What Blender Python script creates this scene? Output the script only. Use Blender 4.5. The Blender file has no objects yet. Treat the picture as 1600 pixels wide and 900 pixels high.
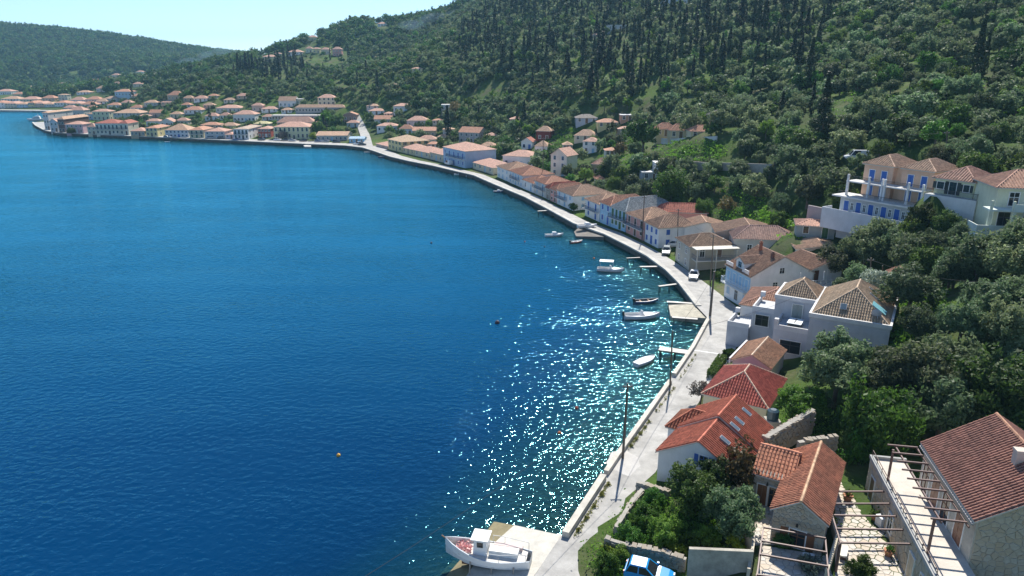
import bpy, bmesh, math, random
import numpy as np
from mathutils import Vector, Matrix

SC = bpy.context.scene
COL = SC.collection
R = math.radians
rnd = random.Random(7)

# ------------------------------------------------------------------ camera
CAM_H = 40.0
PITCH = R(17.5)
FPX = 1111.0
cam_d = bpy.data.cameras.new('camera')
cam_d.sensor_width = 36.0
cam_d.lens = FPX / 1600.0 * 36.0
cam_d.clip_start = 0.5
cam_d.clip_end = 12000
cam = bpy.data.objects.new('camera', cam_d)
COL.objects.link(cam)
cam.location = (0, 0, CAM_H)
cam.rotation_euler = (math.pi / 2 - PITCH, 0, 0)
SC.camera = cam

# ------------------------------------------------------------------ sky, sun, exposure
SUN_AZ, SUN_EL = R(14), R(47)
world = bpy.data.worlds.new('World')
SC.world = world
world.use_nodes = True
wn = world.node_tree.nodes
sky = wn.new('ShaderNodeTexSky')
sky.sky_type = 'NISHITA'
sky.sun_disc = False
sky.sun_elevation = SUN_EL
sky.sun_rotation = SUN_AZ
sky.air_density = 0.7
sky.dust_density = 0.0
sky.ozone_density = 4.0
world.node_tree.links.new(sky.outputs[0], wn['Background'].inputs[0])
wn['Background'].inputs[1].default_value = 0.118
sun_d = bpy.data.lights.new('sun', 'SUN')
sun_d.energy = 5.0
sun_d.angle = R(0.53)
sun_d.color = (1.0, 0.955, 0.87)
sun = bpy.data.objects.new('sun', sun_d)
COL.objects.link(sun)
sdir = Vector((math.sin(SUN_AZ) * math.cos(SUN_EL), math.cos(SUN_AZ) * math.cos(SUN_EL), math.sin(SUN_EL)))
sun.rotation_euler = (-sdir).to_track_quat('-Z', 'Y').to_euler()
sun.location = (60, 150, 200)
SC.view_settings.view_transform = 'Standard'
SC.view_settings.look = 'None'
SC.view_settings.exposure = 0.62
SC.view_settings.gamma = 1.0
SC.cycles.max_bounces = 6
SC.cycles.diffuse_bounces = 3
SC.cycles.glossy_bounces = 3
SC.cycles.transmission_bounces = 3
SC.cycles.transparent_max_bounces = 8
SC.cycles.volume_bounces = 0
SC.cycles.caustics_reflective = False
SC.cycles.caustics_refractive = False
SC.cycles.use_denoising = True

# ------------------------------------------------------------------ sight lines used for surveying the place
_fw = (0.0, math.cos(PITCH), -math.sin(PITCH))
_up = (0.0, math.sin(PITCH), math.cos(PITCH))
def ray(u, v):
    a = (u - 800.0) / FPX; b = -(v - 450.0) / FPX
    return (a, _fw[1] + b * _up[1], _fw[2] + b * _up[2])
def pz(u, v, z=1.5):
    d = ray(u, v); t = (z - CAM_H) / d[2]
    return (d[0] * t, d[1] * t, z)
def pd(u, v, D):
    d = ray(u, v)
    return (d[0] * D, d[1] * D, CAM_H + d[2] * D)
def depth_of(p):
    return p[1] * _fw[1] + (p[2] - CAM_H) * _fw[2]

# ------------------------------------------------------------------ materials
MATS = {}
def newmat(name):
    m = bpy.data.materials.new(name); m.use_nodes = True
    nt = m.node_tree
    b = nt.nodes['Principled BSDF']
    return m, nt, b
def N(nt, t, **kw):
    n = nt.nodes.new(t)
    for k, v in kw.items():
        if k.startswith('i_'):
            key = k[2:]
            n.inputs[int(key) if key.isdigit() else key].default_value = v
        else:
            setattr(n, k, v)
    return n
def L(nt, a, b): nt.links.new(a, b)
def coords(nt, kind='Object', scale=None):
    tc = N(nt, 'ShaderNodeTexCoord')
    if scale is None: return tc.outputs[kind]
    mp = N(nt, 'ShaderNodeMapping'); mp.inputs['Scale'].default_value = scale
    L(nt, tc.outputs[kind], mp.inputs['Vector']); return mp.outputs[0]
def noise(nt, vec, scale, detail=4, rough=0.55):
    n = N(nt, 'ShaderNodeTexNoise'); n.inputs['Scale'].default_value = scale
    n.inputs['Detail'].default_value = detail; n.inputs['Roughness'].default_value = rough
    L(nt, vec, n.inputs['Vector']); return n.outputs['Fac']
def ramp(nt, fac, stops):
    r = N(nt, 'ShaderNodeValToRGB'); e = r.color_ramp.elements
    while len(e) < len(stops): e.new(0.5)
    for i, (p, c) in enumerate(stops):
        e[i].position = p
        e[i].color = (c, c, c, 1) if isinstance(c, (int, float)) else (c[0], c[1], c[2], 1)
    L(nt, fac, r.inputs[0]); return r.outputs[0]
def mixc(nt, fac, a, b, mode='MIX'):
    m = N(nt, 'ShaderNodeMix', data_type='RGBA', blend_type=mode)
    for s, i in ((fac, 0), (a, 6), (b, 7)):
        if isinstance(s, (int, float)): m.inputs[i].default_value = s
        elif isinstance(s, (tuple, list)): m.inputs[i].default_value = (s[0], s[1], s[2], 1)
        else: L(nt, s, m.inputs[i])
    return m.outputs[2]
def bump(nt, h, strength=0.4, dist=0.05):
    b = N(nt, 'ShaderNodeBump'); b.inputs['Strength'].default_value = strength; b.inputs['Distance'].default_value = dist
    L(nt, h, b.inputs['Height']); return b.outputs[0]
def sc3(c, k): return (c[0] * k, c[1] * k, c[2] * k)

def plain(name, col, rough=0.6, metal=0.0, var=0.25, scale=3.0, bmp=0.15):
    key = ('plain', name)
    if key in MATS: return MATS[key]
    m, nt, b = newmat(name)
    v = coords(nt)
    n = noise(nt, v, scale, 5, 0.6)
    c = mixc(nt, n, sc3(col, 1 - var), sc3(col, 1 + var))
    L(nt, c, b.inputs['Base Color'])
    b.inputs['Roughness'].default_value = rough; b.inputs['Metallic'].default_value = metal
    if bmp: L(nt, bump(nt, n, bmp, 0.02), b.inputs['Normal'])
    MATS[key] = m; return m
def plaster(col):
    key = ('plaster', tuple(round(c, 3) for c in col))
    if key in MATS: return MATS[key]
    m, nt, b = newmat('plaster')
    v = coords(nt)
    n1 = noise(nt, v, 0.5, 5, 0.65)
    n2 = noise(nt, v, 9.0, 3, 0.6)
    c = mixc(nt, ramp(nt, n1, [(0.3, 0), (0.7, 1)]), sc3(col, 0.84), sc3(col, 1.06))
    vs = coords(nt, 'Object', (1.3, 1.3, 0.16))
    st = ramp(nt, noise(nt, vs, 1.4, 5, 0.7), [(0.55, 0), (0.8, 1)])
    c = mixc(nt, mixc(nt, st, (0, 0, 0), (0.38, 0.38, 0.38)), c, (col[0] * 0.55, col[1] * 0.53, col[2] * 0.5))
    L(nt, c, b.inputs['Base Color'])
    b.inputs['Roughness'].default_value = 0.85
    L(nt, bump(nt, n2, 0.12, 0.02), b.inputs['Normal'])
    MATS[key] = m; return m
def tilemat(col, col2=None, course=0.38, wave=0.0):
    key = ('tile', tuple(col), wave)
    if key in MATS: return MATS[key]
    m, nt, b = newmat('roof_tile')
    v = coords(nt, 'Object')
    vo = N(nt, 'ShaderNodeTexVoronoi'); vo.inputs['Scale'].default_value = 3.2; L(nt, v, vo.inputs['Vector'])
    sep = N(nt, 'ShaderNodeSeparateColor'); L(nt, vo.outputs['Color'], sep.inputs[0])
    n1 = noise(nt, v, 0.7, 5, 0.65)
    a = col; d = col2 or (col[0] * 0.62, col[1] * 0.6, col[2] * 0.62)
    c = mixc(nt, sep.outputs[0], sc3(a, 1.18), sc3(d, 1.0))
    c = mixc(nt, ramp(nt, n1, [(0.4, 0), (0.75, 0.65)]), c, (col[0] * 0.55, col[1] * 0.62, col[2] * 0.66))
    L(nt, c, b.inputs['Base Color'])
    b.inputs['Roughness'].default_value = 0.82
    b.inputs['Specular IOR Level'].default_value = 0.3
    L(nt, bump(nt, n1, 0.2, 0.03), b.inputs['Normal'])
    MATS[key] = m; return m
def glassm():
    if 'glass' in MATS: return MATS['glass']
    m, nt, b = newmat('window_glass')
    b.inputs['Base Color'].default_value = (0.02, 0.025, 0.03, 1)
    b.inputs['Roughness'].default_value = 0.08
    MATS['glass'] = m; return m
def wood(name, col):
    key = ('wood', name)
    if key in MATS: return MATS[key]
    m, nt, b = newmat(name)
    v = coords(nt, 'Object', (8, 8, 0.8))
    n = noise(nt, v, 2.0, 5, 0.6)
    L(nt, mixc(nt, n, sc3(col, 0.6), sc3(col, 1.3)), b.inputs['Base Color'])
    b.inputs['Roughness'].default_value = 0.6
    L(nt, bump(nt, n, 0.2, 0.01), b.inputs['Normal'])
    MATS[key] = m; return m
def stonem(name, col, scale=2.2):
    key = ('stone', name)
    if key in MATS: return MATS[key]
    m, nt, b = newmat(name)
    v = coords(nt)
    oi = N(nt, 'ShaderNodeObjectInfo')
    n = noise(nt, v, scale, 6, 0.7)
    c = mixc(nt, n, sc3(col, 0.55), sc3(col, 1.35))
    c = mixc(nt, ramp(nt, oi.outputs['Random'], [(0, 0), (1, 0.5)]), c, (col[0] * 0.9, col[1] * 0.68, col[2] * 0.45))
    L(nt, c, b.inputs['Base Color'])
    b.inputs['Roughness'].default_value = 0.9
    L(nt, bump(nt, noise(nt, v, scale * 5, 5, 0.7), 0.5, 0.03), b.inputs['Normal'])
    MATS[key] = m; return m
def concrete(name, col, stain=0.5, scale=0.6):
    key = ('conc', name)
    if key in MATS: return MATS[key]
    m, nt, b = newmat(name)
    v = coords(nt)
    n1 = noise(nt, v, scale, 6, 0.7); n2 = noise(nt, v, 8, 4, 0.6)
    c = mixc(nt, ramp(nt, n1, [(0.35, 0), (0.7, 1)]), sc3(col, 1 - stain * 0.6), sc3(col, 1.1))
    c = mixc(nt, ramp(nt, n2, [(0.45, 0), (0.75, 0.35)]), c, sc3(col, 0.6))
    L(nt, c, b.inputs['Base Color'])
    b.inputs['Roughness'].default_value = 0.9
    L(nt, bump(nt, n2, 0.25, 0.02), b.inputs['Normal'])
    MATS[key] = m; return m

# ------------------------------------------------------------------ mesh builder
class MB:
    def __init__(s): s.v = []; s.f = []; s.m = []
    def face(s, pts, mi=0):
        b = len(s.v); s.v.extend([tuple(p) for p in pts]); s.f.append(tuple(range(b, b + len(pts)))); s.m.append(mi)
    def hexa(s, p, mi=0):      # 8 points: bottom 4 ccw, top 4 ccw
        b = len(s.v); s.v.extend([tuple(q) for q in p])
        for q in ((3, 2, 1, 0), (4, 5, 6, 7), (0, 1, 5, 4), (1, 2, 6, 5), (2, 3, 7, 6), (3, 0, 4, 7)):
            s.f.append(tuple(b + i for i in q)); s.m.append(mi)
    def box(s, x0, x1, y0, y1, z0, z1, mi=0, rz=0, c=None, M=None):
        p = [(x0, y0, z0), (x1, y0, z0), (x1, y1, z0), (x0, y1, z0), (x0, y0, z1), (x1, y0, z1), (x1, y1, z1), (x0, y1, z1)]
        if M is not None: p = [tuple(M @ Vector(q)) for q in p]
        s.hexa(p, mi)
    def prism(s, poly, z0, z1, mi=0, M=None):
        n = len(poly); b = len(s.v)
        pts = [(x, y, z0) for x, y in poly] + [(x, y, z1) for x, y in poly]
        if M is not None: pts = [tuple(M @ Vector(q)) for q in pts]
        s.v.extend(pts)
        s.f.append(tuple(b + i for i in reversed(range(n)))); s.m.append(mi)
        s.f.append(tuple(b + n + i for i in range(n))); s.m.append(mi)
        for i in range(n):
            j = (i + 1) % n
            s.f.append((b + i, b + j, b + n + j, b + n + i)); s.m.append(mi)
    def tube(s, pts, rad, n=6, mi=0, cap=True):
        if not isinstance(rad, (list, tuple)): rad = [rad] * len(pts)
        b0 = len(s.v); P = [Vector(p) for p in pts]; prev = None
        for i, p in enumerate(P):
            d = (P[min(i + 1, len(P) - 1)] - P[max(i - 1, 0)])
            d = d.normalized() if d.length > 1e-9 else Vector((0, 0, 1))
            if prev is None:
                a = Vector((0, 0, 1)) if abs(d.z) < 0.9 else Vector((1, 0, 0))
                x = d.cross(a).normalized()
            else:
                x = (prev - d * prev.dot(d)); x = x.normalized() if x.length > 1e-6 else d.orthogonal().normalized()
            prev = x; y = d.cross(x)
            for k in range(n):
                a = 2 * math.pi * k / n
                s.v.append(tuple(p + (x * math.cos(a) + y * math.sin(a)) * rad[i]))
        for i in range(len(P) - 1):
            for k in range(n):
                a = b0 + i * n + k; c = b0 + i * n + (k + 1) % n
                s.f.append((a, c, c + n, a + n)); s.m.append(mi)
        if cap:
            s.f.append(tuple(b0 + k for k in reversed(range(n)))); s.m.append(mi)
            e = b0 + (len(P) - 1) * n
            s.f.append(tuple(e + k for k in range(n))); s.m.append(mi)
    def bar(s, a, b, w, h, mi=0):
        a = Vector(a); b = Vector(b); d = (b - a).normalized()
        x = d.cross(Vector((0, 0, 1)))
        x = x.normalized() if x.length > 1e-4 else Vector((1, 0, 0))
        z = x.cross(d)
        x *= w / 2; z *= h / 2
        s.hexa([a - x - z, a + x - z, b + x - z, b - x - z, a - x + z, a + x + z, b + x + z, b - x + z], mi)
    def mesh(s, name, mats, smooth=False):
        me = bpy.data.meshes.new(name)
        me.from_pydata(s.v, [], s.f)
        for m in (mats if isinstance(mats, (list, tuple)) else [mats]): me.materials.append(m)
        if any(s.m): me.polygons.foreach_set('material_index', s.m)
        if smooth: me.polygons.foreach_set('use_smooth', [True] * len(s.f))
        me.update(); return me
    def build(s, name, mats, parent=None, smooth=False, M=None):
        return obj(name, s.mesh(name, mats, smooth), parent, M)
def obj(name, me, parent=None, M=None):
    o = bpy.data.objects.new(name, me); COL.objects.link(o)
    if parent is not None: o.parent = parent
    if M is not None: o.matrix_basis = M
    return o
def tag(o, label=None, cat=None, group=None, kind=None):
    if label: o['label'] = label
    if cat: o['category'] = cat
    if group: o['group'] = group
    if kind: o['kind'] = kind
    return o
def thing(name, label, cat, loc=(0, 0, 0), rz=0, group=None):
    o = bpy.data.objects.new(name, None); COL.objects.link(o)
    o.empty_display_size = 0.5
    o.location = loc; o.rotation_euler = (0, 0, rz)
    return tag(o, label, cat, group)
def copy_tree(o, parent=None):
    c = o.copy(); COL.objects.link(c); c.parent = parent
    for ch in o.children: copy_tree(ch, c)
    return c

# ------------------------------------------------------------------ shoreline (outer edge of the quay), near to far
QZ = 1.25      # road level by the water
SHORE_PX = [(876, 838), (938, 746), (960, 716), (1044, 598), (1050, 586), (1080, 544), (1106, 497),
            (1088, 478), (1060, 442), (1040, 422), (1010, 400), (980, 384), (944, 366), (896, 349), (858, 328), (820, 308), (772, 288),
            (740, 274), (714, 268), (676, 259), (640, 252), (610, 245), (584, 236), (566, 230.5), (540, 227.5), (480, 225), (380, 220.5),
            (250, 214.5), (130, 209.5), (90, 207.5), (70, 204), (55, 196), (50, 191), (64, 186), (84, 180), (96, 176), (88, 173.3), (0, 172), (-500, 170)]
SHORE = [pz(u, v, QZ)[:2] for u, v in SHORE_PX]
SHORE = [(-14.0, 15.0), (-5.0, 37.0), (0.6, 45.5), (2.6, 49.5)] + SHORE
SH = np.array(SHORE)
LAND = np.array([(-40, -60)] + SHORE + [(-4000, SHORE[-1][1] + 20), (-4000, 6000), (4000, 6000), (4000, -60)])
def seg_dist(X, Y, poly, closed=False):
    best = np.full(X.shape, 1e9)
    n = len(poly)
    for i in range(n - (0 if closed else 1)):
        ax, ay = poly[i]; bx, by = poly[(i + 1) % n]
        dx, dy = bx - ax, by - ay; l2 = dx * dx + dy * dy + 1e-12
        t = np.clip(((X - ax) * dx + (Y - ay) * dy) / l2, 0, 1)
        best = np.minimum(best, np.hypot(X - (ax + t * dx), Y - (ay + t * dy)))
    return best
def inside(X, Y, poly):
    r = np.zeros(X.shape, bool); n = len(poly); j = n - 1
    for i in range(n):
        xi, yi = poly[i]; xj, yj = poly[j]
        c = ((yi > Y) != (yj > Y)) & (X < (xj - xi) * (Y - yi) / (yj - yi + 1e-12) + xi)
        r ^= c; j = i
    return r

# ------------------------------------------------------------------ terrain: surveyed heights, thin-plate spline
CTRL = []
def cz(u, v, z): CTRL.append(pz(u, v, z))
def cd(u, v, D): CTRL.append(pd(u, v, D))
for i in range(0, len(SHORE), 1):
    CTRL.append((SHORE[i][0], SHORE[i][1], QZ))
# strip of flat ground under the first row of houses
def inl(u, v, off, z):
    x, y, _ = pz(u, v, QZ); CTRL.append((x + off[0], y + off[1], z))
inl(876, 838, (9, -2), 1.5); inl(960, 716, (10, -3), 1.5); inl(1044, 598, (11, -3), 1.8); inl(1106, 497, (12, 0), 1.8)
inl(1106, 497, (24, 3), 3.5); inl(1040, 422, (12, 4), 1.8); inl(1040, 422, (22, 8), 3.4); inl(944, 366, (13, 5), 1.8)
inl(820, 308, (12, 6), 1.9); inl(714, 268, (12, 12), 1.9); inl(610, 245, (12, 20), 2); inl(540, 227, (0, 25), 2.2)
inl(380, 220, (0, 25), 2.2); inl(250, 214, (0, 25), 2.3); inl(130, 209, (0, 25), 2.2); inl(130, 209, (0, 120), 4); inl(250, 214, (0, 70), 6)
inl(380, 220, (0, 80), 9); inl(540, 227, (0, 70), 8); inl(610, 245, (25, 50), 7)
cz(1230, 690, 3.5); cz(1400, 900, 3.2); cz(1480, 900, 3.4); cz(1600, 880, 4.0); cz(1300, 690, 4.0); cz(1400, 700, 5.2); cz(1600, 700, 7.5)
cz(1330, 620, 5.5); cz(1450, 560, 8.0); cz(1600, 560, 10); cz(1400, 480, 8.5); cz(1600, 440, 14.5); cz(1300, 385, 9.0)
cz(1560, 385, 15); cz(1340, 345, 13.0); cz(1500, 335, 16.0); cz(1340, 262, 20.0); cz(1560, 265, 22.5); cz(1160, 330, 7.5)
cz(1120, 275, 12.5); cz(1030, 285, 8.0); cz(940, 292, 4.0); cz(1070, 222, 18.5); cz(930, 235, 9); cz(850, 235, 7.5); cz(760, 225, 5.5)
cz(660, 205, 6.5); cz(600, 190, 8)
cd(1200, 180, 215); cd(1400, 180, 165); cd(1590, 200, 142); cd(1600, 100, 175); cd(1400, 90, 215); cd(1600, 0, 225); cd(1400, 0, 275)
cd(1200, 100, 270); cd(1200, 0, 350); cd(1050, 150, 275); cd(1000, 105, 315); cd(1000, 0, 450); cd(880, 150, 320); cd(880, 60, 410)
cd(870, 0, 510); cd(760, 110, 410); cd(760, 8, 600); cd(700, 100, 450); cd(700, 50, 600); cd(620, 140, 440)
cd(640, 90, 620); cd(600, 60, 720); cd(640, 36, 820); cd(560, 38, 800); cd(430, 84, 800); cd(500, 120, 560); cd(500, 85, 680); cd(550, 125, 490)
cd(440, 135, 520); cd(400, 112, 580); cd(330, 130, 560); cd(250, 140, 580); cd(340, 100, 780); cd(290, 150, 520); cd(230, 160, 600)
cd(420, 165, 470); cd(300, 170, 480)
# town plain and the hills behind
cz(0, 152, 4.0); cz(100, 140, 8.0); cz(180, 128, 14.0); cz(-200, 150, 5.0); cz(230, 128, 14)
cd(0, 42, 1500); cd(100, 49, 1500); cd(200, 63, 1450); cd(270, 82, 1400); cd(330, 93, 1300); cd(400, 92, 1300); cd(-200, 46, 1500)
cd(0, 90, 1180); cd(100, 92, 1180); cd(200, 105, 1130); cd(280, 108, 1100)
for X, Y, Z in ((60, 700, 150), (200, 560, 150), (300, 420, 140), (320, 250, 130), (260, 120, 100), (200, 40, 70), (120, 40, 22), (90, 60, 16),
                (500, 300, 180), (500, 700, 190), (0, 1000, 110), (-200, 1100, 60), (-900, 1900, 60), (-300, 1900, 50), (500, 1500, 150), (150, 10, 30), (60, 20, 6), (30, 20, 3.4), (-1800, 1500, 100)):
    CTRL.append((X, Y, Z))
CT = np.array(CTRL, float)
S_ = 100.0
def _phi(r2): return np.where(r2 > 1e-12, 0.5 * r2 * np.log(r2 + 1e-20), 0.0)
_A = CT[:, :2] / S_
_K = _phi(((_A[:, None, :] - _A[None, :, :]) ** 2).sum(-1)) + np.eye(len(_A)) * 0.004
_Pm = np.hstack([np.ones((len(_A), 1)), _A])
_M = np.zeros((len(_A) + 3, len(_A) + 3)); _M[:len(_A), :len(_A)] = _K; _M[:len(_A), len(_A):] = _Pm; _M[len(_A):, :len(_A)] = _Pm.T
_W = np.linalg.solve(_M, np.concatenate([CT[:, 2], np.zeros(3)]))
def tps(X, Y):
    X = np.asarray(X, float) / S_; Y = np.asarray(Y, float) / S_
    z = _W[-3] + _W[-2] * X + _W[-1] * Y
    for i in range(len(_A)):
        z = z + _W[i] * _phi((X - _A[i, 0]) ** 2 + (Y - _A[i, 1]) ** 2)
    return z
def wob(X, Y):
    return (np.sin(X * 0.11 + 1.3) * np.cos(Y * 0.09) + 0.5 * np.sin(X * 0.31 + Y * 0.23) + 0.5 * np.cos(X * 0.05 - Y * 0.07))
PADS = []
def pad(u, v, z, r, blend=8.0):
    x, y, _ = pz(u, v, z); PADS.append((x, y, z - 0.1, r, blend))
pad(1490, 304, 19.8, 5, 3); pad(1585, 352, 16.6, 7, 4); pad(1388, 332, 13.9, 6.5); pad(1275, 372, 8.6, 5, 5); pad(1400, 455, 8.0, 3)
pad(1400, 850, 3.05, 8); pad(1250, 830, 3.0, 8); pad(1330, 760, 3.1, 6); pad(1530, 840, 3.2, 9); pad(1560, 740, 3.6, 8)
pad(1020, 878, 1.7, 4, 3)
def land_height(X, Y):
    X = np.asarray(X, float); Y = np.asarray(Y, float)
    s = seg_dist(X, Y, SHORE)
    ins = inside(X, Y, LAND)
    z = np.clip(tps(X, Y), 1.0, 260)
    w = np.clip((s - 5.0) / 14.0, 0, 1); w = w * w * (3 - 2 * w)
    z = (QZ - 0.10) * (1 - w) + z * w + wob(X, Y) * 0.5 * np.clip((s - 35) / 40, 0, 1) * np.clip(z / 20, 0, 3)
    for px_, py_, pz_, r_, bl in PADS:
        k = np.clip(1 - (np.hypot(X - px_, Y - py_) - r_) / bl, 0, 1); k = k * k * (3 - 2 * k)
        z = z * (1 - k) + pz_ * k
    z = np.where(s < 1.2, -1.2, z)       # the quay and its wall stand here
    sea = -0.5 - 0.17 * s - 0.006 * s * s
    sea = np.maximum(sea, -9.0) 
    return np.where(ins, z, sea), s, ins
def gz(x, y):
    return float(land_height(np.array([x]), np.array([y]))[0][0])
def axis(segs):
    out = []
    for a, b, st in segs:
        n = max(1, int(round((b - a) / st))); out += list(np.linspace(a, b, n, endpoint=False))
    out.append(segs[-1][1]); return np.array(out)
GX = axis([(-4000, -1500, 250), (-1500, -500, 40), (-500, -150, 6), (-150, 130, 2.5), (130, 320, 7), (320, 1000, 60), (1000, 4000, 300)])
GY = axis([(-60, 10, 10), (10, 260, 2.5), (260, 520, 4), (520, 900, 9), (900, 1700, 25), (1700, 6000, 300)])
XX, YY = np.meshgrid(GX, GY)
ZZ, SS, II = land_height(XX, YY)
def hit(u, v, dz=0.0, tmin=25):
    d = ray(u, v); t = tmin
    ts = np.concatenate([np.arange(30, 300, 0.5), np.arange(300, 1900, 2.0)])
    X = d[0] * ts; Y = d[1] * ts; Z = CAM_H + d[2] * ts
    ix = np.clip(np.searchsorted(GX, X) - 1, 0, len(GX) - 2); iy = np.clip(np.searchsorted(GY, Y) - 1, 0, len(GY) - 2)
    fx = np.clip((X - GX[ix]) / (GX[ix + 1] - GX[ix]), 0, 1); fy = np.clip((Y - GY[iy]) / (GY[iy + 1] - GY[iy]), 0, 1)
    H = (ZZ[iy, ix] * (1 - fx) + ZZ[iy, ix + 1] * fx) * (1 - fy) + (ZZ[iy + 1, ix] * (1 - fx) + ZZ[iy + 1, ix + 1] * fx) * fy
    k = np.where(Z <= np.maximum(H, 0.0) + dz)[0]
    if not len(k): return None
    k = k[0]; return (float(X[k]), float(Y[k]), float(max(H[k], 0)))
def gzf(X, Y):       # fast bilinear lookup
    X = np.asarray(X, float); Y = np.asarray(Y, float)
    ix = np.clip(np.searchsorted(GX, X) - 1, 0, len(GX) - 2); iy = np.clip(np.searchsorted(GY, Y) - 1, 0, len(GY) - 2)
    fx = np.clip((X - GX[ix]) / (GX[ix + 1] - GX[ix]), 0, 1); fy = np.clip((Y - GY[iy]) / (GY[iy + 1] - GY[iy]), 0, 1)
    return (ZZ[iy, ix] * (1 - fx) + ZZ[iy, ix + 1] * fx) * (1 - fy) + (ZZ[iy + 1, ix] * (1 - fx) + ZZ[iy + 1, ix + 1] * fx) * fy

def grid_mesh(name, GX, GY, ZZ, keep=None):
    nx, ny = len(GX), len(GY)
    XX, YY = np.meshgrid(GX, GY)
    V = np.stack([XX.ravel(), YY.ravel(), ZZ.ravel()], 1)
    idx = np.arange(nx * ny).reshape(ny, nx)
    F = np.stack([idx[:-1, :-1], idx[:-1, 1:], idx[1:, 1:], idx[1:, :-1]], -1).reshape(-1, 4)
    me = bpy.data.meshes.new(name)
    me.vertices.add(len(V)); me.vertices.foreach_set('co', V.ravel())
    me.loops.add(F.size); me.loops.foreach_set('vertex_index', F.ravel().astype(np.int32))
    me.polygons.add(len(F)); me.polygons.foreach_set('loop_start', np.arange(0, F.size, 4, dtype=np.int32))
    me.polygons.foreach_set('loop_total', np.full(len(F), 4, np.int32))
    me.polygons.foreach_set('use_smooth', np.ones(len(F), bool))
    me.update(); me.validate(); return me
def ground_material():
    m, nt, b = newmat('hillside_ground')
    v = coords(nt)
    n0 = noise(nt, v, 0.02, 4, 0.6); n1 = noise(nt, v, 0.12, 6, 0.65); n2 = noise(nt, v, 1.1, 5, 0.7)
    grass = mixc(nt, n2, (0.028, 0.062, 0.010), (0.13, 0.225, 0.025))
    dry = mixc(nt, n2, (0.08, 0.075, 0.04), (0.22, 0.19, 0.12))
    c = mixc(nt, ramp(nt, n1, [(0.46, 0), (0.64, 1)]), grass, dry)
    scrub = mixc(nt, n2, (0.015, 0.03, 0.01), (0.05, 0.085, 0.025))
    c = mixc(nt, ramp(nt, n0, [(0.32, 0.1), (0.58, 0.8)]), c, scrub)
    # wet pebbles below the water line
    geo = N(nt, 'ShaderNodeNewGeometry'); sp = N(nt, 'ShaderNodeSeparateXYZ'); L(nt, geo.outputs['Position'], sp.inputs[0])
    vo = N(nt, 'ShaderNodeTexVoronoi'); vo.inputs['Scale'].default_value = 2.2; L(nt, v, vo.inputs['Vector'])
    pe = mixc(nt, vo.outputs['Distance'], (0.22, 0.21, 0.16), (0.03, 0.035, 0.03))
    pe = mixc(nt, ramp(nt, noise(nt, v, 0.5, 5, 0.7), [(0.4, 0), (0.6, 1)]), pe, sc3((0.06, 0.065, 0.04), 1))
    mr = N(nt, 'ShaderNodeMapRange'); mr.inputs[1].default_value = -0.2; mr.inputs[2].default_value = 0.3
    L(nt, sp.outputs[2], mr.inputs[0])
    c = mixc(nt, mr.outputs[0], pe, c)
    L(nt, c, b.inputs['Base Color']); b.inputs['Roughness'].default_value = 0.95
    b.inputs['Specular IOR Level'].default_value = 0.1
    L(nt, bump(nt, n2, 0.8, 0.25), b.inputs['Normal'])
    return m
ter = obj('terrain', grid_mesh('terrain', GX, GY, ZZ))
ter.data.materials.append(ground_material())
tag(ter, 'green hillside and shore rising from the bay', kind='structure')

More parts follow.
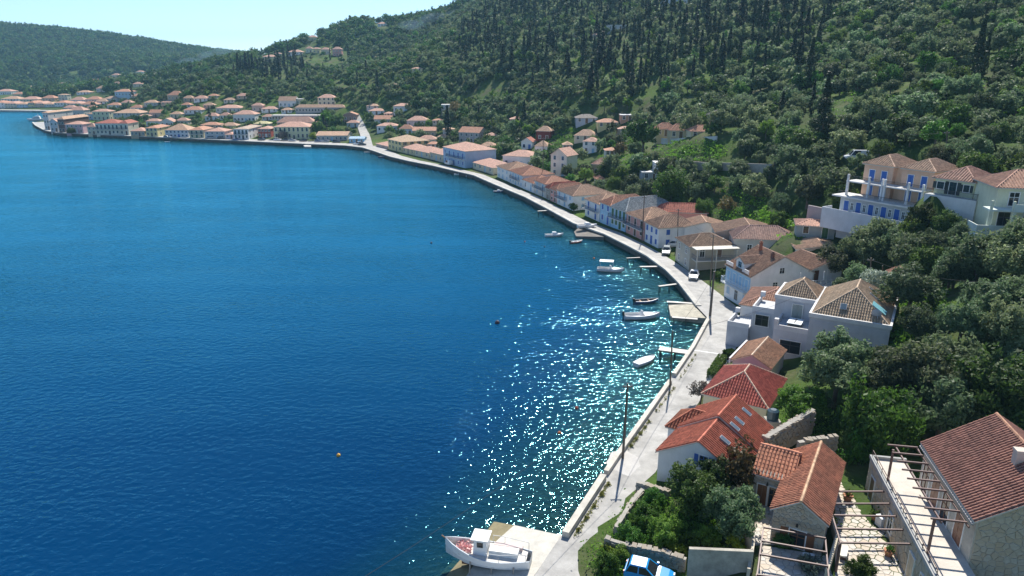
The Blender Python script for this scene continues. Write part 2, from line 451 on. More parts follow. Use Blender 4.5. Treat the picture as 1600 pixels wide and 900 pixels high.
# ------------------------------------------------------------------ sea
WX = axis([(-4000, -600, 400), (-600, -120, 12), (-120, 60, 2.5), (60, 140, 10)])
WY = axis([(-60, 15, 15), (15, 260, 2.5), (260, 480, 6), (480, 760, 20)])
WXX, WYY = np.meshgrid(WX, WY)
sea_me = grid_mesh('sea', WX, WY, np.zeros_like(WXX))
_s = seg_dist(WXX, WYY, SHORE); _in = inside(WXX, WYY, LAND)
dep = np.where(_in, 0.3, np.minimum(0.5 + 0.17 * _s + 0.006 * _s * _s, 30))
at = sea_me.attributes.new('depth', 'FLOAT', 'POINT'); at.data.foreach_set('value', dep.ravel().astype(np.float32))
def water_material():
    m = bpy.data.materials.new('sea_water'); m.use_nodes = True
    nt = m.node_tree; nt.nodes.clear()
    out = N(nt, 'ShaderNodeOutputMaterial')
    v = coords(nt, 'Object')
    def wave(sx, sy, rot, scale, detail, rough):
        mp = N(nt, 'ShaderNodeMapping'); mp.inputs['Scale'].default_value = (sx, sy, 1); mp.inputs['Rotation'].default_value = (0, 0, R(rot))
        L(nt, v, mp.inputs['Vector']); return noise(nt, mp.outputs[0], scale, detail, rough)
    w1 = wave(0.95, 1.3, 22, 1.0, 2, 0.5)
    w2 = wave(0.8, 1.3, 35, 2.1, 3, 0.6)
    w3 = wave(0.3, 1, 12, 0.07, 2, 0.5)
    def mul(a, k):
        q = N(nt, 'ShaderNodeMath', operation='MULTIPLY'); L(nt, a, q.inputs[0]); q.inputs[1].default_value = k; return q.outputs[0]
    def add(a, b_):
        q = N(nt, 'ShaderNodeMath', operation='ADD'); L(nt, a, q.inputs[0]); L(nt, b_, q.inputs[1]); return q.outputs[0]
    def mulv(a, b_):
        q = N(nt, 'ShaderNodeMath', operation='MULTIPLY'); L(nt, a, q.inputs[0]); L(nt, b_, q.inputs[1]); return q.outputs[0]
    gust = ramp(nt, wave(0.5, 1.2, 30, 0.035, 3, 0.55), [(0.36, 0.6), (0.62, 1.2)])
    h = add(add(mul(mulv(w1, gust), 0.216), mul(w2, 0.042)), mul(w3, 0.5))
    bp = N(nt, 'ShaderNodeBump'); bp.inputs['Strength'].default_value = 1.0; bp.inputs['Distance'].default_value = 1.0
    L(nt, h, bp.inputs['Height'])
    att = N(nt, 'ShaderNodeAttribute', attribute_name='depth')
    # water body: clear in the shallows, blue-green then deep blue where the bottom drops away
    q = mul(att.outputs['Fac'], -0.33)
    ex = N(nt, 'ShaderNodeMath', operation='EXPONENT'); L(nt, q, ex.inputs[0])
    mr = N(nt, 'ShaderNodeMapRange'); mr.inputs[1].default_value = 0.5; mr.inputs[2].default_value = 4.6; L(nt, att.outputs['Fac'], mr.inputs[0])
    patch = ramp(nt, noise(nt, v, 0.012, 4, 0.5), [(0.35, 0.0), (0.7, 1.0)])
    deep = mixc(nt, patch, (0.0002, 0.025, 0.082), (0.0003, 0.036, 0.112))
    # far bay painted lighter, greener blue: grazing sky reflection put into the body colour
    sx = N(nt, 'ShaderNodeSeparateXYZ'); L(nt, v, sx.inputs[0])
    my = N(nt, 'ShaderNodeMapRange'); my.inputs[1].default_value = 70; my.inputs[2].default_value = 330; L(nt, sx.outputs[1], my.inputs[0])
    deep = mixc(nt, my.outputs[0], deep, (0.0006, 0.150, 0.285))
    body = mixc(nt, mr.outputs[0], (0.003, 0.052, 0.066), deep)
    dif = N(nt, 'ShaderNodeBsdfDiffuse'); L(nt, body, dif.inputs['Color'])
    tr = N(nt, 'ShaderNodeBsdfTransparent'); tr.inputs['Color'].default_value = (0.55, 0.85, 0.85, 1)
    mx = N(nt, 'ShaderNodeMixShader'); L(nt, ex.outputs[0], mx.inputs[0]); L(nt, dif.outputs[0], mx.inputs[1]); L(nt, tr.outputs[0], mx.inputs[2])
    gl = N(nt, 'ShaderNodeBsdfGlossy'); gl.distribution = 'BECKMANN'; gl.inputs['Roughness'].default_value = 0.095; gl.inputs['Color'].default_value = (0.34, 0.92, 1.0, 1)
    L(nt, bp.outputs[0], gl.inputs['Normal'])
    fr = N(nt, 'ShaderNodeFresnel'); fr.inputs['IOR'].default_value = 1.333; L(nt, bp.outputs[0], fr.inputs['Normal'])
    m2 = N(nt, 'ShaderNodeMixShader'); L(nt, fr.outputs[0], m2.inputs[0]); L(nt, mx.outputs[0], m2.inputs[1]); L(nt, gl.outputs[0], m2.inputs[2])
    L(nt, m2.outputs[0], out.inputs[0])
    return m
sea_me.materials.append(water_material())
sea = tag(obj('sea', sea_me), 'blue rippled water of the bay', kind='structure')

# ------------------------------------------------------------------ building kit
def poly_range(poly, u):      # v range of a convex 2-D polygon at abscissa u
    vs = []
    n = len(poly)
    for i in range(n):
        (u0, v0), (u1, v1) = poly[i], poly[(i + 1) % n]
        if (u0 - u) * (u1 - u) <= 0 and abs(u1 - u0) > 1e-9:
            vs.append(v0 + (v1 - v0) * (u - u0) / (u1 - u0))
    if len(vs) < 2: return None
    return min(vs), max(vs)
def tiles(mb, pts, pitch=0.3, course=0.42, amp=0.06, mi=0, lift=0.03, detail=2):
    """rows of half-round clay tiles over one planar roof face; pts[0]->pts[1] is the eave"""
    P = [Vector(p) for p in pts]
    e = (P[1] - P[0]).normalized()
    nrm = None
    for k in range(2, len(P)):
        c = e.cross(P[k] - P[0])
        if c.length > 1e-6: nrm = c.normalized(); break
    if nrm is None: return
    if nrm.z < 0: nrm = -nrm
    up = nrm.cross(e)
    if up.z < 0: up = -up
    p2 = [((p - P[0]).dot(e), (p - P[0]).dot(up)) for p in P]
    umin = min(p[0] for p in p2); umax = max(p[0] for p in p2); vmax = max(p[1] for p in p2)
    n = max(2, int(round((umax - umin) / pitch))); pt = (umax - umin) / n
    prof = [(0.0, 0.0), (0.16, 0.75), (0.34, 1.0), (0.52, 0.75), (0.68, 0.0)]
    for i in range(n):
        samp = []
        for a, h in prof:
            u = min(max(umin + (i + a) * pt, umin + 1e-4), umax - 1e-4)
            r = poly_range(p2, u)
            samp.append((u, h, r))
        if any(s[2] is None for s in samp): continue
        if detail >= 2:
            vlo = min(s[2][0] for s in samp); vhi = max(s[2][1] for s in samp)
            nc = max(1, int(math.ceil((vhi - vlo) / course)))
            cuts = [(vlo + k * course, min(vlo + (k + 1) * course, vhi)) for k in range(nc)]
        else:
            cuts = [(-1e9, 1e9)]
        for a, b in cuts:
            base = len(mb.v); ok = True
            rowa = []; rowb = []
            for (u, h, (lo, hi)) in samp:
                va = min(max(a, lo), hi); vb = min(max(b + (0.04 if detail >= 2 else 0), lo), hi)
                rowa.append(P[0] + e * u + up * va + nrm * (lift + h * amp + (0.035 if detail >= 2 else 0)))
                rowb.append(P[0] + e * u + up * vb + nrm * (lift + h * amp * 0.9))
            if (rowa[2] - rowb[2]).length < 0.02 and (rowa[0] - rowb[0]).length < 0.02 and (rowa[4] - rowb[4]).length < 0.02: continue
            m = len(samp)
            mb.v.extend([tuple(p) for p in rowa]); mb.v.extend([tuple(p) for p in rowb])
            for k in range(m - 1):
                mb.f.append((base + k, base + k + 1, base + m + k + 1, base + m + k)); mb.m.append(mi)
            if detail >= 2:
                mb.f.append(tuple(base + k for k in reversed(range(m)))); mb.m.append(mi)
def roof_shape(w, d, he, rise, kind, o):
    """eave rectangle with overhang o; returns faces (eave edge first), ridge lines, gable info"""
    x0, x1, y0, y1 = -o, w + o, -o, d + o
    k = rise / ((min(w, d)) / 2.0)
    z0 = he - k * o * 0.6
    A, B, C, D = (x0, y0, z0), (x1, y0, z0), (x1, y1, z0), (x0, y1, z0)
    W, Dp = x1 - x0, y1 - y0
    if kind == 'hip':
        zr = he + rise
        if W >= Dp:
            h = Dp / 2 * 0.92
            E, F_ = (x0 + h, (y0 + y1) / 2, zr), (x1 - h, (y0 + y1) / 2, zr)
            faces = [[A, B, F_, E], [B, C, F_], [C, D, E, F_], [D, A, E]]
            lines = [(E, F_), (A, E), (D, E), (B, F_), (C, F_)]
        else:
            h = W / 2 * 0.92
            E, F_ = ((x0 + x1) / 2, y0 + h, zr), ((x0 + x1) / 2, y1 - h, zr)
            faces = [[A, B, E], [B, C, F_, E], [C, D, F_], [D, A, E, F_]]
            lines = [(E, F_), (A, E), (B, E), (C, F_), (D, F_)]
    elif kind == 'gx':        # ridge parallel to the front
        zr = he + rise; ym = (y0 + y1) / 2
        E, F_ = (x0, ym, zr), (x1, ym, zr)
        faces = [[A, B, F_, E], [C, D, E, F_]]; lines = [(E, F_)]
    elif kind == 'gy':        # gable towards the front
        zr = he + rise; xm = (x0 + x1) / 2
        E, F_ = (xm, y0, zr), (xm, y1, zr)
        faces = [[B, C, F_, E], [D, A, E, F_]]; lines = [(E, F_)]
    elif kind == 'shed':
        B2, A2 = (x1, y1, he + rise), (x0, y1, he + rise)
        faces = [[A, B, B2, A2]]; lines = []
    return faces, lines, (A, B, C, D)
def roof_part(parent, w, d, he, rise, kind, col, lod, o=0.3, M=None, ridge=None, name='roof'):
    faces, lines, rect = roof_shape(w, d, he, rise, kind, o)
    mb = MB()
    th = 0.14
    for f in faces:
        n = len(f); mb.face(f, 0)
        lo = [(p[0], p[1], p[2] - th) for p in f]; mb.face(list(reversed(lo)), 1)
        for i in range(n):
            j = (i + 1) % n
            mb.face([lo[i], lo[j], f[j], f[i]], 1)
    tm = tilemat(col)
    r = mb.build(name, [tm, plaster((0.55, 0.52, 0.46))], parent, M=M)
    if lod >= 1:
        t = MB()
        for f in faces:
            tiles(t, f, 0.30 if lod >= 2 else 0.42, 0.42, 0.075 if lod >= 2 else 0.10, detail=lod)
        if t.f:
            q = t.build('tile_rows', tm, r); q['kind'] = 'stuff'
        c = MB()
        for a, b in lines:
            a = Vector(a); b = Vector(b); ln = (b - a).length; k = max(1, int(ln / (0.45 if lod >= 2 else 1.2)))
            for i in range(k):
                p = a.lerp(b, i / k); q_ = a.lerp(b, (i + 1.08) / k)
                c.tube([p + Vector((0, 0, 0.02)), q_ + Vector((0, 0, 0.02))], [0.135, 0.115], 6)
        if c.f:
            q = c.build('ridge_caps', tilemat(ridge or (min(col[0] * 1.25, 1), col[1] * 1.25, col[2] * 1.3)), r); q['kind'] = 'stuff'
    return r
WINCACHE = {}
def window_mesh(w, h, style, pcol):
    key = (round(w, 2), round(h, 2), style, pcol)
    if key in WINCACHE: return WINCACHE[key]
    fr = plain('window_frame_white', (0.75, 0.74, 0.70), 0.5, bmp=0) if pcol is None else plain('paint_%d_%d_%d' % tuple(int(c * 255) for c in pcol), pcol, 0.45, bmp=0.05, var=0.12)
    white = plain('window_frame_white', (0.75, 0.74, 0.70), 0.5, bmp=0)
    mb = MB(); t = 0.09
    # surround
    for a in ((-w / 2 - t, -w / 2, 0, h), (w / 2, w / 2 + t, 0, h), (-w / 2 - t, w / 2 + t, h, h + t), (-w / 2 - t - .04, w / 2 + t + .04, -t, 0)):
        mb.box(a[0], a[1], -0.07, 0.05, a[2], a[3], 0)
    sh = None
    if style == 'shut':       # closed shutters
        for s in (-1, 1):
            x0, x1 = (-w / 2 + 0.01, -0.012) if s < 0 else (0.012, w / 2 - 0.01)
            mb.box(x0, x1, -0.05, 0.0, 0.01, h - 0.01, 1)
            for k in range(3):
                zc = h * (0.2 + 0.3 * k)
                mb.box(x0 + 0.07, x1 - 0.07, -0.062, -0.045, zc - h * 0.1, zc + h * 0.1, 1)
    else:
        mb.box(-w / 2, w / 2, -0.015, 0.0, 0, h, 2)
        mb.box(-0.03, 0.03, -0.05, -0.01, 0, h, 1); mb.box(-w / 2, w / 2, -0.045, -0.012, h * 0.62, h * 0.66, 1)
        for a in ((-w / 2, -w / 2 + .05, 0, h), (w / 2 - .05, w / 2, 0, h), (-w / 2, w / 2, 0, .05), (-w / 2, w / 2, h - .05, h)):
            mb.box(a[0], a[1], -0.048, -0.012, a[2], a[3], 1)
        if style == 'open':
            s_ = MB()
            s_.box(-0.02 - w / 2, -0.02, -0.06, -0.01, 0, h, 0)
            for k in range(4): s_.box(-0.07 - w / 2 + 0.12, -0.09, -0.075, -0.055, h * (0.06 + .23 * k), h * (0.23 + .23 * k), 0)
            sh = s_.mesh('shutter', fr)
    me = mb.mesh('window', [white, fr, glassm()])
    WINCACHE[key] = (me, sh); return me, sh
def window(parent, x, y, z, w=1.0, h=1.4, style='plain', pcol=None, rz=0.0, name='window'):
    me, sh = window_mesh(w, h, style, pcol)
    o = obj(name, me, parent); o.location = (x, y, z); o.rotation_euler = (0, 0, rz)
    if sh is not None:
        for s in (-1, 1):
            q = obj('shutter', sh, o)
            q.location = (-w / 2 - 0.08, 0, 0) if s < 0 else (w / 2 + 0.1 + w / 2, 0, 0)
    return o
def balcony(parent, x0, x1, z, dep=1.1, rail=(0.06, 0.08, 0.12), solid=False, y=0.0, slabc=(0.7, 0.68, 0.63)):
    b = MB(); b.box(x0, x1, y - dep, y + 0.02, z - 0.16, z, 0)
    n = max(2, int((x1 - x0) / 2.2))
    for i in range(n):
        xx = x0 + 0.15 + (x1 - x0 - 0.3) * i / (n - 1)
        b.box(xx - 0.07, xx + 0.07, y - dep * 0.7, y, z - 0.42, z - 0.16, 0)
    o = b.build('balcony', plaster(slabc), parent)
    r = MB()
    if solid:
        r.box(x0, x1, y - dep - 0.02, y - dep + 0.1, z + 0.003, z + 0.95); r.box(x0, x0 + 0.12, y - dep + 0.103, y, z + .003, z + 0.95); r.box(x1 - 0.12, x1, y - dep + 0.103, y, z + .003, z + 0.95)
        r.build('railing', plaster(slabc), o)
    else:
        r.bar((x0, y - dep + .03, z + 0.95), (x1, y - dep + .03, z + 0.95), 0.05, 0.05)
        r.bar((x0, y - dep + .03, z + 0.12), (x1, y - dep + .03, z + 0.12), 0.04, 0.04)
        k = int((x1 - x0) / 0.16)
        for i in range(k + 1):
            xx = x0 + (x1 - x0) * i / max(k, 1)
            r.bar((xx, y - dep + .03, z), (xx, y - dep + .03, z + 0.95), 0.025, 0.025)
        for xx in (x0 + .02, x1 - .02):
            r.bar((xx, y - dep, z + 0.95), (xx, y, z + 0.95), 0.05, 0.05)
            for j in range(6): r.bar((xx, y - dep * (j / 6), z), (xx, y - dep * (j / 6), z + .95), 0.025, 0.025)
        r.build('railing', plain('rail_%d_%d_%d' % tuple(int(c * 255) for c in rail), rail, 0.5, bmp=0), o)
    return o
def chimney(parent, x, y, z0, z1, s=0.5, col=(0.5, 0.32, 0.24)):
    b = MB(); b.box(x - s / 2, x + s / 2, y - s / 2, y + s / 2, z0, z1); b.box(x - s / 2 - .06, x + s / 2 + .06, y - s / 2 - .06, y + s / 2 + .06, z1, z1 + .1)
    b.box(x - s / 3, x + s / 3, y - s / 3, y + s / 3, z1 + .1, z1 + .3)
    return b.build('chimney', plaster(col), parent)
def wall_block(parent, w, d, z0, he, rise, kind, col, M=None, mat=None, name='wall'):
    mb = MB()
    if kind in ('gx', 'gy'):
        if kind == 'gx': prof = [(0, z0), (d, z0), (d, he), (d / 2, he + rise * 0.97), (0, he)]
        else: prof = [(0, z0), (w, z0), (w, he), (w / 2, he + rise * 0.97), (0, he)]
        n = len(prof)
        a = [((0, p[0], p[1]) if kind == 'gx' else (p[0], 0, p[1])) for p in prof]
        b = [((w, p[0], p[1]) if kind == 'gx' else (p[0], d, p[1])) for p in prof]
        mb.face(list(reversed(a)) if kind == 'gx' else a); mb.face(b if kind == 'gx' else list(reversed(b)))
        for i in range(n):
            j = (i + 1) % n
            q = [a[i], a[j], b[j], b[i]]
            mb.face(q if kind == 'gx' else list(reversed(q)))
    else:
        mb.box(0, w, 0, d, z0, he)
    return mb.build(name, mat or plaster(col), parent, M=M)
FOOT = []       # footprints that trees keep clear of: (cx, cy, radius)
def house(name, label, P0, P1, z, depth, he, rise=None, roof='hip', wallc=(0.7, 0.66, 0.55), roofc=(0.42, 0.2, 0.12), shut=None, style='plain',
          nf=3, storeys=2, ns=2, lod=0, balc=None, chim=0, group=None, door=True, below=2.5, cat='house', sidel=False, wh=1.35, solidb=False, o=0.3, flat=False, ww=0.95):
    P0 = Vector((P0[0], P0[1], 0)); P1 = Vector((P1[0], P1[1], 0))
    w = (P1 - P0).length; rz = math.atan2(P1.y - P0.y, P1.x - P0.x)
    t = thing(name, label, cat, (P0.x, P0.y, z), rz, group)
    if rise is None: rise = min(w, depth) * 0.21
    c = Vector((math.cos(rz), math.sin(rz), 0)); s = Vector((-math.sin(rz), math.cos(rz), 0))
    ctr = P0 + c * w / 2 + s * depth / 2
    FOOT.append((P0, c, s, w, depth))
    if flat:
        wall_block(t, w, depth, -below, he, 0, 'hip', wallc)
        b = MB(); b.box(-.15, w + .15, -.15, depth + .15, he, he + .22); b.build('roof', plaster((0.75, 0.73, 0.7)), t)
    else:
        wall_block(t, w, depth, -below, he, rise, roof, wallc)
        rf = roof_part(t, w, depth, he, rise, roof, roofc, lod, o=o)
        for k in range(chim):
            chimney(rf, w * (0.3 + 0.4 * k), depth * 0.62, he + rise * 0.3, he + rise + 0.7)
    sh = he / storeys
    for st in range(storeys):
        zb = st * sh + (0.85 if sh > 2.3 else 0.5)
        h = min(wh, sh - 1.05)
        for i in range(nf):
            x = w * (i + 0.5) / nf
            if st == 0 and door and i == nf // 2:
                window(t, x, 0, 0.05, 1.05, min(2.15, sh - 0.3), 'shut', shut or (0.16, 0.1, 0.06), name='door')
            elif st > 0 and balc and balc[0] <= i <= balc[1]:
                window(t, x, 0, st * sh + 0.08, ww, min(2.1, sh - .5), style, shut, name='window')
            else:
                window(t, x, 0, zb, ww, h, style, shut)
        for i in range(ns):
            y = depth * (i + 0.5) / ns
            window(t, w, y, zb, 0.9, h, style, shut, rz=math.pi / 2)
            if sidel: window(t, 0, y, zb, 0.9, h, style, shut, rz=-math.pi / 2)
    if balc and storeys > 1:
        balcony(t, w * (balc[0] + 0.1) / nf, w * (balc[1] + 0.9) / nf, sh, solid=solidb)
    return t
def zat(P, v):      # height above the base point P at which a sight line through row v passes
    b = -(v - 450.0) / FPX
    dy = _fw[1] + b * _up[1]; dz = _fw[2] + b * _up[2]
    return CAM_H + dz * P[1] / dy
CREAM = (0.68, 0.60, 0.44); WHITE = (0.80, 0.79, 0.77); YEL = (0.70, 0.60, 0.30); PINK = (0.68, 0.34, 0.29); LBLUE = (0.36, 0.58, 0.74); TAN = (0.52, 0.42, 0.28)
GREY = (0.55, 0.54, 0.52); LAV = (0.55, 0.47, 0.55); RED = (0.45, 0.09, 0.06); PEACH = (0.70, 0.46, 0.32); PGREEN = (0.60, 0.63, 0.45); STONE = (0.38, 0.35, 0.29)
T_OR = (0.52, 0.26, 0.16); T_RED = (0.40, 0.13, 0.085); T_BR = (0.41, 0.255, 0.165); T_TAN = (0.53, 0.33, 0.21); T_PK = (0.56, 0.32, 0.23); T_GREY = (0.36, 0.38, 0.36)
BLUE = (0.03, 0.12, 0.42); SKYB = (0.25, 0.45, 0.62); BRN = (0.12, 0.07, 0.04); GRN = (0.05, 0.14, 0.06); DK = (0.05, 0.05, 0.06)

# ------------------------------------------------------------------ road, quay and sea walls
CONC = concrete('pale_concrete', (0.45, 0.435, 0.405), 0.6, 0.45)
QUAYM = concrete('quay_stone', (0.55, 0.53, 0.48), 0.5, 0.5)
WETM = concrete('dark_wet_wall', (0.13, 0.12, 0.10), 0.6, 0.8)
def strip(name, left, right, z, mat, uz=None):
    mb = MB()
    n = len(left)
    V = [(p[0], p[1], z if uz is None else uz(p)) for p in left] + [(p[0], p[1], z if uz is None else uz(p)) for p in right]
    mb.v = V
    for i in range(n - 1): mb.f.append((i, n + i, n + i + 1, i + 1)); mb.m.append(0)
    return mb.build(name, mat)
def offset(poly, d):
    P = [Vector((p[0], p[1])) for p in poly]; out = []
    for i in range(len(P)):
        a = P[max(i - 1, 0)]; b = P[min(i + 1, len(P) - 1)]
        t = (b - a).normalized(); nrm = Vector((t.y, -t.x))    # land lies on the right hand of near-to-far travel
        out.append((P[i] + nrm * d)[:])
    return out
near_outer = [pz(u, v, QZ)[:2] for u, v in ((760, 1010), (838, 894), (876, 838), (938, 748), (960, 716), (1000, 660), (1044, 598), (1062, 570), (1080, 544), (1106, 497))]
near_inner = [pz(u, v, QZ)[:2] for u, v in ((905, 1000), (924, 896), (943, 846), (990, 768), (1024, 738), (1052, 690), (1096, 622), (1118, 590), (1140, 562), (1162, 522))]
far_px = SHORE_PX[7:33]
far_outer = [pz(u, v, QZ)[:2] for u, v in far_px]
wd = [6.6, 5.0, 4.2, 4.0, 4.2, 4.4, 4.2, 4.0, 4.0, 4.0, 4.0, 4.2, 4.4, 4.6, 5.5, 7, 10, 12, 13, 11, 9, 8, 7.5, 7.5, 8, 11]
off = [offset(far_outer, w)[i] for i, w in enumerate(wd)]
road_l = near_outer + far_outer; road_r = near_inner + off
rd = strip('road', [tuple(Vector(p)) for p in road_l], road_r, QZ, CONC); tag(rd, 'pale concrete road along the waterfront', kind='structure')
def road_ok(x, y): return True
def wallrun(name, label, pts, width, top, bottom, mat, cat='sea wall', kind=None, group=None):
    o2 = offset(pts, width); mb = MB(); n = len(pts)
    for i in range(n - 1):
        a, b, c, d = pts[i], pts[i + 1], o2[i + 1], o2[i]
        mb.hexa([(*a, bottom), (*d, bottom), (*c, bottom), (*b, bottom), (*a, top), (*d, top), (*c, top), (*b, top)])
    o = mb.build(name, mat)
    return tag(o, label, cat, group, kind)
def P2(lst, z=QZ): return [pz(u, v, z)[:2] for u, v in lst]
PARA = concrete('parapet_cream', (0.60, 0.56, 0.48), 0.45, 0.7)
G_SW = 'low parapet walls along the near road'
wallrun('sea_wall', 'cream parapet wall from slipway up to first gap', P2([(878, 838), (938, 747)]), 0.62, QZ + 0.55, -1.0, PARA, group=G_SW)
wallrun('sea_wall', 'cream parapet wall running past the first lamp pole', P2([(943, 741), (960, 716), (1044, 598)]), 0.5, QZ + 0.5, -1.0, PARA, group=G_SW)
wallrun('sea_wall', 'cream parapet wall between second pole and the plank jetty', P2([(1050, 588), (1080, 544), (1106, 497)]), 0.5, QZ + 0.5, -1.0, PARA, group=G_SW)
# vertical face of the far quay with a pale coping
fo = far_outer
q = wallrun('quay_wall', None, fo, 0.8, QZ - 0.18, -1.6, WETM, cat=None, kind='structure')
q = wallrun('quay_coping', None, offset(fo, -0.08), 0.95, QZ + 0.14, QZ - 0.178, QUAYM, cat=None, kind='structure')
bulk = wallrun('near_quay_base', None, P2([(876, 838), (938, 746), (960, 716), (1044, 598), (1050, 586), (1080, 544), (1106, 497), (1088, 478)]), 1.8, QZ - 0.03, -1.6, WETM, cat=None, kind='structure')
far_town = P2([(96, 176), (88, 173.3), (0, 172), (-500, 170)])
wallrun('town_quay', None, far_town, 14.0, QZ + 0.1, -1.6, QUAYM, cat=None, kind='structure')
# side road climbing away between the houses, and the upper road behind the white retaining wall
def drape(name, Lp, Rp, mat, dz=0.12, sub=6):
    def seq(px):
        P = [hit(u, v) for u, v in px]; out = []
        for i in range(len(P) - 1):
            for k in range(sub):
                f = k / sub; out.append((P[i][0] * (1 - f) + P[i + 1][0] * f, P[i][1] * (1 - f) + P[i + 1][1] * f))
        out.append(P[-1][:2]); return out
    l = seq(Lp); r = seq(Rp)
    mb = MB(); n = len(l)
    K = 4
    for i in range(n):
        zmax = max(float(gzf(l[i][0] * (1 - k / K) + r[i][0] * k / K, l[i][1] * (1 - k / K) + r[i][1] * k / K)) for k in range(K + 1))
        for k in range(K + 1):
            f = k / K; mb.v.append((l[i][0] * (1 - f) + r[i][0] * f, l[i][1] * (1 - f) + r[i][1] * f, zmax + dz))
    for i in range(n - 1):
        for k in range(K):
            a = i * (K + 1) + k; mb.f.append((a, a + 1, a + K + 2, a + K + 1)); mb.m.append(0)
    return tag(mb.build(name, mat), kind='structure'), [((a[0] + b[0]) / 2, (a[1] + b[1]) / 2) for a, b in zip(l, r)]
ROADS = []
o_, c_ = drape('side_road', [(567, 229), (562, 210), (558, 195), (554, 180)], [(583, 229), (577, 210), (570, 195), (561, 180)], CONC); ROADS.append((c_, 5))

# ------------------------------------------------------------------ houses along the quay
G_Q = 'houses along the quay'
DBG = []
def Q(u0, v0, u1, v1, ve, depth, label, z=None, **kw):
    z = QZ + 0.04 if z is None else z
    P0 = pz(u0, v0, z); P1 = pz(u1, v1, z)
    he = zat(P0, ve) - z
    DBG.append((label, round(he, 1), round(math.dist(P0[:2], P1[:2]), 1), round(depth_of(P0))))
    D = depth_of(P0)
    lod = 2 if D < 105 else (1 if D < 260 else 0)
    kw.setdefault('lod', lod); kw.setdefault('group', G_Q)
    return house('quay_house', label, P0, P1, z, depth, he, **kw)
Q(1007, 376, 1028, 387, 346, 9.0, 'white house with blue shutters and brown hipped roof beside the parked grey car', wallc=WHITE, roofc=T_BR, shut=BLUE, style='shut', nf=3, ns=2, rise=2.0)
Q(978, 362.5, 1006, 375.5, 333, 9.0, 'salmon pink house with dark windows and a long iron balcony', wallc=PINK, roofc=T_TAN, shut=BRN, nf=3, balc=(0, 2), ns=1, rise=2.0)
Q(954, 353.5, 977, 362, 322, 14.0, 'pale blue house with green shutters under a grey sheet roof', wallc=LBLUE, roofc=T_GREY, shut=GRN, style='shut', nf=4, ns=1, rise=2.4, balc=(0, 3))
Q(937, 346.5, 953.5, 353.3, 315, 11.0, 'pale blue narrow house with bright blue doors and red hip roof', wallc=LBLUE, roofc=T_OR, shut=BLUE, style='shut', nf=2, ns=1, rise=1.8)
Q(914, 336, 936, 346, 310, 10.0, 'white house with four blue shutters and dark balcony next to low garden wall', wallc=WHITE, roofc=T_TAN, shut=BLUE, style='shut', nf=2, ns=2, balc=(0, 1), rise=1.7)
Q(870, 317.5, 895, 328.5, 296, 12.0, 'white house with pale blue shutters and broad weathered brown roof', wallc=WHITE, roofc=T_BR, shut=SKYB, style='shut', nf=3, ns=2, rise=2.0, balc=(0, 1))
Q(860, 313, 869.5, 317, 294, 10.0, 'narrow dusty pink house squeezed between two quay houses', wallc=PINK, roofc=T_OR, shut=BRN, nf=2, ns=0, rise=1.5)
Q(853, 309.5, 859.7, 312.6, 292, 10.0, 'narrow bare stone house with brown shutters on the quay', wallc=STONE, roofc=T_RED, shut=BRN, style='shut', nf=1, ns=0, rise=1.5)
Q(835, 301.5, 852.5, 309, 281, 9.0, 'white fronted house with stone side wall and iron balcony', wallc=(0.66, 0.63, 0.58), roofc=T_OR, shut=SKYB, style='shut', nf=2, ns=2, balc=(0, 1), rise=1.7)
Q(817, 294, 834, 301, 280, 9.0, 'low white blank walled house with orange gable roof', wallc=WHITE, roofc=T_OR, shut=SKYB, nf=2, ns=0, storeys=1, rise=1.5)
Q(796, 284.5, 816.5, 293.5, 266, 11.0, 'long white house with many pale blue shutters and orange roof', wallc=WHITE, roofc=T_OR, shut=SKYB, style='shut', nf=5, ns=1, balc=(1, 3), rise=2.0)
Q(777, 276, 795.5, 284, 259, 11.0, 'white house with light blue doors left of the long shuttered house', wallc=WHITE, roofc=T_TAN, shut=SKYB, style='shut', nf=3, ns=2, rise=1.9)
Q(739, 263, 770, 272.5, 253, 10.0, 'low cream cottage with orange hip roof beside the big blue house', wallc=CREAM, roofc=T_PK, shut=SKYB, nf=4, ns=1, storeys=1, rise=1.8)
Q(693, 254, 727, 262.5, 229, 14.0, 'big pale blue house with grey gable side and dark balconies', wallc=(0.42, 0.55, 0.70), roofc=T_PK, shut=BLUE, style='shut', nf=5, ns=0, balc=(1, 4), rise=2.2, cat='house')
Q(672, 248.5, 692, 253.5, 237, 10.0, 'low beige house with pale pink roof on the promenade', wallc=(0.6, 0.52, 0.40), roofc=T_PK, shut=SKYB, nf=3, ns=1, storeys=1, rise=1.8)
Q(648, 243, 671, 248.2, 234, 10.0, 'cream bungalow with orange hip roof left of the beige house', wallc=CREAM, roofc=T_PK, shut=SKYB, nf=3, ns=1, storeys=1, rise=1.8)
Q(629, 238.5, 647.5, 242.9, 230, 10.0, 'straw coloured bungalow with orange hip roof beside the yellow villa', wallc=(0.66, 0.56, 0.34), roofc=T_PK, shut=BRN, nf=3, ns=1, storeys=1, rise=1.8)
Q(607, 233, 628, 238.3, 217, 14.0, 'two storey yellow villa with pale roof and green shutters near the side road', wallc=YEL, roofc=(0.52, 0.36, 0.22), shut=GRN, style='open', nf=4, ns=4, rise=2.2)
Q(588, 228.5, 606, 232.7, 224, 9.0, 'low brownish cafe house with flat red roof at the road corner', wallc=(0.5, 0.36, 0.28), roofc=T_PK, shut=BRN, nf=4, ns=1, storeys=1, rise=1.2)
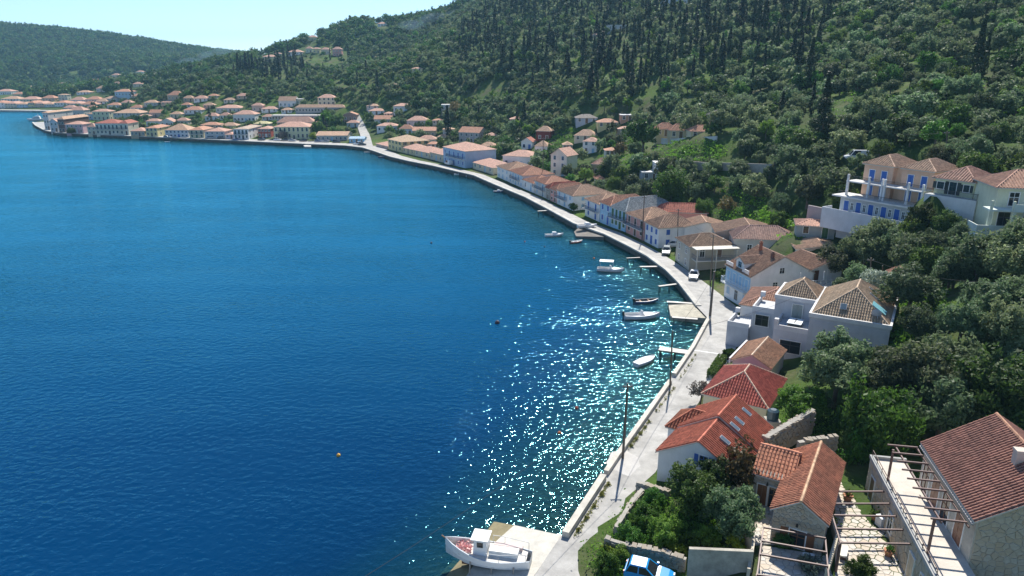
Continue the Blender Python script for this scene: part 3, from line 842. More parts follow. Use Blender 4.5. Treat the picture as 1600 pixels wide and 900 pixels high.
# left shore, fronts towards the viewer
def LQ(u0, u1, vb, ve, vp, depth, label, zoff=0.0, **kw):
    z = QZ + 0.04 + zoff
    P0 = pz(u0, vb, z); P1 = pz(u1, vb + kw.pop('dv', 0.0), z)
    he = zat(P0, ve) - z
    D = depth_of(P0)
    mid = ((P0[0] + P1[0]) / 2, P0[1] + depth / 2)
    rise = max(0.8, zat(mid, vp) - z - he)
    rise = min(rise, min(depth, abs(P1[0] - P0[0])) * 0.38)
    DBG.append((label, round(he, 1), round(math.dist(P0[:2], P1[:2]), 1), round(D), round(rise, 1)))
    kw.setdefault('group', 'houses on the far promenade')
    return house('promenade_house', label, P0, P1, z, depth, he, rise=rise, **kw)
LQ(546, 569, 223.5, 216.5, 214, 7, 'small bright blue shed at the start of the side road', wallc=(0.25, 0.5, 0.72), roofc=(0.4, 0.55, 0.66), roof='gx', nf=3, ns=1, storeys=1)
LQ(495, 543, 220.5, 211.5, 205, 12, 'long low stone house with brown tiled gable roof behind parked cars', wallc=(0.5, 0.46, 0.4), roofc=T_TAN, roof='gx', nf=7, ns=1, storeys=1, shut=SKYB)
LQ(429, 484, 217.5, 198, 190, 14, 'long two storey yellow hotel with tall dark windows', wallc=(0.66, 0.64, 0.40), roofc=T_PK, nf=8, ns=2, shut=DK, wh=1.9, cat='hotel')
LQ(404, 424, 215.5, 201, 197, 10, 'bright red two storey house beside the yellow hotel', wallc=RED, roofc=T_PK, nf=4, ns=1, shut=WHITE)
LQ(366, 389, 218, 201.5, 197, 22, 'white two storey house with dark balcony and pale hip roof', wallc=WHITE, roofc=(0.48, 0.36, 0.27), nf=4, ns=4, shut=DK, balc=(0, 3))
LQ(353, 365, 217, 210, 206, 10, 'low lavender annex with pink roof beside white house', wallc=LAV, roofc=T_PK, nf=2, ns=0, storeys=1)
LQ(321, 352, 216.5, 205, 199, 11, 'pale grey house with wide pink hip roof on the promenade', wallc=GREY, roofc=T_PK, nf=4, ns=1, shut=SKYB)
LQ(297, 319, 215.5, 203, 197, 14, 'pale yellow two storey house with orange hip roof and side balcony', wallc=(0.7, 0.63, 0.42), roofc=T_OR, nf=3, ns=2, shut=GRN, balc=(0, 2))
LQ(259, 295, 214.5, 203, 193, 12, 'long whitish house with blue doors and brown hip roof', wallc=(0.62, 0.64, 0.66), roofc=T_TAN, nf=6, ns=1, shut=BLUE)
LQ(229, 247, 213.5, 200, 195, 16, 'yellow ochre house with orange roof and long sunlit side', wallc=YEL, roofc=T_OR, nf=3, ns=2, shut=BRN)
LQ(205, 227, 213, 204.5, 199, 9, 'low tan house with orange roof left of the ochre house', wallc=TAN, roofc=T_PK, nf=4, ns=1, storeys=1)
LQ(188, 202, 211, 192.5, 187, 12, 'narrow cream house with rounded balconies and red roof', wallc=(0.66, 0.63, 0.5), roofc=T_RED, nf=2, ns=1, balc=(0, 1), shut=BRN)
LQ(151, 187.5, 210.5, 192.5, 186, 12, 'big two storey white house with red roof and full length balcony', wallc=(0.72, 0.68, 0.55), roofc=T_RED, nf=6, ns=2, balc=(0, 5), shut=DK)
LQ(138, 150.5, 210, 198, 191, 12, 'small cream house with steep pink roof left of the big white house', wallc=(0.7, 0.62, 0.45), roofc=T_PK, nf=2, ns=1)
LQ(104, 131, 208.5, 194, 189, 10, 'pink two storey house with dark shrubs in front', wallc=(0.62, 0.42, 0.44), roofc=T_PK, nf=4, ns=1, shut=WHITE)
LQ(93, 103, 207, 186, 180, 26, 'dark brown tall house with big russet roof', wallc=(0.16, 0.10, 0.08), roofc=T_TAN, nf=2, ns=0, shut=DK)
LQ(80, 92, 206, 190, 183, 10, 'white gabled house next to dark brown house', wallc=(0.62, 0.62, 0.62), roofc=T_PK, nf=2, ns=1, roof='gy')
LQ(71, 79, 203, 176, 174, 26, 'tall pale building at the tip of the promenade', wallc=(0.62, 0.6, 0.58), roofc=T_TAN, nf=2, ns=2, storeys=3)

# ------------------------------------------------------------------ houses further up, placed on the ground where they stand
def HH(u0, u1, ve, vb, vp, label, yaw=0, dr=0.75, name='hillside_house', group='houses above the waterfront', h=None, dist=None, **kw):
    uc = (u0 + u1) / 2
    p = hit(uc, vb) if dist is None else pd(uc, vb, dist)
    if p is None: print('NOHIT', label); return
    D = depth_of(p)
    wpx = u1 - u0
    a = R(abs(yaw))
    w = wpx * D / FPX / (math.cos(a) + dr * math.sin(a))
    he = max(2.4, zat(p, ve) - p[2]) if h is None else h
    dpt = max(5.0, w * dr)
    rz = R(yaw) - math.atan2(p[0], p[1]) * 0.0
    c = Vector((math.cos(rz), math.sin(rz), 0)); s = Vector((-math.sin(rz), math.cos(rz), 0))
    P = Vector((p[0], p[1], 0)) + s * (0.15 * dpt if abs(yaw) > 15 else 0.0)
    P0 = P - c * w / 2; P1 = P + c * w / 2
    ctr = P + s * dpt / 2
    rise = min(max(0.7, zat(ctr, vp) - p[2] - he), min(w, dpt) * 0.36)
    st = kw.pop('storeys', max(1, int(round(he / 3.2))))
    kw.setdefault('nf', max(2, int(w / 2.6))); kw.setdefault('ns', max(1, int(dpt / 3.5)))
    kw.setdefault('lod', 1 if D < 240 else 0); kw.setdefault('below', 5.0)
    DBG.append((label, round(he, 1), round(w, 1), round(D), round(rise, 1), round(p[2], 1)))
    return house(name, label, P0, P1, p[2], dpt, he, rise=rise, storeys=st, group=group, **kw)
W_, P_ = WHITE, T_PK
HH(146, 172, 174, 188, 170, 'pale green two storey house behind the pink house', wallc=PGREEN, roofc=P_, shut=BRN)
HH(178, 220, 176.5, 188, 170, 'wide grey house with tan hip roof behind the promenade row', wallc=GREY, roofc=T_TAN, shut=SKYB)
HH(217, 233, 181, 189, 178, 'small dark tan house between wide grey and pink gable houses', wallc=TAN, roofc=P_)
HH(234, 254, 176, 184, 171, 'dusty pink box house with orange gable roof', wallc=(0.55, 0.42, 0.36), roofc=T_OR, roof='gx')
HH(229, 250, 189, 198, 185, 'white house with pink roof directly behind ochre house', wallc=W_, roofc=P_)
HH(251, 272, 190, 198, 184, 'white gabled house with blue window behind whitish promenade house', wallc=W_, roofc=P_, roof='gy')
HH(262, 285, 148.5, 156.5, 142, 'brown roofed house on the wooded knoll edge', wallc=TAN, roofc=T_OR)
HH(288, 315, 171.5, 179, 166, 'white villa with salmon hip roof below the knoll', wallc=W_, roofc=T_OR)
HH(303, 324, 153.5, 160, 149, 'white villa with pale roof at right foot of the knoll', wallc=W_, roofc=P_)
HH(287, 302, 153, 160, 149, 'small tan roofed house left of the pale roofed villa', wallc=TAN, roofc=T_TAN)
HH(181, 206, 143, 157, 139, 'light blue house with salmon roof in the back of town', wallc=(0.45, 0.58, 0.68), roofc=T_OR)
HH(151, 166, 138, 144, 134, 'pale house with brown roof under the dark pines', wallc=GREY, roofc=P_)
HH(163, 184, 154, 161, 150, 'grey roofed broad house behind town roofs', wallc=GREY, roofc=T_TAN)
for i, (a, b, e, bb, pk, lb) in enumerate(((164, 173, 121.5, 126, 118, 'tiny white house highest left on the town slope'), (176, 187, 124.5, 129, 121, 'tiny pink roofed house second on the town slope'),
        (187, 197, 123, 128, 119.5, 'tiny white house with pale roof on the town slope'), (176, 188, 131, 136, 127, 'tiny cream house lower on the town slope'),
        (194, 204, 127, 131, 123.5, 'tiny white box house at right of town slope'), (175, 186, 117, 120.5, 114.5, 'tiny grey house half hidden in trees on town slope'), (213, 224, 112, 118, 110, 'white house alone at the hill foot near the smoke'),
        (208, 222, 131, 136, 128, 'tiny tan house left of the dark knoll trees'))):
    HH(a, b, e, bb, pk, lb, wallc=W_ if i % 2 == 0 else CREAM, roofc=P_, lod=0, nf=2, ns=1, group='small houses on the town slope')
tc = [W_, CREAM, (0.45, 0.58, 0.7), YEL, PEACH, GREY, W_, (0.65, 0.6, 0.5)]
k = 0
TOWN = ((-14, 8, 'cut off by the picture edge'), (9, 26, 'with a grey awning'), (27, 44, 'with yellowish front'), (45, 55, 'with narrow yellow front'), (56, 69, 'with blue front'), (70, 85, 'with peach front'), (86, 105, 'with dark arcade'), (106, 127, 'with pale balcony'), (128, 156, 'with long roof nearest the promontory'))
for a, b, lb in TOWN:
    LQ(a, b, 170.2, 160.5 + (k % 3) * 1.1, 157 + (k % 3), 16, 'far town waterfront house ' + lb, wallc=tc[k % 8], roofc=(T_OR, P_, T_TAN)[k % 3], nf=4, ns=1, group='far town waterfront'); k += 1
for j, (a, b, e, bb, pk, lb) in enumerate(((-6, 18, 142.5, 148, 139, 'far town house with low orange roof at picture edge'), (20, 36, 147, 152, 143.5, 'far town house with bluish white walls'), (2, 30, 154.5, 159, 150, 'far town roof behind waterfront, leftmost of second row'), (32, 60, 155, 160, 150.5, 'far town orange roof in middle of second row'),
        (66, 86, 153, 158.5, 148.5, 'far town white tall house in second row'), (92, 106, 148, 157, 146.5, 'far town white gabled block above second row'), (110, 132, 156, 161, 151, 'far town pink roof right of white block'), (134, 157, 155, 160, 150.5, 'far town wide pink roof above the promontory'), (120, 140, 144, 148, 141, 'far town white flat villa amid pines'), (96, 116, 141, 145, 137.5, 'far town brown roofed villa under pines'), (60, 76, 143, 147, 139.5, 'far town hidden villa left of dark pine'), (118, 140, 134.5, 139, 131.5, 'far town pink roof beside twin pines'), (88, 104, 132, 136, 129, 'far town tan roof upslope'),
        (128, 150, 163, 168, 158, 'far town peach house right behind promontory tip'), (138, 160, 178, 187, 173, 'russet roofed house behind dark brown house'), (108, 132, 172, 182, 166, 'orange roofed long house behind pink house'), (168, 188, 164, 170, 160, 'white house with pink roof under the stone terraces'))):
    HH(a, b, e, bb, pk, lb, wallc=tc[(j * 3) % 8], roofc=(P_, T_OR, T_TAN)[j % 3], lod=0, group='back rows of the far town')
HH(370, 387, 149.5, 156, 145.5, 'salmon roofed house at foot of the cypress grove', wallc=TAN, roofc=P_)
HH(394, 411, 164.5, 175, 160.5, 'pinkish two storey house in middle of the slope', wallc=(0.6, 0.45, 0.38), roofc=P_)
HH(409, 433, 171, 177, 166, 'low white house with pink roof right of pinkish house', wallc=W_, roofc=P_)
HH(436, 462, 157, 168.5, 150.5, 'white house with big brown roof and porch below olive grove', wallc=W_, roofc=T_BR, roof='gx', shut=SKYB)
HH(463.5, 473, 155, 164.5, 154, 'cream flat topped block beside the brown roofed house', wallc=CREAM, flat=True)
HH(497, 524, 152.5, 165, 147, 'cream three storey villa with arches standing above hotel', wallc=(0.72, 0.66, 0.48), roofc=P_, storeys=2, shut=DK)
HH(462, 540, 167.5, 177.5, 163, 'long dark single storey row with many doors and tan roof', wallc=(0.34, 0.34, 0.33), roofc=T_TAN, dr=0.14, shut=DK, nf=16, storeys=1)
HH(425, 500, 180.5, 188, 178.5, 'long grey flat roofed hotel wing', wallc=(0.42, 0.42, 0.42), flat=True, nf=16, dr=0.12, storeys=1, shut=DK)
HH(433, 491, 191, 199, 182, 'broad salmon roof building behind the yellow hotel', wallc=PEACH, roofc=P_, dr=0.4)
HH(365, 399, 178.5, 191, 172, 'large white villa with wide salmon roof and long balcony', wallc=W_, roofc=P_, nf=6, balc=(0, 5), shut=SKYB)
HH(338, 376, 168.5, 176.5, 163.5, 'white low house with two pale roofs left of red chimney house', wallc=(0.66, 0.63, 0.58), roofc=P_)
HH(321, 341, 181, 190, 176, 'white cube villa with small salmon roof', wallc=W_, roofc=P_)
HH(314, 343, 195, 203, 190.5, 'bright salmon roof house behind grey promenade house', wallc=PEACH, roofc=T_OR)
HH(300, 315, 170, 178, 166, 'salmon roofed house at left of the white low house', wallc=CREAM, roofc=T_OR)
HH(346, 370, 196, 204, 191, 'sandy roofed house between white villa and lavender annex', wallc=(0.6, 0.5, 0.36), roofc=T_TAN)
HH(397, 421, 193, 202, 189, 'house with pale yellow sheet roof behind the red house', wallc=CREAM, roofc=(0.62, 0.55, 0.28))
HH(537, 558, 179, 191, 174.5, 'brown brick gabled house at left of the side road', wallc=(0.36, 0.24, 0.2), roofc=T_OR, roof='gy')
HH(542, 560, 191.5, 199.5, 187.5, 'bluish grey annex with salmon roof by the side road', wallc=(0.5, 0.55, 0.58), roofc=P_)
HH(573, 591, 166, 172.5, 162, 'tan roofed house highest right of the side road', wallc=(0.6, 0.55, 0.5), roofc=T_TAN)
HH(576, 601, 173, 180, 169, 'white house with pink porch roof right of the side road', wallc=W_, roofc=P_)
HH(615, 645, 165.5, 175.5, 161, 'white villa with double pale roof below the tall dark tree', wallc=W_, roofc=P_, shut=SKYB)
HH(636, 669, 188, 198.5, 181, 'pink walled villa with broad salmon hip roof', wallc=(0.62, 0.5, 0.5), roofc=P_)
HH(585, 612, 186, 195.5, 180, 'pale house with salmon gable roof beside road trees', wallc=(0.6, 0.56, 0.55), roofc=T_OR, roof='gx')
HH(589, 621, 196.5, 206.5, 191.5, 'white house with blue windows and pink roof behind yellow villa', wallc=W_, roofc=P_, shut=BLUE)
HH(624, 646, 201, 212, 194, 'white gable end house with long salmon roof', wallc=W_, roofc=T_OR)
HH(645, 681, 204, 216, 198, 'peach terrace house with long salmon roof and sunlit yellow end', wallc=(0.66, 0.52, 0.36), roofc=T_OR, roof='gx')
HH(653, 682, 217.5, 228, 211, 'pale house with pink roof behind cream bungalow', wallc=(0.62, 0.6, 0.58), roofc=P_)
HH(709, 753, 207, 226, 198, 'large pinkish grey house with tall blank gable and white parapet', wallc=(0.55, 0.47, 0.45), roofc=T_OR, roof='gx', yaw=-25, nf=4)
HH(692, 709, 203.5, 211, 199, 'small grey house behind the pinkish gable house', wallc=GREY, roofc=T_TAN)
HH(745, 774, 228, 246, 221.5, 'cream cottage pair behind the low cream quay cottage', wallc=CREAM, roofc=T_TAN, yaw=-20)
HH(774, 838, 244.5, 262, 234, 'wide white house with brown hip roof above the quay row', wallc=W_, roofc=T_PK, yaw=-25, dr=0.8, shut=SKYB)
HH(811, 833, 221.5, 235, 214, 'white gabled house with blue doors above wide white house', wallc=W_, roofc=T_RED, roof='gy', shut=BLUE, yaw=-20)
HH(832, 857, 228, 242, 219, 'white house with tan roof and balconies beside tall white gable', wallc=W_, roofc=T_TAN, yaw=-20)
HH(834, 862, 204.5, 220.5, 196.5, 'dark red timber house with tan roof among olives', wallc=(0.2, 0.05, 0.04), roofc=T_TAN, yaw=-20)
HH(797, 819, 186, 196, 182, 'orange roofed house half hidden behind two cypresses', wallc=PEACH, roofc=P_)
HH(849, 891, 243, 277, 230, 'tall white three storey house with stained blank gable side', wallc=(0.74, 0.70, 0.60), roofc=T_PK, roof='gy', yaw=-38, dr=1.0, storeys=3, shut=SKYB, nf=2, ns=0)
HH(894, 934, 211.5, 222, 202, 'house with broad tan hip roof and white porch above olive garden', wallc=(0.66, 0.6, 0.44), roofc=T_TAN, yaw=-15)
HH(906, 934, 221, 241, 214, 'small white two storey house with tiny balcony and pink roof', wallc=W_, roofc=P_, yaw=-25, shut=SKYB, storeys=2)
HH(934, 966, 193.5, 201.5, 185, 'yellow house with orange roof and terrace under the slope', wallc=YEL, roofc=T_OR)
HH(900, 933, 184.5, 194, 178, 'grey blue house with dark roof at the forest edge', wallc=(0.45, 0.5, 0.56), roofc=(0.2, 0.17, 0.15))
HH(970, 989, 183.5, 191, 180, 'orange flat house with white terrace at forest edge', wallc=(0.62, 0.36, 0.22), flat=True)
HH(966, 990, 202, 212, 197, 'tan roofed open shelter beside the big dark tree', wallc=(0.4, 0.3, 0.22), roofc=T_PK)
G_Y = 'three yellow villas in a row on the slope'
HH(1025, 1056, 201.5, 213.5, 191, 'leftmost of three yellow villas with salmon hip roof', wallc=(0.66, 0.54, 0.30), roofc=T_OR, below=2.5, dist=232, group=G_Y, nf=3)
HH(1047, 1080, 203.5, 217, 192.5, 'middle one of three yellow villas with salmon hip roof', wallc=(0.68, 0.58, 0.38), roofc=T_OR, below=2.5, dist=220, group=G_Y, nf=3)
HH(1079, 1117, 205.5, 218, 195.5, 'rightmost of three yellow villas with salmon hip roof', wallc=(0.66, 0.57, 0.36), roofc=T_OR, below=2.5, dist=208, group=G_Y, nf=3)
HH(921, 952, 257, 276, 247, 'tan two storey house with salmon roof behind quay roofs', wallc=(0.52, 0.4, 0.24), roofc=T_PK, yaw=-20, shut=BRN)
HH(931, 944, 284.5, 293, 279, 'tiny white hut with salmon roof in the garden', wallc=W_, roofc=T_OR, nf=1, ns=1, storeys=1)
HH(1003, 1029, 276.5, 284, 274, 'low white flat roofed building beside bright green tree', wallc=(0.5, 0.5, 0.5), flat=True, nf=2, storeys=1)
HH(1024, 1050, 258, 270, 256, 'white flat roofed garage above the bright green tree', wallc=W_, flat=True, nf=1, storeys=1)
HH(1110, 1145, 180, 194, 172, 'old grey stone house with dark roof at slope edge', wallc=STONE, roofc=(0.22, 0.18, 0.15), shut=BRN)
HH(950, 981, 39.5, 48, 37, 'white flat roofed house alone in the forest', wallc=(0.6, 0.6, 0.6), flat=True, storeys=1)
HH(1037, 1074, 0, 9, -4, 'white and blue house at the very top of the slope', wallc=(0.6, 0.65, 0.7), flat=True, storeys=1)
HH(897, 911, 53, 59, 51.5, 'small tan hut under the forest ridge', wallc=TAN, flat=True, storeys=1)
HH(926, 934, 57, 63, 53, 'tiny brown roofed hut right of the tan hut', wallc=TAN, roofc=P_, storeys=1)
for j, (a, b, e, bb, pk, lb) in enumerate(((411, 431, 88.5, 98, 85.5, 'yellow villa at left end of the ridge'), (450, 472, 81, 87, 77.5, 'long white house on the ridge shoulder'), (478, 488, 75.5, 83, 72, 'green yellow block on the ridge'), (489, 500, 76, 83.5, 74, 'yellow block right of the green one on the ridge'), (502, 515, 77, 85, 74, 'cream villa with pink roof on the ridge'), (520, 534, 76.5, 88, 73, 'pink four storey villa at right end of ridge row'),
        (481, 495, 58, 64, 55, 'pale house high on the ridge skyline'), (590, 604, 37, 41, 34.5, 'lone white house near the ridge top'), (585, 595, 90, 94, 87.5, 'grey roofed hut in the olive valley'), (643, 660, 109, 114, 105.5, 'white house in the far olive valley'), (428, 439, 85, 88, 82, 'tiny roof between ridge villas'), (608, 624, 136.5, 140, 134.5, 'brown roofed barn in the middle olive grove'))):
    HH(a, b, e, bb, pk, lb, wallc=(YEL, W_, PGREEN, YEL, CREAM, PINK)[j % 6], roofc=P_, lod=0, group='villas on the ridge')
HH(690, 703, 164, 180, 163, 'ruined white tower house behind pale bush', wallc=(0.6, 0.58, 0.55), flat=True, nf=1, ns=1, storeys=3)

# more of the crowded back rows
for j, (a, b, e, bb, pk, lb) in enumerate(((22, 34, 163, 166.5, 159, 'narrow cream house wedged above the leftmost waterfront roofs'), (48, 62, 162, 166, 158, 'white house wedged above the blue fronted waterfront house'), (88, 102, 161, 166, 157, 'pink house peeping over the arcade house'), (100, 118, 168, 176, 164, 'salmon roofed house behind the promenade tip'), (136, 150, 168, 174, 164, 'small white house behind the far town peach house'),
        (150, 168, 158, 163, 154, 'salmon house between grey roofed and pink roofed houses'), (190, 206, 160, 166, 156, 'salmon roofed house below the light blue town house'), (206, 224, 150, 156, 146, 'long white house beside light blue town house'), (226, 246, 160, 167, 156, 'tan house on stone terraces under the knoll'), (252, 272, 160, 166, 156, 'white house on stone terraces under the knoll'), (204, 222, 168, 174, 163.5, 'pale house on terrace above wide grey house'),
        (266, 284, 178, 185, 174, 'cream house right of dusty pink box house'), (276, 294, 188, 196, 183.5, 'white house behind the long whitish house'), (284, 298, 164, 170, 160, 'small cream house left of the salmon villa'), (318, 334, 164, 170, 160, 'small white house with salmon roof above cube villa'), (344, 360, 180, 188, 175.5, 'pale salmon roofed house left of large white villa'), (326, 340, 150, 156, 146.5, 'tan house at the forest edge right of knoll'), (350, 366, 156, 162, 152.5, 'salmon roofed house below cypress grove'),
        (410, 426, 182, 189, 178, 'white house right of large white villa'), (384, 398, 198, 206, 194, 'peach house behind white balcony house'), (440, 456, 172, 178, 168, 'cream house before the brown roofed porch house'), (600, 614, 178, 184, 174.5, 'cream house left of pink walled villa'), (676, 692, 190, 197, 186, 'salmon roofed house right of pink walled villa'), (684, 700, 214, 223, 209, 'small tan house behind beige promenade house'), (760, 776, 212, 220, 207, 'white house among trees above cream cottage pair'),
        (668, 686, 226, 234, 221, 'salmon roofed house behind big blue house'), (880, 894, 226, 236, 221, 'white terrace house right of tall white gable'), (882, 902, 246, 256, 241, 'low white annex with tan roof behind tall white gable'), (946, 966, 236, 246, 231, 'small cream garden house with salmon roof'), (40, 56, 137, 141, 134, 'far white villa at foot of the hill'), (8, 24, 135, 139, 132, 'far cream villa among pines at picture edge'), (140, 156, 126, 130, 123, 'far tan villa left of town slope'), (226, 240, 120, 124.5, 117, 'far white house right of town slope'))):
    HH(a, b, e, bb, pk, lb, wallc=[W_, CREAM, (0.7, 0.62, 0.5), GREY, PEACH][j % 5], roofc=(P_, T_OR, T_TAN)[j % 3], lod=0, group='crowded back rows of the village', nf=3, ns=1)

# ------------------------------------------------------------------ stones laid one by one
def clip_half(poly, px, py, nx, ny):
    out = []
    n = len(poly)
    for i in range(n):
        a = poly[i]; b = poly[(i + 1) % n]
        da = (a[0] - px) * nx + (a[1] - py) * ny; db = (b[0] - px) * nx + (b[1] - py) * ny
        if da <= 0: out.append(a)
        if da * db < 0:
            t = da / (da - db); out.append((a[0] + (b[0] - a[0]) * t, a[1] + (b[1] - a[1]) * t))
    return out
def voronoi(poly, seeds):
    S = np.array(seeds); cells = []
    for i, s in enumerate(seeds):
        d = np.hypot(S[:, 0] - s[0], S[:, 1] - s[1]); order = np.argsort(d)[1:18]
        c = list(poly)
        for j in order:
            mx, my = (s[0] + S[j, 0]) / 2, (s[1] + S[j, 1]) / 2
            c = clip_half(c, mx, my, S[j, 0] - s[0], S[j, 1] - s[1])
            if len(c) < 3: break
        if len(c) >= 3: cells.append(c)
    return cells
def in_poly(p, poly):
    r = False; j = len(poly) - 1
    for i in range(len(poly)):
        (xi, yi), (xj, yj) = poly[i], poly[j]
        if (yi > p[1]) != (yj > p[1]) and p[0] < (xj - xi) * (p[1] - yi) / (yj - yi + 1e-12) + xi: r = not r
        j = i
    return r
def seeds_in(poly, sx, sy, rg, jit=0.42):
    x0 = min(p[0] for p in poly); x1 = max(p[0] for p in poly); y0 = min(p[1] for p in poly); y1 = max(p[1] for p in poly)
    out = []; r = 0; y = y0 + sy / 2
    while y < y1:
        x = x0 + (sx / 2 if r % 2 else 0) + rg.uniform(0, sx * .3)
        while x < x1:
            p = (x + rg.uniform(-jit, jit) * sx, y + rg.uniform(-jit, jit) * sy)
            if in_poly(p, poly): out.append(p)
            x += sx
        y += sy; r += 1
    return out
def convex_parts_ok(poly): return True
def stones(parent, poly, M, sx, sy, mat, thick=0.06, gap=0.03, seed=1, name='stone', holes=()):
    """one object per stone on a planar polygon (local xy), standing proud along local z of M"""
    rg = random.Random(seed)
    for c in voronoi(poly, seeds_in(poly, sx, sy, rg)):
        cx = sum(p[0] for p in c) / len(c); cy = sum(p[1] for p in c) / len(c)
        if any(h[0] < cx < h[1] and h[2] < cy < h[3] for h in holes): continue
        q = []
        for p in c:
            dx, dy = p[0] - cx, p[1] - cy; l = math.hypot(dx, dy)
            if l < gap * 1.5: continue
            f = 1 - gap / l; q.append((dx * f, dy * f))
        if len(q) < 3: continue
        mb = MB(); t = thick * rg.uniform(0.6, 1.3); n = len(q)
        b = len(mb.v)
        mb.v += [(x, y, -0.02) for x, y in q] + [(x * 0.98, y * 0.98, t * 0.7) for x, y in q] + [(x * 0.86, y * 0.86, t) for x, y in q]
        for k in range(n):
            j = (k + 1) % n
            mb.f.append((k, j, n + j, n + k)); mb.f.append((n + k, n + j, 2 * n + j, 2 * n + k)); mb.m += [0, 0]
        mb.f.append(tuple(2 * n + k for k in range(n))); mb.m.append(0)
        o = mb.build(name, mat, parent)
        o.matrix_basis = M @ Matrix.Translation((cx, cy, 0))
LIME = stonem('limestone', (0.46, 0.42, 0.34)); PAVE = stonem('paving_stone', (0.60, 0.57, 0.52), 1.5); DRY = stonem('grey_fieldstone', (0.34, 0.32, 0.28), 3.0)
MORT = concrete('mortar', (0.40, 0.37, 0.32), 0.4, 1.2)
def M_side(w): return Matrix(((0, 0, 1, w), (1, 0, 0, 0), (0, 1, 0, 0), (0, 0, 0, 1)))            # plane x=w, local (y,z)
def M_front(y=0.0): return Matrix(((1, 0, 0, 0), (0, 0, -1, y), (0, 1, 0, 0), (0, 0, 0, 1)))       # plane y=0 facing -y, local (x,z)

def boxpart(t, name, mat, *boxes):
    b = MB()
    for q in boxes: b.box(*q)
    return b.build(name, mat, t)
def frame_thing(name, label, cat, P0, xdir, z, group=None):
    return thing(name, label, cat, (P0[0], P0[1], z), math.atan2(xdir[1], xdir[0]), group)
def foot(P0, xdir, x0, x1, y0, y1):
    c = Vector((xdir[0], xdir[1], 0)).normalized(); s = Vector((-c.y, c.x, 0))
    FOOT.append((Vector((P0[0], P0[1], 0)) + c * x0 + s * y0, c, s, x1 - x0, y1 - y0))
def block(t, x0, x1, y0, y1, he, rise, kind, wallc, roofc, lod=2, z0=-2.0, mat=None, o=0.25, ridge=None, flat=False, wname='wall', rname='roof'):
    T = Matrix.Translation((x0, y0, 0))
    wl = wall_block(t, x1 - x0, y1 - y0, z0, he, rise, kind if not flat else 'hip', wallc, M=T, mat=mat, name=wname)
    rf = None
    if not flat:
        rf = roof_part(t, x1 - x0, y1 - y0, he, rise, kind, roofc, lod, o=o, M=T, ridge=ridge, name=rname)
    return wl, rf
def skylight(parent, c, slope_rot, w=0.55, l=1.1):
    b = MB(); b.box(-w / 2, w / 2, -l / 2, l / 2, 0.05, 0.2, 0); b.box(-w / 2 + .07, w / 2 - .07, -l / 2 + .07, l / 2 - .07, 0.2, 0.215, 1)
    m, nt, bs = (None, None, None)
    if 'skyglass' not in MATS:
        m, nt, bs = newmat('skylight_glass'); bs.inputs['Base Color'].default_value = (0.10, 0.14, 0.17, 1); bs.inputs['Roughness'].default_value = 0.12; MATS['skyglass'] = m
    o = b.build('skylight', [plain('skylight_frame', (0.35, 0.36, 0.37), 0.4, bmp=0), MATS['skyglass']], parent)
    o.matrix_basis = Matrix.Translation(c) @ slope_rot
    return o

# house A: white with red roofs beside the road
T_A = (0.50, 0.15, 0.085)
XA = (-0.57, -0.82); PA = (19.9, 68.6)
t = frame_thing('red_roofed_house', 'white house with large red tiled roof and four skylights beside the road', 'house', PA, XA, 1.35)
foot(PA, XA, 0, 10.3, -1.5, 7.6)
block(t, 5.0, 10.3, 0, 7.6, 3.45, 2.25, 'gx', WHITE, T_A)
block(t, 0, 4.99, 0.02, 7.58, 3.7, 2.35, 'gx', WHITE, T_A, wname='rear_wall', rname='rear_roof')
_, wr = block(t, 1.0, 4.9, -1.3, 3.7, 3.3, 1.5, 'hip', WHITE, (0.42, 0.15, 0.08), wname='wing_wall', rname='wing_roof')
sl = math.atan2(2.25, 3.8)
for x in (1.2, 3.5, 4.9, 7.6):
    y = 5.3; hz = 3.45 + 2.25 * (1 - (y - 3.8) / 3.8) + (0.28 if x < 5 else 0.06)
    skylight(t, (x, y, hz), Matrix.Rotation(-sl, 4, 'X'))
window(t, 10.3, 4.4, 3.2, 0.8, 1.1, 'open', BLUE, rz=math.pi / 2)
window(t, 8.8, 0, 0.9, 0.9, 1.2, 'shut', BLUE); window(t, 6.6, 0, 0.05, 1.0, 2.0, 'shut', BLUE, name='door')
v_ = MB(); v_.tube([(8.6, 6.6, 3.9), (8.6, 6.6, 4.9)], 0.07, 8); v_.tube([(8.6, 6.6, 4.9), (8.6, 6.6, 5.05)], 0.12, 8); v_.build('vent_pipe', plain('vent_grey', (0.5, 0.5, 0.5)), t)

# house B: red hip roof
XB = (-0.53, -0.85); PB = (26.6, 81.4)
t = frame_thing('red_hip_house', 'cream house with crimson hip roof between white red roofed house and grey villa', 'house', PB, XB, 1.45)
foot(PB, XB, 0, 8.8, 0, 7.0)
block(t, 0, 8.8, 0, 7.0, 2.7, 2.2, 'hip', CREAM, (0.47, 0.12, 0.085), ridge=(0.62, 0.42, 0.30))
for x in (1.6, 4.4, 7.0): window(t, x, 0, 0.7, 1.0, 1.3, 'plain', None)
window(t, 8.8, 2.0, 0.7, 0.9, 1.2, 'plain', None, rz=math.pi / 2); window(t, 8.8, 5.0, 0.7, 0.9, 1.2, 'plain', None, rz=math.pi / 2)
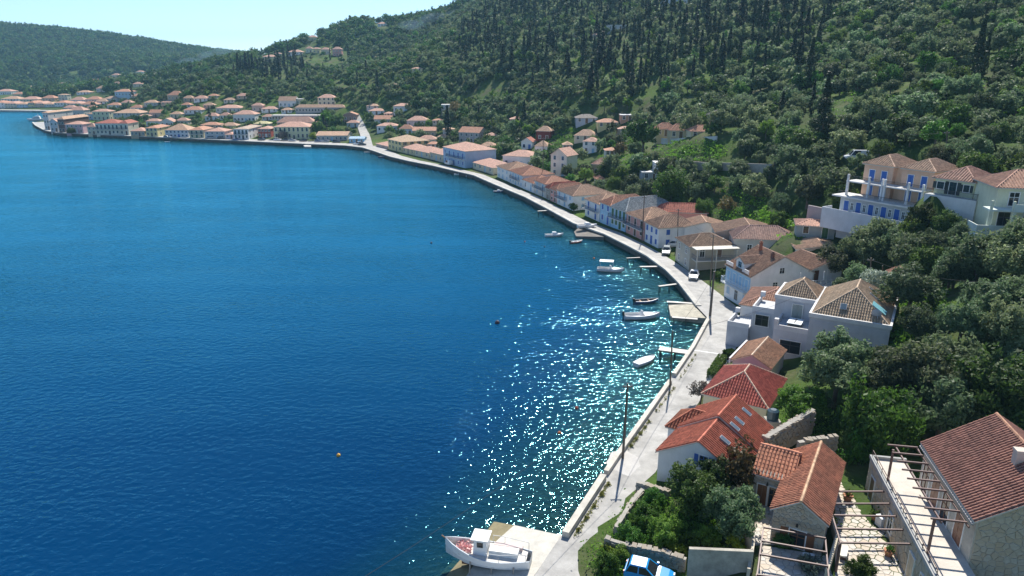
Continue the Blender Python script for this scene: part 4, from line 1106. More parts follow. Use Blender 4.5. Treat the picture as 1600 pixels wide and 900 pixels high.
# house C
XC = (-0.56, -0.83); PC = (31.6, 88.2)
t = frame_thing('orange_gable_house', 'low pinkish house with orange gable roof wedged beside grey villa', 'house', PC, XC, 1.5)
foot(PC, XC, 0, 7.2, 0, 4.6)
block(t, 0, 7.0, 0, 4.6, 3.1, 1.2, 'gx', (0.58, 0.50, 0.52), (0.52, 0.29, 0.17), ridge=(0.66, 0.5, 0.36))
p_ = MB(); p_.box(-0.1, 7.2, -0.42, -0.22, 2.6, 3.35); p_.build('parapet', plaster(WHITE), t)
window(t, 2.0, 0, 0.7, 1, 1.2, 'plain', None); window(t, 5.0, 0, 0.05, 1, 2.0, 'shut', WHITE, name='door')
# house D: grey villa with terraces
GV = (0.52, 0.53, 0.55)
XD = (-0.51, -0.86); PD_ = (44.6, 96.6)
t = frame_thing('terraced_villa', 'large grey villa with stepped terraces and tan tiled hip roofs', 'villa', PD_, XD, 2.0)
foot(PD_, XD, -1, 13, -11, 9.4)
T_D = (0.50, 0.36, 0.23)
_, rf = block(t, 0, 12.8, 0, 9.2, 7.5, 3.1, 'hip', GV, T_D, o=-0.12, z0=-3)
_, rf2 = block(t, 0, 6.6, -5.4, 0.4, 7.3, 2.1, 'hip', GV, T_D, o=-0.12, z0=-3, wname='wing_wall', rname='wing_roof')
pp = MB()
for (x0, x1, y0, y1) in ((-.15, 12.95, -.15, .12), (-.15, 12.95, 9.08, 9.35), (12.68, 12.95, .123, 9.077), (-.15, .12, .123, 9.077)): pp.box(x0, x1, y0, y1, 7.2, 7.72)
for (x0, x1, y0, y1) in ((-.15, 6.75, -5.55, -5.28), (6.48, 6.75, -5.277, -.153), (-.15, .12, -5.277, -.153)): pp.box(x0, x1, y0, y1, 7.0, 7.55)
pp.build('parapet', plaster((0.66, 0.65, 0.63)), t)
tb = MB(); tb.box(6.6, 11.6, -4.4, 0, -3, 4.3); tb.build('terrace_block', plaster(GV), t)
ob = MB()
for (x0, x1, y0, y1) in ((11.4, 11.6, -4.4, 0), (6.6, 11.397, -4.4, -4.2)): ob.box(x0, x1, y0, y1, 4.303, 4.95)
ob.box(11.0, 11.62, -4.42, -3.9, 4.95, 5.7); ob.build('terrace_parapet', plaster((0.62, 0.62, 0.62)), t)
tb = MB(); tb.box(0.8, 6.4, -8.4, -5.4, -3, 4.6); tb.build('terrace_block', plaster(GV), t)
ob = MB()
for (x0, x1, y0, y1) in ((6.2, 6.4, -8.4, -5.4), (0.8, 6.197, -8.4, -8.2)): ob.box(x0, x1, y0, y1, 4.603, 5.3)
ob.box(0.8, 1.4, -8.42, -7.8, 5.3, 6.0); ob.build('terrace_parapet', plaster((0.62, 0.62, 0.62)), t)
tb = MB(); tb.box(2.6, 7.6, -11.4, -8.4, -3, 2.2); tb.build('terrace_block', plaster(GV), t)
ob = MB()
for (x0, x1, y0, y1) in ((7.4, 7.6, -11.4, -8.4), (2.6, 7.397, -11.4, -11.2)): ob.box(x0, x1, y0, y1, 2.203, 2.85)
ob.box(2.6, 3.2, -11.42, -10.8, 2.85, 3.5); ob.build('terrace_parapet', plaster((0.62, 0.62, 0.62)), t)
window(t, 6.75, -2.4, 4.4, 1.3, 2.2, 'shut', (0.28, 0.32, 0.30), rz=math.pi / 2, name='door')
window(t, 11.62, -2.1, 1.3, 2.6, 1.7, 'plain', DK, rz=math.pi / 2)
window(t, 6.62, -6.9, 2.6, 1.8, 1.6, 'plain', DK, rz=math.pi / 2)
for x in (1.4, 4.0): window(t, x, -8.4, 2.3, 1.0, 1.6, 'plain', None)
for y in (1.6, 4.6, 7.6):
    b = MB(); b.box(12.8, 12.84, y - 1.3, y + 1.3, 5.9, 6.8); b.build('wall_panel', plaster((0.50, 0.51, 0.54)), t)
sk = math.atan2(3.1, 4.6)
skylight(t, (11.3, 3.6, 8.65), Matrix.Rotation(math.atan2(3.1, 4.2), 4, 'Y'), 0.9, 0.8)
for y, x in ((6.3, 5.0), (6.6, 7.0)): skylight(t, (x, y, 9.45 - (y - 6.3) * .65), Matrix.Rotation(-sk, 4, 'X'), 0.35, 1.4)
b = MB()
for k in range(4): b.box(9.3 + k * 0.42, 9.66 + k * .42, -1.0, 1.0, 0.1, 0.18)
pn = b.build('solar_panel', plain('solar_glass', (0.25, 0.55, 0.60), 0.15, bmp=0, var=0.1), t); pn.matrix_basis = Matrix.Translation((0, 7.5, 8.75)) @ Matrix.Rotation(-sk, 4, 'X')
b = MB(); b.tube([(12.0, 7.6, 7.6), (12.0, 7.6, 8.5)], 0.04, 6)
for k in range(4):
    b.tube([(12.0 - 0.05 * k, 7.5 - 0.03 * k, 8.6 + .01 * k), (12.0 - 0.05 * k - .06, 7.5 - .03 * k, 8.62 + .01 * k)], [0.2 + .12 * k, 0.24 + 0.12 * k], 14)
b.build('satellite_dish', plain('dish_grey', (0.45, 0.45, 0.46), 0.5, bmp=0), t)
def planter_plants(n, x0, x1, y0, y1, z, seed):
    rg = random.Random(seed); b = MB()
    for k in range(n):
        x = rg.uniform(x0, x1); y = rg.uniform(y0, y1)
        for j in range(7):
            a = rg.uniform(0, 6.28); r = rg.uniform(.1, .28); h = rg.uniform(.15, .5)
            b.face([(x, y, z), (x + math.cos(a) * r + .06, y + math.sin(a) * r, z + h * .7), (x + math.cos(a) * r, y + math.sin(a) * r, z + h), (x + math.cos(a) * r - .06, y + math.sin(a) * r + .05, z + h * .6)])
    return b
planter_plants(60, 11.05, 11.38, -3.8, -.2, 4.3, 1).build('planter_greenery', plain('planter_green', (0.08, 0.15, 0.03)), t)
planter_plants(40, 5.7, 6.18, -8.1, -5.6, 4.6, 2).build('planter_greenery', plain('planter_green', (0.08, 0.15, 0.03)), t)
planter_plants(40, 6.9, 7.38, -11, -8.6, 2.2, 3).build('planter_greenery', plain('planter_green', (0.08, 0.15, 0.03)), t)
hb = MB(); hb.box(8.2, 10.4, -2.9, -1.3, 4.32, 5.0, 0); hb.box(8.1, 10.5, -3.0, -1.2, 5.0, 5.08, 1); hb.box(8.5, 10.1, -2.2, -2.0, 5.08, 5.1, 0)
ht = hb.build('hot_tub', [plain('tub_dark', (0.06, 0.06, 0.07)), plain('tub_cover', (0.62, 0.66, 0.68), 0.5)]); ht.matrix_world = t.matrix_basis if False else Matrix.Translation(t.location) @ Matrix.Rotation(t.rotation_euler.z, 4, 'Z')
tag(ht, 'covered rectangular hot tub on the grey villa terrace', 'hot tub')

# house E: white and blue house with dormer
PE = pz(1131, 461, 1.4); PE1 = pz(1168, 483, 1.4)
XE = Vector((PE1[0] - PE[0], PE1[1] - PE[1])).normalized(); wE = math.dist(PE[:2], PE1[:2])
t = frame_thing('dormer_house', 'white house with pale blue front, dormer window and brown tiled roof', 'house', PE, XE, 1.4)
foot(PE, XE, -1, wE + 1, -1, 18)
T_E = (0.40, 0.24, 0.155)
block(t, 0, wE, 0, 11.5, 5.6, 3.0, 'gx', WHITE, T_E, lod=2)
_, r2 = block(t, 0.6, wE - 0.6, 11.5, 17.5, 6.1, 1.2, 'gx', WHITE, T_E, lod=2, wname='rear_wall', rname='rear_roof', o=.9)
fb = MB(); fb.box(-.02, wE + .02, -.03, 0, 2.65, 5.5); fb.build('blue_front_panel', plaster((0.40, 0.58, 0.72)), t)
balcony(t, 0.2, wE - .2, 2.75, 1.0, rail=(0.62, 0.7, 0.76))
for k in range(4): window(t, wE * (k + .5) / 4, -.03, 2.85, 0.9, 1.9, 'shut', (0.32, 0.52, 0.68))
for k, st in enumerate(('shut', 'plain', 'shut')): window(t, wE * (k + .5) / 3, 0, 0.3 if k == 1 else .7, 1.0, 1.9 if k == 1 else 1.3, st, (0.32, 0.45, 0.56))
for y, z, h in ((4.6, 3.2, 1.1), (7.6, 2.9, 1.3), (5.6, 5.7, 1.0)): window(t, wE, y, z, 0.9, h, 'plain', None, rz=math.pi / 2)
# dormer
block(t, wE * .3, wE * .62, 0.4, 4.4, 7.1, 0.75, 'gy', WHITE, T_E, lod=2, z0=5.0, wname='dormer_wall', rname='dormer_roof')
window(t, wE * .46, .4, 6.0, 1.1, 1.0, 'plain', (0.25, 0.45, 0.6))
for x0, x1 in ((0, wE * .28), (wE * .66, wE * .92)):
    rb = MB()
    rb.box(x0, x1, -.12, 0.0, 6.25, 6.35)
    k = int((x1 - x0) / .22)
    for i in range(k + 1): rb.box(x0 + (x1 - x0 - .08) * i / k, x0 + (x1 - x0 - .08) * i / k + .08, -.1, -.02, 5.72, 6.25)
    rb.build('roof_balustrade', plaster(WHITE), t)
chimney(t, wE * .25, 5.0, 7.8, 9.6, 0.4, (0.35, 0.14, 0.08)); chimney(t, wE * .8, 4.6, 7.8, 8.8, 0.45, (0.16, 0.08, 0.06))
ZV = 3.6
vb = MB(); vb.box(wE, wE + 1.6, 8.0, 17.2, ZV - .2, ZV); vb.build('veranda', plaster(WHITE), t)
vr = MB()
for i in range(10):
    y = 8.0 + 9.2 * i / 9; vr.box(wE + 1.48, wE + 1.6, y - .06, y + .06, ZV + .003, ZV + .95)
    if i < 9:
        y2 = 8.0 + 9.2 * (i + 1) / 9
        vr.bar((wE + 1.54, y + .06, ZV + .1), (wE + 1.54, y2 - .06, ZV + .85), .06, .06); vr.bar((wE + 1.54, y + .06, ZV + .85), (wE + 1.54, y2 - .06, ZV + .1), .06, .06)
vr.box(wE + 1.48, wE + 1.6, 8.0, 17.2, ZV + .953, ZV + 1.03); vr.build('lattice_railing', plaster(WHITE), t)
for y in (8.1, 12.5, 17.0):
    vp = MB(); vp.box(wE + 1.42, wE + 1.56, y - .07, y + .07, ZV + 1.03, 6.1); vp.build('veranda_post', plaster(WHITE), t)
    vp = MB(); vp.box(wE + 1.4, wE + 1.55, y - .08, y + .08, 0, ZV - .2); vp.build('veranda_pillar', plaster(WHITE), t)
window(t, wE - .58, 12.6, ZV + .05, 0.9, 2.0, 'shut', (0.14, 0.06, 0.03), rz=math.pi / 2, name='door'); window(t, wE - .58, 15.2, ZV + .05, 0.9, 1.8, 'shut', WHITE, rz=math.pi / 2, name='door')
stp = MB()
for i in range(14): stp.box(wE + .4, wE + 1.5, 17.2 + i * .26, 17.46 + i * .26, ZV - .42 - i * .24, ZV - .2 - i * .24)
stp.build('outside_stair', plaster(WHITE), t)
# house F
PF = (38.6, 108.6); XF = (-0.48, -0.88)
t = frame_thing('white_cottage', 'white cottage with russet roof squeezed between dormer house and villa', 'house', PF, XF, 1.5)
foot(PF, XF, 0, 9, 0, 8)
block(t, 0, 9.2, 0, 8.5, 4.3, 1.8, 'hip', WHITE, (0.44, 0.24, 0.16), lod=2)
for k in range(3): window(t, 1.5 + 3 * k, 0, 1.2 if k != 1 else .05, 1, 1.3 if k != 1 else 2.0, 'shut', SKYB)
# house G
PG = pz(1055, 405, 1.4); PG1 = pz(1076, 421, 1.4); XG = Vector((PG1[0] - PG[0], PG1[1] - PG[1])).normalized(); wG = math.dist(PG[:2], PG1[:2])
t = frame_thing('beige_house', 'beige house with brown hip roof and railed balcony by the road', 'house', PG, XG, 1.4)
foot(PG, XG, 0, wG + 3, 0, 10)
block(t, 0, wG, 0, 9.0, 4.6, 1.7, 'hip', (0.52, 0.47, 0.38), (0.33, 0.215, 0.14), lod=2)
for k in range(2): window(t, wG * (k + .5) / 2, 0, 2.8, .9, 1.2, 'plain', None); window(t, wG * (k + .5) / 2, 0, .4, .8, 1.2, 'plain', None)
bb = MB(); bb.box(wG, wG + 2.4, 0.4, 8.8, 2.1, 2.3); bb.box(wG, wG + 2.6, 0.2, 9.0, 4.5, 4.65)
for y in (.6, 4.5, 8.6): bb.box(wG + 2.2, wG + 2.38, y - .09, y + .09, -1, 2.1); bb.box(wG + 2.2, wG + 2.38, y - .09, y + .09, 2.3, 4.5)
bb.build('side_balcony', plaster((0.62, 0.58, 0.5)), t)
rr = MB(); rr.bar((wG + 2.35, .4, 3.25), (wG + 2.35, 8.8, 3.25), .06, .06)
for i in range(40): rr.bar((wG + 2.35, .4 + 8.4 * i / 39, 2.3), (wG + 2.35, .4 + 8.4 * i / 39, 3.25), .03, .03)
for i in range(11): rr.bar((wG + 2.35 * i / 10, .4, 2.3), (wG + 2.35 * i / 10, .4, 3.25), .03, .03)
rr.bar((wG, .4, 3.25), (wG + 2.35, .4, 3.25), .06, .06)
rr.build('railing', plain('rail_grey', (0.2, 0.2, 0.22)), t)
window(t, wG, 2.5, 2.35, 1.0, 1.9, 'plain', None, rz=math.pi / 2); window(t, wG, 6, 2.35, 1.0, 1.9, 'shut', (0.2, 0.12, .08), rz=math.pi / 2, name='door')
# neighbours behind G and E
def NB(name, label, u, v, z, w, d, he, rise, kind, wallc, roofc, xdir=(-0.15, -0.99), nf=3, ns=2, **kw):
    P = pz(u, v, z); c = Vector((xdir[0], xdir[1], 0)).normalized(); s = Vector((-c.y, c.x, 0))
    P0 = Vector(P) ; P1 = P0 + c * w
    return house(name, label, P0, P1, z, d, he, rise=rise, roof=kind, wallc=wallc, roofc=roofc, nf=nf, ns=ns, lod=1, storeys=max(1, int(he / 2.4)), below=4, **kw)
NB('backyard_house', 'long brown roofed house directly behind beige house', 1111, 372, 4.2, 7, 13, 3.0, 1.6, 'gx', (0.5, 0.42, 0.33), T_BR)
NB('backyard_house', 'house with mottled tiled hip roof behind dormer house', 1137, 384, 4.0, 7.5, 12, 3.4, 1.9, 'hip', (0.6, 0.55, 0.48), (0.36, 0.22, 0.17))
NB('backyard_house', 'flat topped annex with low tan roof right of dormer house', 1232, 401, 5.0, 6, 9, 3.0, 0.9, 'gx', (0.55, 0.5, 0.42), T_TAN)
NB('backyard_house', 'red roofed house behind pink quay house', 1022, 345, 2.6, 6, 12, 3.6, 1.6, 'hip', PINK, T_RED)
NB('backyard_house', 'orange roofed extension with white parapet beside white blue shuttered house', 1062, 372, 1.6, 7, 9, 4.2, 1.2, 'gx', WHITE, T_TAN, xdir=(-0.1, -0.99))
HH(1240, 1306, 356, 374, 343, 'open terrace house with tan roof below blue shuttered apartments', wallc=(0.35,0.38,0.36), roofc=T_PK, name='garden_house', group=None, yaw=-18, shut=GRN)
NB('garden_hut', 'small hut with orange gable roof among the olive trees', 1391, 457, 8.2, 3.0, 3.6, 2.3, 0.9, 'gy', (0.5, 0.5, 0.5), T_OR, xdir=(0.95, -0.3), nf=1, ns=1)

# apartments K: peach with blue doors on terraces
XK = Vector((0.6, -1)).normalized()
PK0 = Vector(pz(1311, 329, 14.2)); 
t = frame_thing('apartment_house', 'peach apartments with blue doors on three terraced levels', 'apartments', PK0, XK, 14.2)
foot(PK0, XK, -1, 15.5, -1.5, 11)
wK = 15.0
boxpart(t, 'lower_wall', plaster((0.55, 0.56, 0.56)), (0, wK, 0, 3.5, -5, 2.7))
boxpart(t, 'lower_terrace', plaster((0.60, 0.63, 0.66)), (-1.5, wK + 1, -2.6, 0, -3, 0.0), (-1.5, wK + 1, -2.75, -2.6, -3, 0.75), (-1.65, -1.5, -2.75, 0, -3, .75))
boxpart(t, 'middle_terrace', plaster((0.74, 0.73, 0.70)), (-1.2, wK + .3, -1.0, 3.4, 2.703, 2.95))
# two towers
for k, (x0, x1, nm) in enumerate(((1.5, 7.0, 'left'), (8.6, 14.2, 'right'))):
    block(t, x0, x1, 3.5, 11.0, 8.7, 1.5, 'hip', PEACH, (0.48, 0.31, 0.2), lod=1, z0=-5, wname='tower_wall', rname='tower_roof', o=.35)
    boxpart(t, 'upper_terrace', plaster((0.74, 0.73, 0.70)), (x0 - 1.3, x1 + .2, .6, 3.5, 5.35, 5.55))
    for xx in (x0 - 1.1, x0 + (x1 - x0) * .55, x1): boxpart(t, 'terrace_pillar', plaster(WHITE), (xx - .18, xx + .18, .7, 1.05, 2.953, 5.35)); boxpart(t, 'terrace_post', plaster(WHITE), (xx - .16, xx + .16, .7, 1.0, 5.553, 6.7))
    for f in (.3, .72):
        window(t, x0 + (x1 - x0) * f, 3.5, 5.65, 1.0, 1.95, 'shut', BLUE, name='door'); window(t, x0 + (x1 - x0) * f, 3.5, 3.05, 1.0, 1.9, 'shut', BLUE, name='door')
    window(t, x1, 7, 6.2, .8, 1.1, 'plain', None, rz=math.pi / 2)
    r = MB()
    for z in (5.553, 2.953):
        xa, xb, yy = (x0 - 1.1, x1, .8) if z > 5 else (x0 - 1.6, x1 + 1.2, -.9)
        r.bar((xa, yy, z + .9), (xb, yy, z + .9), .05, .05)
        for i in range(40): r.bar((xa + (xb - xa) * i / 39, yy, z), (xa + (xb - xa) * i / 39, yy, z + .9), .025, .025)
    r.build('railing', plain('rail_dark', (0.05, 0.05, 0.06)), t)
boxpart(t, 'link_wall', plaster((0.72, 0.5, 0.34)), (7.0, 8.6, 4.5, 10, -5, 8.4))
for i in range(6):
    x = 1.3 + i * 2.4
    window(t, x, 0, 0.05, 0.95, 2.0, 'shut', BLUE, name='door') if i % 1 == 0 else None
    window(t, x + 1.15, 0, 0.5, 0.55, 1.3, 'plain', None)
# pale house L right of the apartments
PL = Vector(pz(1458, 301, 20.0)); PL1 = Vector(pz(1519, 310, 20.0))
XL = Vector((PL1.x - PL.x, PL1.y - PL.y)).normalized(); wL = (PL1 - PL).length
t = frame_thing('pale_green_house', 'pale green bungalow with salmon hip roof and long railed terrace', 'house', PL, XL, 20.0)
foot(PL, XL, -1, 13, -3, 10)
hL = zat(PL, 276) - 20.0
block(t, 0, wL, 0, 7.0, hL, 1.7, 'hip', (0.66, 0.70, 0.48), (0.50, 0.29, 0.20), lod=1, z0=-5, o=.4)
boxpart(t, 'terrace', plaster((0.62, 0.64, 0.64)), (-.5, wL + 1.4, -1.5, -.003, -5, -.05), (wL + .003, wL + 1.4, 0, 7.0, -5, -.05))
for x, w in ((wL * .16, 1.1), (wL * .48, 1.1), (wL * .82, .9)): window(t, x, 0, .1 if w == 1.1 and x > 2 else .8, w, 2.0 if x > 2 and w == 1.1 else 1.1, 'open', (0.02, 0.03, 0.03))
window(t, wL, 2.2, .7, 1.0, 1.2, 'open', (0.02, 0.03, .03), rz=math.pi / 2)
r = MB()
r.bar((-.4, -1.4, .9), (wL + 1.3, -1.4, .9), .06, .06); r.bar((wL + 1.3, -1.4, .9), (wL + 1.3, 6.8, .9), .06, .06)
for i in range(60): r.bar((-.4 + (wL + 1.7) * i / 59, -1.4, -.05), (-.4 + (wL + 1.7) * i / 59, -1.4, .9), .03, .03)
for i in range(40): r.bar((wL + 1.3, -1.4 + 8.2 * i / 39, -.05), (wL + 1.3, -1.4 + 8.2 * i / 39, .9), .03, .03)
r.build('railing', plain('rail_dark', (0.05, 0.05, 0.06)), t)
# villa M at the right edge
PM = Vector(pz(1552, 336, 19.0)); XM = Vector((1, -0.22)).normalized()
t = frame_thing('balcony_villa', 'pale yellow villa with salmon roof and two deep balconies at picture edge', 'villa', PM, XM, 19.0)
foot(PM, XM, -4, 14, -5, 9)
block(t, 0, 12, 0, 8, 4.2, 1.9, 'hip', (0.70, 0.70, 0.50), (0.48, 0.27, 0.18), lod=1, z0=-6, o=.5)
boxpart(t, 'lower_balcony', plaster((0.60, 0.66, 0.60)), (-3.0, 12, -3.2, -.003, -6, -1.7), (-3.0, 12, -3.35, -3.2, -6, -.9), (-3.15, -3.0, -3.35, 0, -6, -.9))
boxpart(t, 'upper_balcony', plaster((0.60, 0.66, 0.60)), (-1.6, 12, -2.6, -.003, 1.0, 1.25), (1.4, 12, -2.7, -2.6, 1.0, 2.1))
for xx in (-1.4, 1.6, 6.5): boxpart(t, 'balcony_pillar', plaster((0.66, 0.68, 0.52)), (xx - .22, xx + .22, -2.6, -2.15, -1.7, 1.0))
for xx in (-1.4, 1.4): boxpart(t, 'balcony_post', plaster((0.66, 0.68, 0.52)), (xx - .15, xx + .15, -2.6, -2.3, 1.253, 2.5))
for x in (2.2, 5.5, 9.0): window(t, x, 0, 1.4, 1.3, 2.0, 'plain', None, name='door'); window(t, x - .8, 0, -1.6, 1.6, 2.1, 'plain', DK, name='door')
# retaining walls by the apartments
def fence_wall(name, label, pts, h, th, mat, below=2.5, cat='wall', seg=None):
    mb = MB()
    for i in range(len(pts) - 1):
        a = Vector(pts[i][:2]); b = Vector(pts[i + 1][:2]); d = (b - a).normalized(); n_ = Vector((d.y, -d.x)) * th / 2
        za, zb_ = pts[i][2], pts[i + 1][2]
        mb.hexa([(*(a + n_), za - below), (*(b + n_), zb_ - below), (*(b - n_), zb_ - below), (*(a - n_), za - below), (*(a + n_), za + h), (*(b + n_), zb_ + h), (*(b - n_), zb_ + h), (*(a - n_), za + h)])
    o = mb.build(name, mat); return tag(o, label, cat)
fence_wall('retaining_wall', 'grey brown retaining wall below the peach apartments', [pz(1262, 333, 12.2), pz(1310, 343, 12.2), pz(1352, 357, 12.0)], 1.6, 0.4, plaster((0.34, 0.30, 0.30)))
fence_wall('retaining_wall', 'grey stone retaining wall along the upper road', [hit(1050, 262), hit(1100, 266), hit(1150, 268), hit(1205, 270)], 2.0, 0.4, MORT)
fence_wall('garden_wall', 'white wall under the three yellow villas', [hit(1024, 222), hit(1050, 224), hit(1120, 221)], 1.4, 0.3, plaster((0.6, 0.6, 0.58)))

# ------------------------------------------------------------------ stone cottage (I), stone house (J), pergolas, courts
STW = concrete('stone_wall_core', (0.50, 0.46, 0.38), 0.4, 1.5)
XI = (-0.505, -0.863); PI_ = (26.2, 58.0)
t = frame_thing('stone_cottage', 'stone cottage with orange tiled gable roof and brown shutters', 'cottage', PI_, XI, 3.0)
foot(PI_, XI, 0, 10.3, -3, 4)
T_I = (0.52, 0.22, 0.125)
block(t, 0.0, 10.2, 0, 3.9, 3.0, 1.35, 'gx', STONE, T_I, mat=STW, ridge=(0.62, 0.40, 0.24))
block(t, 0.2, 5.6, -2.5, 0.5, 3.0, 1.35, 'gy', STONE, T_I, mat=STW, wname='side_wall', rname='side_roof', o=.2)
stones(t, [(0.05, -0.3), (3.85, -0.3), (3.85, 2.98), (1.95, 4.25), (0.05, 2.98)], M_side(10.2), 0.42, 0.30, LIME, seed=3, holes=((1.0, 3.0, -.4, 1.75),))
stones(t, [(-2.45, -0.3), (-.02, -0.3), (-.02, 2.9), (-2.45, 2.9)], M_side(5.6), 0.42, 0.30, LIME, seed=4, holes=((-2.3, -.3, -.4, 2.15),))
window(t, 10.24, 2.0, 0.0, 1.2, 1.6, 'open', (0.20, 0.08, 0.035), rz=math.pi / 2)
window(t, 5.66, -1.7, 0.0, 0.8, 2.0, 'shut', (0.20, 0.09, 0.04), rz=math.pi / 2, name='door'); window(t, 5.66, -.75, 0.0, 0.75, 2.0, 'plain', (0.16, 0.08, 0.04), rz=math.pi / 2, name='door')
b = MB(); b.bar((5.7, -1.3, 2.4), (5.95, -1.3, 2.45), .05, .05); b.tube([(5.95, -1.3, 2.2), (5.95, -1.3, 2.45)], [.1, .06], 8); b.build('wall_lamp', plain('lamp_black', (0.02, 0.02, 0.02)), t)
b = MB(); b.bar((10.3, 1.9, 2.2), (10.5, 1.9, 2.3), .05, .05); b.tube([(10.5, 1.9, 2.05), (10.5, 1.9, 2.3)], [.1, .06], 8); b.build('wall_lamp', plain('lamp_black', (0.02, 0.02, 0.02)), t)

# house J
XJ = (-0.2, -0.98); PJ = (34.3, 52.3)
t = frame_thing('stone_house', 'stone house with red brown tiled roof, upper terrace and chimney', 'house', PJ, XJ, 3.2)
foot(PJ, XJ, -5, 16, -4, 11)
T_J = (0.36, 0.175, 0.125)
block(t, 0, 10.4, 0, 9.6, 6.8, 3.1, 'gx', STONE, T_J, mat=STW, z0=-1, ridge=(0.45, 0.24, 0.15), o=.3)
boxpart(t, 'terrace_block', STW, (-3.4, 13.5, -2.9, -.003, -1, 3.1))
tm = concrete('terrace_screed', (0.62, 0.56, 0.48), 0.3, 0.7)
boxpart(t, 'terrace_floor', tm, (-3.2, 13.4, -2.7, -.01, 3.103, 3.15))
boxpart(t, 'terrace_kerb', concrete('kerb_grey', (0.42, 0.42, 0.40), .4, .8), (-3.45, 13.6, -3.0, -2.7, 3.1, 3.42), (-3.45, -3.2, -2.697, 0, 3.1, 3.42))
stones(t, [(0.1, -0.5), (9.5, -0.5), (9.5, 6.75), (4.8, 9.7), (0.1, 6.75)], M_side(10.4), 0.55, 0.40, LIME, seed=8, holes=((3.0, 4.4, -.6, 2.2),))
stones(t, [(-3.3, -0.3), (13.4, -0.3), (13.4, 3.0), (-3.3, 3.0)], M_front(-2.9), 0.7, 0.45, LIME, seed=9, holes=((-2.2, -1.0, -.5, 2.3), (3.0, 4.4, -.5, 2.4), (8.2, 9.6, -.5, 2.4), (10.6, 12.0, -.5, 2.4)))
for x, st, c in ((-1.6, 'shut', BRN), (3.7, 'plain', None), (8.9, 'shut', (0.5, 0.42, 0.3)), (11.3, 'shut', BRN)):
    window(t, x, -2.95, 0.0 if st == 'shut' else .5, 1.0, 2.1 if st == 'shut' else 1.5, st, c, name='door' if st == 'shut' else 'window')
for x, st in ((1.3, 'plain'), (3.4, 'shut'), (5.6, 'plain'), (8.2, 'shut')): window(t, x, 0, 3.2, 1.4, 2.2, st, (0.20, 0.08, 0.04), name='door')
window(t, 10.45, 3.7, 0.2, 1.1, 2.0, 'shut', (0.13, 0.05, 0.03), rz=math.pi / 2, name='door')
b = MB(); b.box(6.0, 6.6, 3.4, 4.0, 8.2, 10.1); b.box(5.95, 6.65, 3.35, 4.05, 10.1, 10.3); b.build('chimney', plaster((0.58, 0.50, 0.42)), t)
rl = MB()
rl.bar((-3.2, -2.85, 4.0), (12.8, -2.85, 4.0), .05, .05); rl.bar((-3.2, -2.85, 3.7), (12.8, -2.85, 3.7), .035, .035)
for i in range(12): rl.bar((-3.2 + 16 * i / 11, -2.85, 3.42), (-3.2 + 16 * i / 11, -2.85, 4.0), .04, .04)
rl.build('railing', plain('rust_iron', (0.09, 0.045, 0.035), 0.6), t)
gt = MB(); gt.bar((-.2, -.34, 6.42), (10.6, -.34, 6.42), .12, .12); gt.build('gutter', plain('gutter_grey', (0.25, 0.25, 0.26)), t)
WJ = Matrix.Translation(t.location) @ Matrix.Rotation(t.rotation_euler.z, 4, 'Z')
IRON = plain('pergola_iron', (0.13, 0.065, 0.055), 0.5, var=0.3)
def pergola(label, M, beams, purlins, posts):
    o = thing('pergola', label, 'pergola', M.translation, M.to_euler().z, 'iron pergolas around the stone houses')
    for a, b_ in beams:
        m = MB(); m.bar(a, b_, .11, .12); m.build('beam', IRON, o)
    for a, b_ in purlins:
        m = MB(); m.bar(a, b_, .10, .14); m.build('purlin', IRON, o)
    for a, b_ in posts:
        m = MB(); m.bar(a, b_, .16, .16); m.build('post', IRON, o)
    return o
pergola('brown iron pergola over the upper terrace of the stone house', WJ,
        [((-0.4 + 1.3 * i, -.42, 6.15), (-0.4 + 1.3 * i, -2.75, 6.15)) for i in range(9)],
        [((-.6, -2.1, 6.02), (10.2, -2.1, 6.02)), ((-.6, -.42, 6.02), (10.4, -.42, 6.02))],
        [((0.2, -2.45, 3.15), (0.2, -2.45, 6.05)), ((9.9, -2.45, 3.15), (9.9, -2.45, 6.05))])
def toW(u, v, z): return Vector(pz(u, v, z))
def pergola_px(label, pairs, z, zf, posts):
    org = toW(pairs[0][0], pairs[0][1], zf); M = Matrix.Translation(org)
    bm = []; Lp = []; Rp = []
    for (u0, v0, u1, v1) in pairs:
        a = toW(u0, v0, z) - org; b_ = toW(u1, v1, z) - org; bm.append((a, b_)); Lp.append(a); Rp.append(b_)
    dn = Vector((0, 0, -.13))
    pl = [(Lp[0] + dn, Lp[-1] + dn), (Rp[0] + dn, Rp[-1] + dn)]
    ps = []
    for (w, f) in posts:
        q = (Lp if w == 0 else Rp); p = q[0].lerp(q[-1], f); ps.append((Vector((p.x, p.y, 0)), Vector((p.x, p.y, p.z - .2))))
    return pergola(label, M, bm, pl, ps)
pergola_px('brown iron pergola of five beams over paved court beside stone house', [(1290, 768, 1388, 768), (1297, 787, 1396, 787), (1303, 805, 1405, 807), (1308, 826, 1416, 828), (1314, 848, 1427, 850)], 5.8, 3.05, [(0, 0.02), (0, 0.98)])
pergola_px('brown iron pergola of four beams in front of the stone cottage', [(1193, 824, 1290, 841), (1190, 845, 1292, 863), (1187, 866, 1294, 885), (1183, 898, 1296, 910)], 5.4, 3.0, [(0, 0.3), (0, 0.97), (1, .95)])
